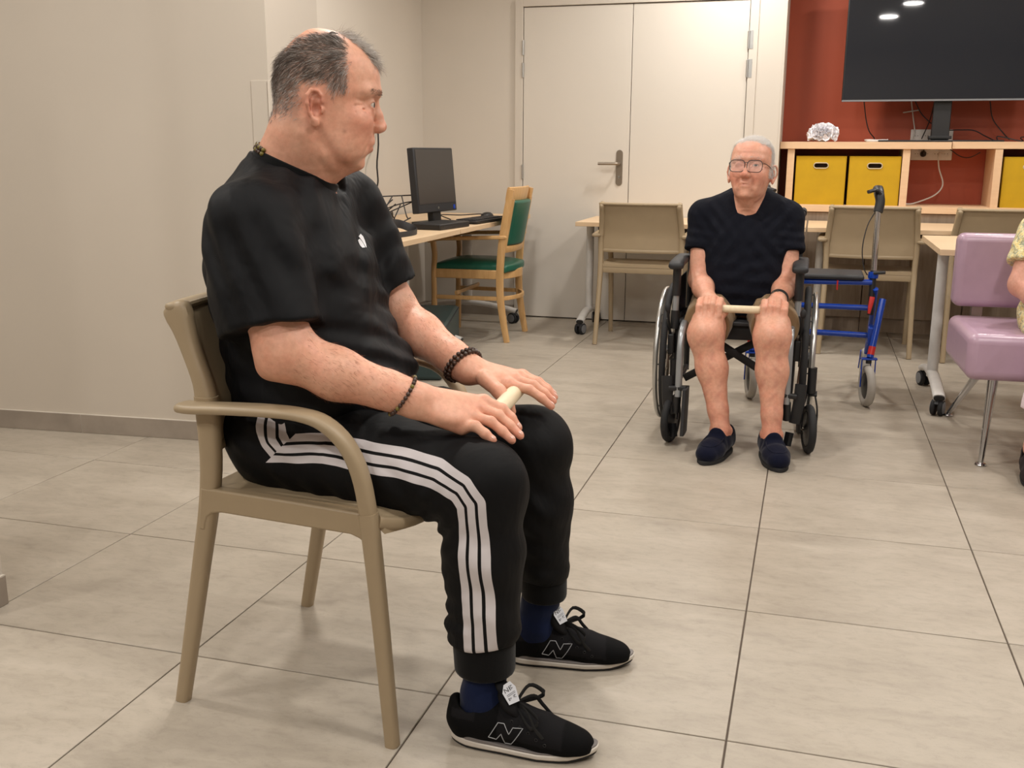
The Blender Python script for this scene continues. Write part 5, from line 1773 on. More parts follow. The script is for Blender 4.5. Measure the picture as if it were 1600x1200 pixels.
def trainer(parent, name, heel, ang, side, label=None, L=.288):
    """running shoe; heel: floor point under the heel end, ang: direction; side -1: its right-hand flank faces the camera"""
    f = Fr((heel[0], heel[1], 0), (math.cos(ang), math.sin(ang), 0)); p = f.p
    up = Solid()
    # outline half widths along the shoe
    xs = [0.0, .02, .06, .12, .18, .22, .255, .282, L]
    up.stack(Fr(p(0, 0, 0), f.A[0]), [.016, .022, .034, .050, .064, .074], [L - .004, L - .004, L - .012, L - .06, .155, .130],
             [.004, .002, .000, .002, .004, .008], [.045, .046, .044, .038, .034, .030], .012, 2.6) if False else None
    up.chain([p(.030, 0, .040), p(.075, 0, .044), p(.130, 0, .046)], [.0345, .0345, .037], .02)
    up.chain([p(.030, 0, .062), p(.070, 0, .060)], [.0300, .0300], .02)
    up.chain([p(.130, 0, .046), p(.185, -.003, .036), p(.230, -.004, .026), p(.252, -.003, .024)], [.038, .0385, .034, .029], .02, (f.A[2], .86))
    up.cone(p(.105, 0, .070), p(.175, 0, .054), .026, .018, .02)
    up.cone(p(.010, 0, .082), p(.012, 0, .050), .014, .020, .012)
    up.plane(p(0, 0, .0165), (0, 0, -1), p(-.1, -.1, -.1) - .3, p(0, 0, 0) + .5, .002)
    up.cone(p(.040, 0, .056), p(.048, 0, .130), .022, .036, .006, 's')
    Vu, Fu = up.mesh(.0028)
    root = bpy.data.objects.new(name, None); COL.objects.link(root); root.parent = parent
    if label: root['label'] = label
    Vu = relax(Vu, Fu, 1)
    ul = f.loc(Vu)
    dark = LC(5, 5, 6); mid = LC(20, 19, 21)
    w = ((ul[:, 0] > .10) & (ul[:, 0] < .225) & (ul[:, 2] > .040 - (ul[:, 0] - .1) * .08)).astype(float)
    w = np.maximum(w, ((ul[:, 0] > .235) & (ul[:, 2] > .030) & (ul[:, 0] < .262)) * .0)
    w = np.maximum(w, ((ul[:, 0] < .055) & (ul[:, 0] > .006) & (ul[:, 2] > .062) & (ul[:, 2] < .078)) * 1.0)
    cu = dark * (1 - w[:, None]) + mid * w[:, None]
    o = solid_obj('upper', Vu, Fu, 'suede', root, MO, cu)
    def outline(gx, hw0, z0, z1, n=44, tip=0.0):
        m = MB(); vs = []
        pts = []
        for i in range(n):
            a = 2 * PI * i / n
            c_, s_ = math.cos(a), math.sin(a)
            x = L / 2 - .001 + (L / 2 + gx) * math.copysign(abs(c_) ** .72, c_)
            t_ = np.clip(x / L, 0, 1)
            hw = np.interp(t_, [0, .12, .35, .62, .82, 1], [.030, .0375, .037, .0455, .043, .030]) + hw0
            y = hw * math.copysign(abs(s_) ** .8, s_)
            pts.append((x, y))
        for zk in (z0, z1):
            for (x, y) in pts:
                toe = max(0, (x - .215) / .075) ** 2 * .013 + max(0, (.03 - x) / .03) ** 2 * .004
                vs.append(tuple(p(x, y, zk(x) + toe)))
        fs = [(i, (i + 1) % n, n + (i + 1) % n, n + i) for i in range(n)] + [tuple(range(n - 1, -1, -1)), tuple(range(n, 2 * n))]
        return m.add(vs, fs)
    outline(-.001, -.0015, lambda x: .0005, lambda x: .006).build('outsole', 'rubber', root, 0.001, off=MO)
    mid_o = outline(.0025, .0015, lambda x: .0055, lambda x: .0165 + max(0, .11 - x) * .03).build('midsole', 'sole_white', root, 0.003, off=MO)
    outline(.0005, .0, lambda x: .0155, lambda x: .0205 + max(0, .12 - x) * .08).build('heel_wedge', 'sole_grey', root, 0.002, off=MO)
    # toe guard
    # N on the flank that faces out
    fl = Fr(p(.118, 0, .046), f.A[0])
    N2 = [(-.034, -.012), (-.012, .022), (-.003, .022), (.0065, .004), (.0155, .019), (.030, .019), (.032, .013), (.008, -.018), (-.0, -.018), (-.0075, .000), (-.018, -.016), (-.034, -.012)]
    N2 = [(-.034, -.010), (-.016, .021), (-.004, .021), (.0065, .0035), (.0135, .0165), (.0325, .0165), (.010, -.019), (-.002, -.019), (-.009, .001), (-.019, -.0135), (-.034, -.010)]
    for sd in (-1, 1):
        def snap(P, sd=sd): return ell_project(up, P + f.A[1] * sd * .075, -f.A[1] * sd)
        sl_ = [(a * 1.0, b) for a, b in N2]
        letter_strip(root, 'letter_grey', [sl_], fl, .0008, snap)
    # tongue with its label
    T_ = Solid(); T_.chain([p(.150, 0, .062), p(.116, -.003, .096), p(.106, -.006, .124)], [.022, .026, .022], .01, (nrm_(f.d(.62, 0, .78)), .34))
    Vt, Ft = T_.mesh(.004)
    tg = solid_obj('tongue', Vt, Ft, 'suede', root, MO, np.tile(LC(22, 21, 22), (len(Vt), 1)))
    nf = nrm_(f.d(.62, -.55, .50)); uf = nrm_(f.d(-.30, 0, .95))
    lc_ = p(.113, -.010, .116) + nf * .0125
    F3 = Fr(lc_, nf, uf)
    MB().add([tuple(F3.p(0, a, b)) for a, b in ((-.014, -.019), (.010, -.023), (.016, .004), (.010, .018), (-.006, .018), (-.016, .006))], [(0, 1, 2, 3, 4, 5)]).build('tongue_label', 'label_white', tg, off=MO)
    k = MB()
    for (x0, y0, x1, y1) in ((-.010, .011, -.010, .003), (-.010, .011, -.002, .003), (-.002, .011, -.002, .003), (.002, .011, .002, .003), (.002, .011, .009, .0105), (.009, .0105, .002, .007), (.002, .007, .009, .0055), (.009, .0055, .002, .003),
                             (-.010, -.002, .010, -.002), (-.010, -.0045, .010, -.0045), (-.009, -.008, -.009, -.013), (-.009, -.008, -.003, -.010), (-.003, -.010, -.009, -.013), (.002, -.008, .008, -.008), (.008, -.008, .002, -.0105), (.002, -.0105, .008, -.013)):
        k.sweep([tuple(F3.p(.0004, x0, y0)), tuple(F3.p(.0004, x1, y1))], .0006, .0003, None, 4)
    k.build('label_print', 'black_plastic', tg, off=MO)
    # laces: crossings, bow loops and ends
    for i in range(5):
        t_ = i / 4; x = .128 + .062 * t_; z = .0925 - .038 * t_
        for sd in (-1, 1):
            a = p(x, sd * .020, z - .010); m_ = p(x + .006, 0, z - .001); b = p(x + .012, -sd * .020, z - .017)
            MB().sweep(bez(a, m_ + V3(0, 0, .006), b, 6), .0036, .0013, (0, 0, 1), 6).build('lace', 'lace', root, off=MO)
    for i in range(5):
        t_ = i / 4; x = .128 + .066 * t_; z = .078 - .033 * t_
        for sd in (-1, 1):
            cpt, _ = ell_project(up, [p(x, sd * .075, z - .006)], -f.A[1] * sd)
            MB().torus(tuple(cpt[0] + f.A[1] * sd * .0005), tuple(f.A[1]), .0028, .0008, 12, 5).build('eyelet', 'black_plastic', root, off=MO)
    kx, kz = .128, .092
    for sd, (lx, lz) in ((-1, (.050, -.004)), (1, (.048, .016))):
        lp = catmull([p(kx, 0, kz), p(kx + lx * .45, sd * .022, kz + lz + .012), p(kx + lx, sd * .034, kz + lz - .006), p(kx + lx * .75, sd * .040, kz + lz - .022), p(kx + lx * .2, sd * .018, kz - .006), p(kx, 0, kz)], 5)
        MB().sweep(lp, .0042, .0014, (0, 0, 1), 6).build('lace_loop', 'lace', root, off=MO)
        en = catmull([p(kx, 0, kz), p(kx + .028, sd * .030, kz + .002), p(kx + .045, sd * .042, kz - .022), p(kx + .062, sd * .044, kz - .042)], 5)
        MB().sweep(en, .0038, .0013, (0, 0, 1), 6).build('lace_end', 'lace', root, off=MO)
    MB().ball(tuple(p(kx, 0, kz + .001)), (.007, .008, .006), 10, 8).build('knot', 'lace', root, off=MO)
    return root, f


MT['logo_white'] = M('white_print', (226, 226, 230), .5, var=0)
MT['sole_white'] = M('off_white_foam', (206, 198, 188), .55, var=.04)
MT['sole_grey'] = M('grey_foam', (118, 112, 110), .6)
MT['letter_grey'] = M('grey_reflective_edge', (168, 170, 174), .4, var=0)
MT['label_white'] = M('white_woven_label', (206, 208, 214), .5, var=0)
MT['lace'] = M('black_lace', (18, 18, 19), .8)
m_, nt_, bs_ = new_mat('black_suede_and_mesh')
vc_ = nt_.nodes.new('ShaderNodeVertexColor'); vc_.layer_name = 'col'
nt_.links.new(vc_.outputs[0], bs_.inputs['Base Color']); bs_.inputs['Roughness'].default_value = .8; bs_.inputs['Specular IOR Level'].default_value = .15
bump(nt_, bs_, noise(nt_, tex_coord(nt_), 700, 2), .4, .0006)
MT['suede'] = m_
for o_ in bpy.data.objects:
    if o_.name.startswith('chest_mark'):
        o_.data.materials.clear(); o_.data.materials.append(MT['logo_white'])
trainer(man, 'right_trainer', (-.610, 1.680), R(3), -1)
trainer(man, 'left_trainer', (-.600, 2.012), R(12), -1)
for ank, hx, hy, nm in ((ankR, -.563, 1.700, 'sock'), (ankL, -.547, 2.030, 'sock')):
    s_ = Solid()
    s_.chain([V3(ank[0] + .003, ank[1], ank[2] - .01), V3(hx + .012, hy, .085), V3(hx + .008, hy, .060)], [.044, .042, .038], .02)
    s_.cone((hx + .005, hy, .055), (hx + .060, hy, .050), .034, .024, .02)
    s_.warp(lumps(.0015, 60, 9), V3(hx, hy, .1) - .3, V3(hx, hy, .1) + .3)
    Vs, Fs = s_.mesh(.004)
    solid_obj('sock', Vs, Fs, 'navy_sock', man, MO)

# ---- the stick under his palms
sa, sb = at(745, 662, 1.70), at(812, 598, 2.03)
sa = V3(-.560, 1.785, .626); sb = V3(-.575, 2.055, .632)
o = MB().sweep([tuple(sa), tuple(sb)], .0165, .0165, None, 24).build('wooden_stick', 'dowel', None, 0.002)
tag(o, 'pale round stick under the hands of the man in black', 'stick')

# ================================================================== WHEELCHAIR
# x = world X, y = depth; it faces the camera (-Y).  Built in world units around its own origin.
WX, WY = -.262, 4.15
t = thing('wheelchair', 'black and silver wheelchair facing the room, with an old man in it', 'wheelchair', (WX, WY, 0))
def w_(x, y, z): return (x - WX, y - WY, z)
for s in (-1, 1):
    cx = WX + s * .268                                     # rear wheel plane
    o = bpy.data.objects.new('rear_wheel', None); COL.objects.link(o); o.parent = t
    c = w_(cx, 4.21, .300)
    MB().torus(c, (1, 0, 0), .286, .0135, 64, 10).build('tyre', 'rubber', o)
    MB().torus(c, (1, 0, 0), .268, .007, 64, 8).build('rim', 'alu', o)
    MB().torus(w_(cx + s * .030, 4.21, .300), (1, 0, 0), .266, .0105, 64, 12).build('hand_rim', 'alu', o)
    MB().lathe([(.03, -.022), (.034, 0), (.03, .03), (.012, .036)], c, (s, 0, 0), 20).build('hub', 'black_plastic', o)
    sp = MB()
    for k in range(20):
        a = 2 * PI * k / 20; b = a + .25 * (1 if k % 2 else -1)
        sp.tube([(c[0] + s * (.012 if k % 2 else -.012), c[1] + .03 * math.cos(b), c[2] + .03 * math.sin(b)), (c[0], c[1] + .264 * math.cos(a), c[2] + .264 * math.sin(a))], .0013, 4)
    sp.build('spokes', 'steel', o, kind='stuff')
    br = MB()
    for k in range(8):
        a = 2 * PI * k / 8
        br.tube([(c[0], c[1] + .268 * math.cos(a), c[2] + .268 * math.sin(a)), (c[0] + s * .030, c[1] + .266 * math.cos(a), c[2] + .266 * math.sin(a))], .003, 5)
    br.build('rim_brackets', 'black_plastic', o, kind='stuff')
    # front swivel wheel with its fork
    fx = WX + s * .262 + .040
    o = bpy.data.objects.new('front_wheel', None); COL.objects.link(o); o.parent = t
    ax = (math.cos(s * .20), math.sin(s * .20), 0)
    fc = w_(fx, 3.90, .094)
    MB().torus(fc, ax, .080, .0145, 40, 10).build('tyre', 'rubber', o)
    MB().lathe([(.012, -.018), (.03, -.012), (.066, -.010), (.068, .010), (.03, .012), (.012, .018)], fc, ax, 24).build('wheel_disc', 'black_plastic', o)
    MB().ball((fc[0] - s * .0 - .022, fc[1], fc[2]), .008, 8, 6).build('axle_bolt', 'steel', o)
    f2 = MB()
    for q in (-1, 1):
        bx = fc[0] + ax[0] * .027 * q; by = fc[1] + ax[1] * .027 * q
        f2.sweep(catmull([(bx, by, fc[2]), (bx, by + .02, fc[2] + .07), (bx - ax[0] * .012 * q, by + .045, fc[2] + .125)], 4), .011, .0035, (0, 1, 0), 8, 3)
    f2.sweep([(fc[0] - .022, fc[1] + .045, fc[2] + .128), (fc[0] + .022, fc[1] + .045, fc[2] + .128)], .012, .006, None, 8, 3)
    f2.lathe([(.017, 0), (.017, .10)], (fc[0], fc[1] + .045, fc[2] + .13), (0, 0, 1), 16)
    f2.build('fork', 'black_plastic', o)
    # side frame
    ix = WX + s * .222
    MB().tube(catmull([w_(ix, 3.98, .20), w_(ix, 4.00, .33), w_(ix, 4.02, .455), w_(ix, 4.10, .478), w_(ix, 4.36, .468)], 5), .0125, 12).build('seat_tube', 'black_plastic', t)
    MB().tube([w_(ix, 3.98, .205), w_(ix, 4.36, .215)], .0125, 12).build('lower_tube', 'black_plastic', t)
    MB().tube(catmull([w_(ix, 4.36, .20), w_(ix, 4.37, .60), w_(ix, 4.40, .84), w_(ix, 4.43, .870), w_(ix, 4.52, .875)], 5), .0125, 12).build('back_post', 'black_plastic', t)
    MB().sweep([w_(ix, 4.45, .874), w_(ix, 4.55, .877)], .017, .017, None, 12).build('push_grip', 'rubber', t)
    MB().box(*[v for v in (ix - .0015 + s * .012 - WX, ix + .0015 + s * .012 - WX)], -.10, .19, .45, .63).build('side_guard', 'soft_black', t, 0.001)
    # armrest: pad on a telescoping post
    ax_ = WX + s * .232
    MB().sweep(catmull([w_(ax_, 3.955, .690), w_(ax_, 4.0, .698), w_(ax_, 4.2, .702), w_(ax_, 4.27, .696)], 4), .030, .014, (1, 0, 0), 16, 2.8, round_ends=True).build('arm_pad', 'soft_black', t)
    MB().sweep([w_(ax_, 4.0, .690), w_(ax_, 3.995, .57)], .0165, .0165, None, 14).build('arm_post_sleeve', 'black_plastic', t)
    MB().sweep([w_(ax_, 3.995, .572), w_(ax_, 3.99, .50)], .0125, .0125, None, 14).build('arm_post', 'silver', t)
    MB().sweep([w_(ax_, 3.99, .512), w_(ax_, 3.985, .44)], .017, .017, None, 12).build('arm_socket', 'black_plastic', t)
    # leg rest: silver square tube with holes, footplate folded up
    lx = WX + s * .190 + (.024 if s > 0 else 0)
    lt = MB().sweep(catmull([w_(lx, 4.02, .462), w_(lx, 3.955, .466), w_(lx, 3.900, .455), w_(lx, 3.862, .42), w_(lx, 3.845, .34), w_(lx, 3.84, .20)], 5), .0135, .0155, (1, 0, 0), 14, 2.6).build('legrest_tube', 'silver', t)
    for k in range(3 if s < 0 else 1):
        MB().lathe([(.0042, 0), (.0042, .0015)], w_(lx, 3.829, .285 - .024 * k), (0, -1, 0), 10).build('adjust_hole', 'black_plastic', lt)
    MB().sweep([w_(lx + s * .003, 3.845, .205), w_(lx + s * .006, 3.85, .135)], .015, .015, None, 12).build('legrest_end', 'black_plastic', t)
    fp = MB().sweep([w_(lx - s * .030, 3.83, .238), w_(lx - s * .028, 3.82, .060)], .0085, .062, (1, 0, 0), 10, 5).build('footplate', 'soft_black', t)
    MB().sweep([w_(lx + s * .035, 3.84, .230), w_(lx - s * .03, 3.835, .236)], .010, .012, (0, 0, 1), 10, 4).build('footplate_hinge', 'black_plastic', t)
    MB().sweep(catmull([w_(lx + s * .05, 3.88, .27), w_(lx + s * .045, 3.87, .19), w_(lx + s * .035, 3.87, .12)], 4), .022, .010, (1, 0, 0), 10, 3).build('fork_guard', 'black_plastic', t)
    MB().sweep([w_(lx + s * .02, 3.86, .085), w_(lx + s * .012, 3.85, .035)], .012, .014, None, 8, 4).build('footplate_stop', 'black_plastic', t)
    # brake
    bk = MB().sweep(catmull([w_(ix + s * .025, 4.0, .40), w_(ix + s * .03, 3.96, .46), w_(ix + s * .032, 3.93, .52)], 4), .007, .005, None, 8).build('brake_lever', 'black_plastic', t)
    MB().ball(w_(ix + s * .032, 3.925, .53), (.012, .012, .018), 12, 8).build('brake_knob', 'rubber', bk)
    MB().box(ix + s * .02 - .012 - WX, ix + s * .02 + .012 - WX, -.19, -.12, .34, .42).build('brake_body', 'black_plastic', t, 0.004)
    MB().tube([w_(ix + s * .02, 4.05, .40), w_(ix + s * .035, 4.0, .33), w_(ix + s * .03, 3.96, .25)], .006, 8).build('brake_rod', 'steel', t)
for s in (-1, 1):
    MB().sweep([w_(WX - s * .20, 4.10 + s * .012, .215), w_(WX + s * .20, 4.10 + s * .012, .452)], .0075, .0155, (0, 1, 0), 10, 4).build('cross_brace', 'soft_black', t)
MB().sweep([w_(WX - .205, 4.03, .43), w_(WX + .205, 4.03, .43)], .03, .018, (0, 0, 1), 10, 4).build('front_bar', 'soft_black', t)
MB().box(-.215, .215, -.17, .215, .462, .478).build('seat_sling', 'soft_black', t, 0.004)
MB().box(-.215, .215, .205, .225, .50, .88).build('back_sling', 'soft_black', t, 0.006)

# ================================================================== THE OLD MAN
OO = (-.245, 4.12, 0.0)
old = thing('person', 'white-haired old man in navy t-shirt, khaki shorts and glasses sitting in the wheelchair', 'person', OO)
az = R(-90 - 8)
OF = Fr((-.238, 4.105, 1.048), (math.cos(az), math.sin(az), .22), (.045, .18, 1))
MO_ = dict(
    z=[-.150, -.125, -.119, -.111, -.0965, -.088, -.075, -.060, -.035, -.010, .0085, .034, .060, .078, .098, .115, .127, .136, .1415],
    xf=[.010, .052, .070, .0870, .0900, .0930, .095, .098, .0965, .097, .0970, .1110, .1090, .101, .086, .064, .042, .020, .0],
    xb=[-.040, -.050, -.052, -.055, -.065, -.072, -.078, -.082, -.086, -.089, -.091, -.093, -.090, -.083, -.072, -.056, -.040, -.026, -.012],
    w=[.024, .028, .031, .036, .043, .048, .056, .066, .075, .079, .081, .082, .081, .079, .072, .060, .046, .030, .008],
    nose=[(.1020, 0, .008), (.1090, 0, -.012), (.1160, 0, -.033), (.1060, 0, -.042)],
    mouth=(.0940, -.0690, .024), chin=(.086, -.106), ear=(-.008, .0800, -.008, 1.16, .62), tilt=.10, age=1.0, brow_lines=2, open=.0030, s=.95, shut=-1, philtrum=1, ex=2.2, jaw=.80)
ob = Solid()
head(ob, OF, MO_)
g = OF.p
ob.cone(g(-.020, 0, -.070), (-.248, 4.150, .905), .050, .060, .03)
ob.cone(g(-.050, 0, -.060), (-.245, 4.185, .905), .040, .060, .03)
ob.cone(g(.020, 0, -.105), (-.245, 4.122, .905), .026, .022, .02)
for q in (-1, 1): ob.cone(g(.020, q * .030, -.105), (-.245 - q * .030, 4.112, .905), .010, .009, .012)
ob.ell((-.245, 4.142, .890), (.062, .046, .050), None, .03)
ob.cone((-.245, 4.17, .88), (-.245, 4.20, .60), .075, .10, .05)
AR = {}
for q, sh, el, wr in ((-1, V3(-.415, 4.165, .850), V3(-.415, 4.090, .625), V3(-.362, 3.925, .570)), (1, V3(-.095, 4.165, .850), V3(-.078, 4.090, .625), V3(-.105, 3.935, .575))):
    AR[q] = (sh, el, wr)
    ob.cone((-.245, 4.17, .86), sh, .07, .052, .04)
    ob.cone(sh, el, .050, .042, .03)
    fa = wr - el
    ob.cone(el, el + fa * .4, .043, .041, .02); ob.cone(el + fa * .4, wr, .041, .028, .02)
    # fist closed round the stick
    X0 = -.352 if q < 0 else -.112
    ob.ell((X0 - q * .002, 3.912, .560), (.050, .034, .027), None, .008)
    ob.cone(wr, (X0, 3.912, .562), .029, .028, .02)
    for k in range(4):
        fx = X0 + (-q) * (.0385 - k * .0250)
        dz = [.000, .005, .004, -.005][k]
        a = V3(fx, 3.890, .573 + dz); b = V3(fx, 3.842, .558 + dz); c = V3(fx, 3.836, .524 + dz); d = V3(fx * .94 + X0 * .06, 3.860, .506 + dz)
        ob.chain([a, b, c, d], [.0135, .0128, .0122, .0108], .002)
        ob.ell(a + V3(0, 0, .003), (.0115, .0125, .0100), None, .004)
    ob.chain([V3(X0 - q * .042, 3.920, .548), V3(X0 - q * .055, 3.886, .530), V3(X0 - q * .042, 3.852, .512), V3(X0 - q * .024, 3.842, .504)], [.018, .0155, .014, .012], .006)
# legs: thighs out of the shorts, knees, shins, feet
ob.warp(grooves([(g(.098, q * .022, -.040), g(.080, q * .040, -.078), .005, .0034) for q in (-1, 1)] +
                [(g(.088, q * .030, -.078), g(.076, q * .034, -.104), .004, .0030) for q in (-1, 1)] +
                [(g(.100, -.030, z_), g(.104, .030, z_), .004, .0014) for z_ in (.050, .064)] +
                [(g(.05, q * .030, -.118), g(.010, q * .030, -.160), .006, .0040) for q in (-1, 1)] +
                [(g(.060, q * .058, -.050), g(.045, q * .054, -.090), .006, .0024) for q in (-1, 1)]), (-.4, 3.9, .8), (-.1, 4.3, 1.25))
LG = {}
for q, hp, kn_, an in ((-1, V3(-.345, 4.17, .520), V3(-.358, 3.830, .457), V3(-.278, 3.770, .100)), (1, V3(-.145, 4.17, .520), V3(-.114, 3.820, .462), V3(-.092, 3.765, .100))):
    LG[q] = (hp, kn_, an)
    ob.cone(hp, kn_ + V3(0, .06, .004), .085, .068, .03)
    ob.ell(kn_ + V3(0, .012, -.004), (.060, .058, .066), None, .03)
    s_ = an - kn_
    ob.cone(kn_ + V3(0, .010, -.02), kn_ + s_ * .38 + V3(0, .022, 0), .060, .056, .04)
    ob.cone(kn_ + s_ * .38 + V3(0, .022, 0), kn_ + s_ * .80 + V3(0, .006, 0), .056, .037, .03)
    ob.cone(kn_ + s_ * .80 + V3(0, .006, 0), an, .036, .036, .02)
    for m_ in (-1, 1): ob.ell(an + V3(.030 * m_, .008, -.004), (.013, .014, .015), None, .012)
    ob.ell(kn_ + V3(0, -.040, .000), (.024, .016, .028), None, .03)
    ob.cone(an + V3(0, .01, -.02), an + V3(0, -.05, -.052), .032, .022, .02)
ob.cone((-.34, 4.17, .52), (-.15, 4.17, .52), .08, None, .04)
V, F = prune(*ob.mesh(.0031))
V = relax(V, F, 1, .4); N_ = vnormals(V, F)
print('old body', len(V))
q = OF.loc(V) / MO_['s']
base = LC(216, 162, 138)
col = np.tile(base, (len(V), 1))
inh = (q[:, 2] > -.14) & (np.abs(q[:, 1]) < .12) & (np.abs(q[:, 0]) < .16)
mixc(LC(204, 124, 104), .6 * gauss(q, (.115, 0, -.034), .020) * inh)
for s_ in (-1, 1):
    mixc(LC(208, 124, 104), .50 * gauss(q, (.075, s_ * .045, -.035), .034) * inh)
    mixc(LC(206, 132, 112), .5 * gauss(q, (-.008, s_ * .080, -.004), .030) * inh)
    mixc(LC(150, 96, 80), .55 * gauss(q, (.100, s_ * .034, .006), .014) * inh)
    mixc(LC(160, 100, 82), .6 * gauss(q, (.094, s_ * .030, -.056), .009) * inh)
    mixc(LC(150, 94, 76), .5 * gauss(q, (.086, s_ * .029, -.090), .008) * inh)
mixc(LC(214, 150, 128), .5 * gauss(q, (.10, 0, .08), .05) * inh)
mixc(LC(158, 92, 80), .75 * gauss(q * [1, .45, 1], (.092, 0, -.070), .008) * inh)
def _wh(q): return ((q[:, 2] > .098) & (q[:, 0] < .078)) | ((q[:, 0] < .030) & (q[:, 2] > -.02) & (q[:, 2] > .02 - q[:, 0]) & (np.abs(q[:, 1]) > .03))
rj = np.random.RandomState(6)
mixc(LC(228, 212, 202), .6 * np.mean([_wh(q + rj.normal(size=q.shape) * .007) for _ in range(8)], 0) * inh * (np.abs(q[:, 1]) < .084))
# legs: redder towards the ankles, marks
zz_ = V[:, 2]
legm = (zz_ < .46)
mixc(LC(204, 134, 112), .55 * legm * np.clip((.26 - zz_) / .22, 0, 1))

for c, r, w in (((-.318, 3.745, .235), .012, .8), ((-.300, 3.745, .215), .010, .5), ((-.125, 3.76, .40), .008, .5), ((-.09, 3.76, .39), .007, .4)):
    mixc(LC(134, 78, 66), w * gauss(V, c, r))
def vein(P):
    return np.clip(np.sin(P[:, 0] * 130 + 3 * np.sin(P[:, 2] * 37)) * np.sin(P[:, 2] * 61 + P[:, 1] * 50), 0, 1)
mixc(LC(178, 112, 100), .35 * legm * vein(V))
solid_obj('body', V, F, 'skin', old, OO, col)
eyes(OF, MO_, old, OO, (.96, .25, -.05))
wh = lambda P, rs: LC(226, 222, 218) * rs.uniform(.85, 1.08, (len(P), 1))
qs = q + np.random.RandomState(2).normal(size=q.shape) * .005
hs = inh & (((qs[:, 0] < .034) & (qs[:, 2] > -.02) & (np.abs(qs[:, 1]) > .03)) | ((qs[:, 2] > .094) & (qs[:, 0] < .078)) | ((qs[:, 0] < -.02) & (qs[:, 2] > -.03))) & ~((np.abs(qs[:, 1]) > .085))
strands('hair', 'hair', old, OO, V, N_, hs, lambda P: np.tile(OF.d(-.5, .35, -.35), (len(P), 1)), lambda P: np.full(len(P), .024), 11000, .00045, 12, 3, .36, wh)
bw = inh & (qs[:, 2] > .028) & (qs[:, 2] < .038) & (qs[:, 0] > .075) & (np.abs(qs[:, 1]) > .014) & (np.abs(qs[:, 1]) < .050)
strands('eyebrows', 'hair', old, OO, V, N_, bw, lambda P: np.tile(OF.d(0, 0, .3), (len(P), 1)) + np.sign(OF.loc(P)[:, 1])[:, None] * OF.A[1], lambda P: np.full(len(P), .008), 260, .0003, 13, 2, .4, wh)
arm = (V[:, 2] > .56) & (V[:, 2] < .74) & (V[:, 1] < 4.14) & (V[:, 1] > 3.92)
strands('arm_hair', 'hair', old, OO, V, N_, arm, lambda P: np.tile(V3(0, -.4, -.6), (len(P), 1)), lambda P: np.full(len(P), .010), 1600, .00013, 14, 2, .4, lambda P, rs: LC(200, 170, 150) * rs.uniform(.8, 1.2, (len(P), 1)))

# glasses
gl = thing('glasses', 'dark-rimmed glasses on the face of the old man', 'glasses', OO)
sc_ = MO_['s']
MT['lens'] = None
m_, nt_, bs_ = new_mat('clear_lens'); bs_.inputs['Base Color'].default_value = (1, 1, 1, 1); bs_.inputs['Alpha'].default_value = 0.10; bs_.inputs['Roughness'].default_value = 0.02
MT['lens'] = m_
for s_ in (-1, 1):
    o2 = rrect(-.0300, .0300, -.0290, .0175, .0165, 6)
    ring_ = [g((.118 - .10 * abs(s_ * .0345 + a) ** 1.0 * .28) * sc_, (s_ * .0345 + a) * sc_, (.004 + b) * sc_) for a, b in o2]
    fr_ = MB().sweep([tuple(p_) for p_ in ring_], .0014, .0014, None, 6, closed=True).build('rim', 'black_plastic', gl, off=OO)
    upper_ = [p_ for p_, (a, b) in zip(ring_, o2) if b > .002]
    MB().add([tuple(p_) for p_ in ring_], [tuple(range(len(ring_)))]).build('lens', 'lens', fr_, off=OO)
    MB().tube(catmull([tuple(g(.108 * sc_, s_ * .0655 * sc_, .014 * sc_)), tuple(g(.085 * sc_, s_ * .0745 * sc_, .013 * sc_)), tuple(g(.03 * sc_, s_ * .081 * sc_, .012 * sc_)), tuple(g(-.015 * sc_, s_ * .0835 * sc_, .008 * sc_))], 5), .0013, 6).build('temple_arm', 'black_plastic', gl, off=OO)
MB().tube(catmull([tuple(g(.1155 * sc_, -.009 * sc_, .010 * sc_)), tuple(g(.1185 * sc_, 0, .013 * sc_)), tuple(g(.1155 * sc_, .009 * sc_, .010 * sc_))], 4), .0013, 6).build('bridge', 'black_plastic', gl, off=OO)

# navy t-shirt
nt2 = Solid()
NF = Fr((-.245, 4.17, 0), (0, -1, 0))
nt2.stack(NF, [.48, .53, .60, .66, .73, .80, .85, .89, .925, .955, .985],
          [.135, .150, .165, .160, .145, .130, .112, .094, .078, .062, .030],
          [-.10, -.11, -.12, -.125, -.128, -.128, -.122, -.110, -.100, -.090, -.060],
          [.150, .158, .165, .168, .172, .176, .180, .178, .158, .118, .070], .03, 2.5)
for q_, (sh, el, wr) in AR.items():
    ax_ = nrm_(el - sh); end = sh + ax_ * .122
    sl = Solid().cone((-.245 + q_ * .09, 4.17, .900), sh + V3(0, 0, .028), .058, .062, .04)
    sl.cone(sh + V3(0, 0, .010), sh + ax_ * .22 + V3(q_ * .010, .012, 0), .060, .070, .03)
    sl.plane(end, ax_ + V3(q_ * .12, 0, 0), sh - .3, sh + .3, .003)
    nt2.sub(sl, .02)
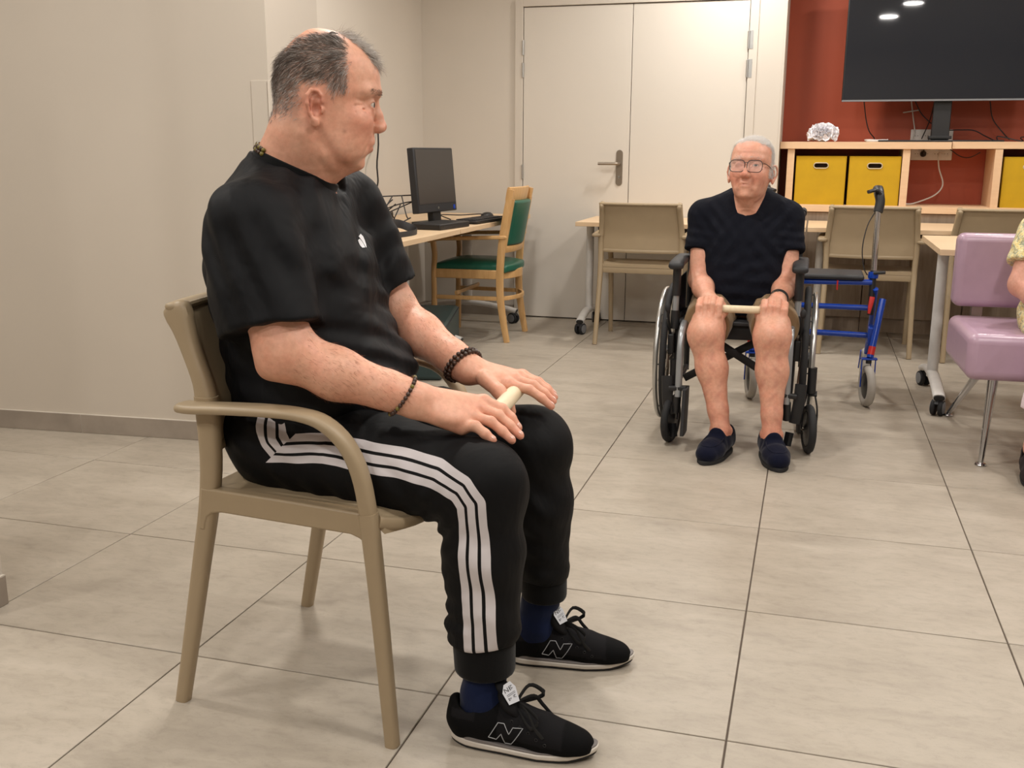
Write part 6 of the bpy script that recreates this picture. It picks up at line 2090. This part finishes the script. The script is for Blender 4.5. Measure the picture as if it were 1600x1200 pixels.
# v-shaped neck opening
n0 = g(-.01, 0, -.08)
vn = Solid().cone((-.247, 4.06, .965), (-.247, 4.16, 1.02), .10, .10, 0)
ap = V3(-.250, 4.04, .880)
for s_ in (-1, 1): vn.plane(ap, (s_ * 1.0, 0, -.60), ap - .5, ap + .5, .004)
nt2.sub(vn, .004, 's')
nt2.plane((0, 0, .495), (0, 0, -1), (-1, 3.5, 0), (.5, 4.8, 2), .006)
nt2.warp(folds([((-.245, 4.02, .60), .13, (.25, 0, 1), .055, .003, 2.2), ((-.245, 4.03, .68), .10, (-.3, 0, 1), .06, .003, 2.0), ((-.37, 4.08, .86), .08, (.8, .3, .5), .04, .004, 1.3),
                ((-.13, 4.08, .86), .08, (-.8, .3, .5), .04, .004, 1.3), ((-.16, 4.05, .74), .09, (.8, 0, .6), .05, .0035, 1.2), ((-.33, 4.05, .74), .09, (-.8, 0, .6), .05, .0035, 1.2),
                ((-.42, 4.12, .78), .07, (.2, 0, 1), .035, .003, 1.0), ((-.08, 4.12, .78), .07, (.2, 0, 1), .035, .003, 1.0)]), (-.8, 3.7, .4), (.3, 4.5, 1.1))
V, F = nt2.mesh(.0045)
V = relax(V, F, 1, .5)
solid_obj('t_shirt', V, F, 'navy_tee', old, OO)
# shorts
sh_ = Solid()
sh_.ell((-.245, 4.20, .535), (.185, .14, .075), None, .04)
for q_, (hp, kn_, an) in LG.items():
    d_ = nrm_(kn_ - hp)
    leg = Solid().cone(hp + V3(0, 0, .004), kn_ + V3(-q_ * -.004, .10, .012), .096, .086, .03)
    leg.cone(hp + V3(-q_ * -.02, 0, 0), kn_ + V3(q_ * .012, .10, 0), .085, .080, .03)
    leg.plane(kn_ + V3(0, .100, 0), d_ + V3(q_ * .25, 0, .05), hp - .4, hp + .4, .003)
    sh_.sub(leg, .02)
sh_.plane((0, 0, .478), (0, 0, -1), (-1, 3.5, 0), (.5, 4.8, 2), .01) if False else None
sh_.warp(folds([((-.34, 4.0, .56), .09, (1, .2, .3), .035, .004, 1.5), ((-.14, 4.0, .56), .09, (1, -.2, .3), .035, .004, 1.5), ((-.245, 4.03, .54), .07, (.3, 1, .5), .03, .005, 1.0)]), (-.8, 3.7, .3), (.3, 4.5, .8))
V, F = sh_.mesh(.0045)
V = relax(V, F, 1, .5)
solid_obj('shorts', V, F, 'khaki', old, OO)
# slippers
for q_, (hp, kn_, an), yaw in ((-1, LG[-1], R(-90 - 16)), (1, LG[1], R(-90 + 14))):
    f = Fr((an[0], an[1] + .012, 0), (math.cos(yaw), math.sin(yaw), 0)); p = f.p
    if q_ > 0: pass
    sl = Solid()
    sl.chain([p(-.045, 0, .045), p(.02, 0, .047), p(.09, 0, .040), p(.135, 0, .034)], [.040, .041, .046, .042], .02, (f.A[2], .82))
    sl.cone(p(-.050, 0, .075), p(.010, 0, .078), .036, .038, .02)
    sl.cone(p(.045, 0, .085), p(.055, 0, .070), .030, .034, .012, flat=(f.A[0], .35))
    sl.plane(p(0, 0, .012), (0, 0, -1), p(0, 0, 0) - .4, p(0, 0, 0) + .4, .002)
    sl.cone(p(-.016, 0, .085), p(-.010, 0, .16), .036, .042, .006, 's')
    Vs, Fs = sl.mesh(.0035)
    Vs = relax(Vs, Fs, 1)
    ro = bpy.data.objects.new('slipper', None); COL.objects.link(ro); ro.parent = old
    solid_obj('upper', Vs, Fs, 'slipper', ro, OO)
    so = MB(); n_ = 36; pts = []
    for i in range(n_):
        a = 2 * PI * i / n_; c_, s__ = math.cos(a), math.sin(a)
        x = .044 + .134 * math.copysign(abs(c_) ** .8, c_); hw = float(np.interp(x, [-.09, -.05, .02, .09, .15, .178], [.030, .041, .042, .049, .045, .030]))
        pts.append((x, hw * math.copysign(abs(s__) ** .8, s__)))
    vs = [tuple(p(x, y, z)) for z in (0.001, .016) for x, y in pts]
    so.add(vs, [(i, (i + 1) % n_, n_ + (i + 1) % n_, n_ + i) for i in range(n_)] + [tuple(range(n_ - 1, -1, -1)), tuple(range(n_, 2 * n_))]).build('sole', 'rubber', ro, 0.002, off=OO)
    # moccasin seam
    sm_ = [(.150, 0), (.142, .018), (.118, .030), (.085, .034), (.055, .032)]
    loop = [(a, b) for a, b in reversed(sm_)] + [(a, -b) for a, b in sm_[1:]]
    P_, G_ = ell_project(sl, [p(a, b, .13) for a, b in loop], V3(0, 0, -1), .12)
    MB().tube(catmull([tuple(x_ + V3(0, 0, .0005)) for x_ in P_], 4), .0022, 6).build('seam', 'slipper', ro, off=OO)
# wrist strap and shoulder strap clip
wq = AR[1]; c_ = wq[2] + nrm_(wq[1] - wq[2]) * .022
rp = ring_on(ob, c_, nrm_(wq[1] - wq[2]), 28, up=.001)
wt = thing('wristwatch', 'dark wristwatch on the left wrist of the old man', 'watch', OO)
MB().sweep([tuple(x_) for x_ in rp], .0085, .0018, tuple(nrm_(wq[1] - wq[2])), 8, 4, closed=True).build('strap', 'rubber', wt, off=OO)
MB().lathe([(.013, 0), (.014, .003), (.012, .006), (.0, .0065)], tuple(c_ + V3(-.012, -.018, .021)), (-.3, -.45, .85), 20).build('case', 'steel', wt, off=OO)
o = MB().sweep([(-.392, 3.868, .544), (-.070, 3.868, .547)], .0145, .0145, None, 20).build('wooden_stick', 'dowel', None, 0.002)
tag(o, 'pale round stick in the fists of the old man', 'stick')

# ================================================================== WALKING FRAME
t = thing('walking_frame', 'blue four-wheeled walking frame with black seat beside the wheelchair', 'walking frame', (0, 0, 0))
for s, X in ((-1, -.225), (1, .287)):
    # front wheel, fork, sloping leg
    wy = 4.74
    o = bpy.data.objects.new('front_wheel', None); COL.objects.link(o); o.parent = t
    ax = (math.cos(.22), math.sin(.22), 0)
    MB().torus((X, wy, .095), ax, .076, .0185, 36, 12).build('tyre', 'grey_rubber', o)
    MB().lathe([(.012, -.018), (.052, -.012), (.062, -.008), (.062, .008), (.052, .012), (.012, .018)], (X, wy, .095), ax, 24).build('wheel_disc', 'black_plastic', o)
    f_ = MB()
    for q in (-1, 1):
        bx, by = X + ax[0] * .030 * q, wy + ax[1] * .030 * q
        f_.sweep([(bx, by, .09), (bx, by + .012, .215)], .009, .003, (0, 1, 0), 8, 3)
    f_.sweep([(X - ax[0] * .034, wy + .012 - ax[1] * .034, .217), (X + ax[0] * .034, wy + .012 + ax[1] * .034, .217)], .016, .005, (0, 1, 0), 8, 4)
    f_.build('fork', 'blue', o)
    MB().lathe([(.013, 0), (.013, .02)], (X, wy + .012, .196), (0, 0, 1), 12).build('swivel', 'black_plastic', o)
    lean = .045 if s > 0 else -.045
    MB().tube([(X + .004 * s, 4.752, .222), (X + .026 * s, 4.80, .36), (X + .044 * s, 4.85, .475)], .0150, 12).build('front_leg', 'blue', t)
    MB().tube([(X + .006 * s, 4.756, .235), (X + .012 * s, 4.768, .270)], .0155, 12).build('reflector', 'red_plastic', t)
    MB().box(X - .018 + .008 * s, X + .018 + .008 * s, 4.80, 4.90, .27, .35).build('joint_plate', 'blue', t, 0.004)
    # rear leg and wheel
    MB().tube([(X + .01 * s, 4.86, .52), (X + .01 * s, 4.98, .36), (X + .01 * s, 5.16, .14)], .0125, 12).build('rear_leg', 'blue', t)
    o = bpy.data.objects.new('rear_wheel', None); COL.objects.link(o); o.parent = t
    MB().torus((X + .008 * s, 5.18, .095), (1, 0, 0), .076, .0185, 36, 12).build('tyre', 'grey_rubber', o)
    MB().lathe([(.012, -.018), (.062, -.008), (.062, .008), (.012, .018)], (X + .008 * s, 5.18, .095), (1, 0, 0), 24).build('wheel_disc', 'black_plastic', o)
    f_ = MB()
    for q in (-1, 1): f_.sweep([(X + .008 * s + .028 * q, 5.18, .09), (X + .008 * s + .024 * q, 5.15, .18)], .009, .003, (0, 1, 0), 8, 3)
    f_.build('fork', 'blue', o)
    # handle post
    MB().tube([(X - .004 * s, 4.86, .40), (X - .004 * s, 4.88, .60)], .0145, 14).build('handle_sleeve', 'black_plastic', t)
    MB().tube([(X - .003 * s, 4.88, .575), (X - .004 * s, 4.915, .875)], .0130, 14).build('handle_post', 'chrome', t)
    k = MB()
    for i in range(8): k.lathe([(.0022, 0), (.0022, .001)], (X - .004 * s, 4.888 + .0035 * i - .0115, .62 + .03 * i), (0, -1, 0), 8)
    k.build('adjust_holes', 'dark_hole', t, kind='stuff')
    MB().lathe([(.021, 0), (.023, .012), (.021, .03)], (X - .004 * s, 4.878, .565), (0, .1, 1), 16).build('clamp', 'blue', t)
    MB().sweep([(X - .004 * s, 4.86, .592), (X + .045 * s, 4.85, .597)], .008, .007, None, 10).build('clamp_lever', 'black_plastic', t)
    g_ = MB().sweep(catmull([(X - .004 * s, 4.91, .862), (X + .002 * s, 4.92, .905), (X - .004 * s, 4.935, .94), (X - .006 * s, 4.99, .955)], 4), .021, .024, (1, 0, 0), 12, 3).build('handle_head', 'black_plastic', t)
    MB().sweep([(X - .006 * s, 4.95, .952), (X - .008 * s, 5.10, .958)], .017, .017, None, 14, round_ends=True).build('grip', 'rubber', t)
    MB().sweep(catmull([(X - .004 * s, 4.925, .945), (X - .022 * s, 4.91, .958), (X - .052 * s, 4.90, .950)], 4), .022, .008, (0, 1, 0), 10, 3).build('brake_lever', 'black_plastic', t)
    MB().tube(catmull([(X - .012 * s, 4.915, .87), (X - .045 * s, 4.90, .80), (X - .060 * s, 4.88, .70), (X - .048 * s, 4.87, .615), (X - .03 * s, 4.87, .58)], 5), .0026, 6).build('brake_cable', 'black_cable', t)
    MB().sweep([(X - .002 * s, 4.845, .485), (X - .008 * s, 4.835, .445), (X - .012 * s, 4.83, .41)], [.012, .010, .006], [.006, .005, .004], (1, 0, 0), 10, 3).build('fold_catch', 'red_plastic', t)
    MB().tube([(X - .004 * s, 4.87, .545), (X - .004 * s, 5.12, .545)], .011, 10).build('seat_side_tube', 'blue', t)
MB().tube([(-.22, 4.87, .538), (.28, 4.87, .548)], .0135, 12).build('cross_tube', 'blue', t)
MB().tube([(-.22, 4.86, .432), (.28, 4.86, .432)], .0130, 12).build('cross_tube', 'blue', t)
MB().tube([(-.22, 4.86, .312), (.28, 4.86, .305)], .0135, 12).build('cross_tube', 'blue', t)
MB().box(-.195, .245, 4.84, 5.10, .556, .580).build('seat', 'soft_black', t, 0.012, seg=3)
MB().sweep([(.13, 4.84, .555), (.13, 4.84, .512)], .004, .003, None, 6).build('seat_strap', 'red_plastic', t)
mp = MB().box(-.20, -.10, 4.84, 4.852, .365, .425).build('maker_plate', 'red_plastic', t, 0.003)
MB().sweep([(-.182, 4.838, .376), (-.174, 4.838, .412), (-.163, 4.838, .388), (-.152, 4.838, .412), (-.144, 4.838, .376)], .0035, .001, (0, 1, 0), 6, 4).build('plate_letter', 'white_plastic', mp)

# ================================================================== THE WOMAN AT THE RIGHT EDGE
PO = (.93, 4.05, 0)
wm = thing('person', 'person in yellow floral blouse and white trousers seated on the mauve chair', 'person', PO)
WF_ = Fr((.945, 4.10, 1.045), (-.2, -1, 0))
wb = Solid()
PW = dict(MO_); PW.update(shut=None, age=.6, s=.90, ear=(-.008, .0745, -.006, .95, .35))
head(wb, WF_, PW)
g2 = WF_.p
wb.cone(g2(-.02, 0, -.06), (.945, 4.16, .90), .045, .055, .03)
wb.cone((.945, 4.17, .88), (.945, 4.17, .60), .08, .11, .05)
for q_, sh, el, wr, hd in ((-1, V3(.795, 4.15, .845), V3(.752, 4.07, .655), V3(.835, 3.945, .585), V3(.905, 3.93, .575)), (1, V3(1.095, 4.15, .845), V3(1.135, 4.07, .655), V3(1.05, 3.945, .585), V3(.975, 3.93, .575))):
    wb.cone((.945, 4.17, .86), sh, .07, .052, .04)
    wb.cone(sh, el, .050, .044, .03)
    fa = wr - el
    wb.cone(el, el + fa * .4, .046, .042, .02); wb.cone(el + fa * .4, wr, .042, .027, .02)
    dd = nrm_(hd - wr); pw = np.array([0, -1., .0])
    up_ = V3(0, -.35, .94)
    sdv = nrm_(np.cross(up_, dd))
    ks = [wr + dd * .085 + sdv * o_ for o_ in (.026, .009, -.009, -.026)]
    js = [[k + dd * .028 - up_ * .004, k + dd * .050 - up_ * .012, k + dd * .066 - up_ * .022] for k in ks]
    hand(wb, wr, ks, None, js, [wr + dd * .02 + sdv * .022, wr + dd * .055 + sdv * .042, wr + dd * .082 + sdv * .046], up_, .028, .0085, .014)
    AR[('w', q_)] = (sh, el, wr)
LW = {}
for q_, hp, kn_, an in ((-1, V3(.875, 4.22, .555), V3(.845, 3.80, .520), V3(.806, 3.79, .115)), (1, V3(1.03, 4.22, .555), V3(1.045, 3.80, .520), V3(1.040, 3.79, .115))):
    LW[q_] = (hp, kn_, an)
    wb.cone(hp, kn_, .075, .06, .03); wb.cone(kn_, an + V3(0, 0, .1), .055, .042, .03); wb.cone(an + V3(0, 0, .1), an, .042, .036, .02)
    wb.cone(an, an + V3(0, -.08, -.06), .034, .026, .03)
V, F = prune(*wb.mesh(.0044))
V = relax(V, F, 1, .4); N_ = vnormals(V, F)
col = np.tile(LC(218, 166, 146), (len(V), 1))
mixc(LC(208, 140, 122), .5 * gauss(V, (.752, 4.07, .655), .06))
solid_obj('body', V, F, 'skin', wm, PO, col)
eyes(WF_, PW, wm, PO)
qw = WF_.loc(V) / PW['s']
hw_ = (qw[:, 2] > -.09) & (np.abs(qw[:, 1]) < .1) & (qw[:, 0] < .045 - .0) & (np.abs(qw[:, 0]) < .13) & ~((np.abs(qw[:, 1]) > .078)) | ((qw[:, 2] > .10) & (qw[:, 2] < .2) & (np.abs(qw[:, 1]) < .1) & (np.abs(qw[:, 0]) < .13))
strands('hair', 'hair', wm, PO, V, N_, hw_, lambda P: np.tile(WF_.d(-.4, .3, -.6), (len(P), 1)), lambda P: np.full(len(P), .04), 5000, .0006, 22, 4, .25, wh)


def floral():
    m, nt, bs = new_mat('yellow_floral_print')
    v = tex_coord(nt)
    vo = nt.nodes.new('ShaderNodeTexVoronoi'); vo.inputs['Scale'].default_value = 26; nt.links.new(v, vo.inputs['Vector'])
    n1 = noise(nt, v, 34, 4, .6, 1.5); n2 = noise(nt, v, 60, 3, .6, 1.0)
    base = ramp(nt, n1, [(.38, C3(226, 206, 140)), (.48, C3(238, 226, 178)), (.55, C3(150, 164, 152)), (.60, C3(214, 190, 112)), (.68, C3(206, 168, 140))])
    vein_ = ramp(nt, n2, [(.46, (1, 1, 1, 1)), (.50, (.42, .40, .36, 1)), (.54, (1, 1, 1, 1))])
    mx = nt.nodes.new('ShaderNodeMix'); mx.data_type = 'RGBA'; mx.blend_type = 'MULTIPLY'; mx.inputs[0].default_value = .75
    nt.links.new(base, mx.inputs[6]); nt.links.new(vein_, mx.inputs[7]); nt.links.new(mx.outputs[2], bs.inputs['Base Color'])
    bs.inputs['Roughness'].default_value = .75
    return m


MT['floral'] = floral()
bl = Solid()
BF = Fr((.945, 4.17, 0), (0, -1, 0))
bl.stack(BF, [.50, .56, .62, .68, .74, .80, .84, .87, .90, .925], [.17, .165, .16, .155, .15, .13, .11, .09, .07, .03], [-.11, -.12, -.125, -.13, -.13, -.125, -.12, -.11, -.09, -.05],
         [.175, .175, .17, .17, .175, .18, .182, .17, .13, .06], .03, 2.4)
for q_ in (-1, 1):
    sh, el, wr = AR[('w', q_)]
    ax_ = nrm_(el - sh)
    sl = Solid().cone(sh, sh + ax_ * .20, .064, .078, .03)
    sl.plane(sh + ax_ * .135, ax_, sh - .3, sh + .3, .004)
    bl.sub(sl, .02)
    bl.cone((.945 + q_ * .13, 4.10, .545), (.945 + q_ * .155, 3.98, .50), .06, .035, .04)
bl.cone((.945, 4.15, .93), (.945, 4.20, 1.0), .055, .07, .004, 's')
bl.warp(folds([((.78, 4.05, .52), .10, (1, .6, .3), .035, .006, 1.2), ((.78, 4.08, .76), .08, (1, 0, .4), .035, .004, 1.2), ((.9, 4.0, .62), .12, (.4, 0, 1), .05, .005, 1.2)]), (.5, 3.6, .3), (1.3, 4.6, 1))
V, F = bl.mesh(.0055); V = relax(V, F, 1, .5)
solid_obj('blouse', V, F, 'floral', wm, PO)
wt_ = Solid()
wt_.ell((.95, 4.2, .55), (.17, .14, .075), None, .04)
for q_, (hp, kn_, an) in LW.items():
    wt_.cone(hp, kn_, .088, .076, .03)
    lg = Solid().cone(kn_, an + V3(0, 0, .10), .072, .068, .03)
    lg.plane(an + V3(0, 0, .145), (0, 0, -1), an - .4, an + .4, .004)
    wt_.sub(lg, .02)
    wt_.cone(an + V3(0, 0, .19), an + V3(0, 0, .05), .055, .058, .003, 's')
wt_.warp(lumps(.003, 22, 8), (.5, 3.5, 0), (1.4, 4.6, .8))
V, F = wt_.mesh(.0065); V = relax(V, F, 1, .5)
solid_obj('trousers', V, F, 'white_trouser', wm, PO)
MT['dark_shoe'] = M('dark_plum_knit', (36, 26, 28), .85, bmp=.5, bscale=500)
for q_, (hp, kn_, an) in LW.items():
    yaw = R(-92)
    f = Fr((an[0], an[1] + .01, 0), (math.cos(yaw), math.sin(yaw), 0)); p = f.p
    sl = Solid()
    sl.chain([p(-.045, 0, .045), p(.02, 0, .047), p(.09, 0, .040), p(.130, 0, .034)], [.040, .041, .046, .040], .02, (f.A[2], .85))
    sl.cone(p(-.050, 0, .085), p(.010, 0, .075), .036, .036, .02)
    sl.cone(p(-.070, 0, .085), p(-.066, 0, .125), .022, .014, .012)
    sl.plane(p(0, 0, .008), (0, 0, -1), p(0, 0, 0) - .4, p(0, 0, 0) + .4, .002)
    sl.cone(p(-.020, 0, .080), p(-.010, 0, .16), .036, .040, .006, 's')
    Vs, Fs = sl.mesh(.0045); Vs = relax(Vs, Fs, 1)
    ro = bpy.data.objects.new('shoe', None); COL.objects.link(ro); ro.parent = wm
    solid_obj('upper', Vs, Fs, 'dark_shoe', ro, PO)
    n_ = 28; pts = []
    for i in range(n_):
        a = 2 * PI * i / n_; c_, s__ = math.cos(a), math.sin(a); x = .042 + .128 * c_
        hw = float(np.interp(x, [-.09, -.05, .02, .09, .15, .17], [.030, .041, .042, .048, .043, .03])); pts.append((x, hw * math.copysign(abs(s__) ** .8, s__)))
    MB().add([tuple(p(x, y, z)) for z in (0.001, .012) for x, y in pts], [(i, (i + 1) % n_, n_ + (i + 1) % n_, n_ + i) for i in range(n_)] + [tuple(range(n_ - 1, -1, -1)), tuple(range(n_, 2 * n_))]).build('sole', 'rubber', ro, 0.002, off=PO)
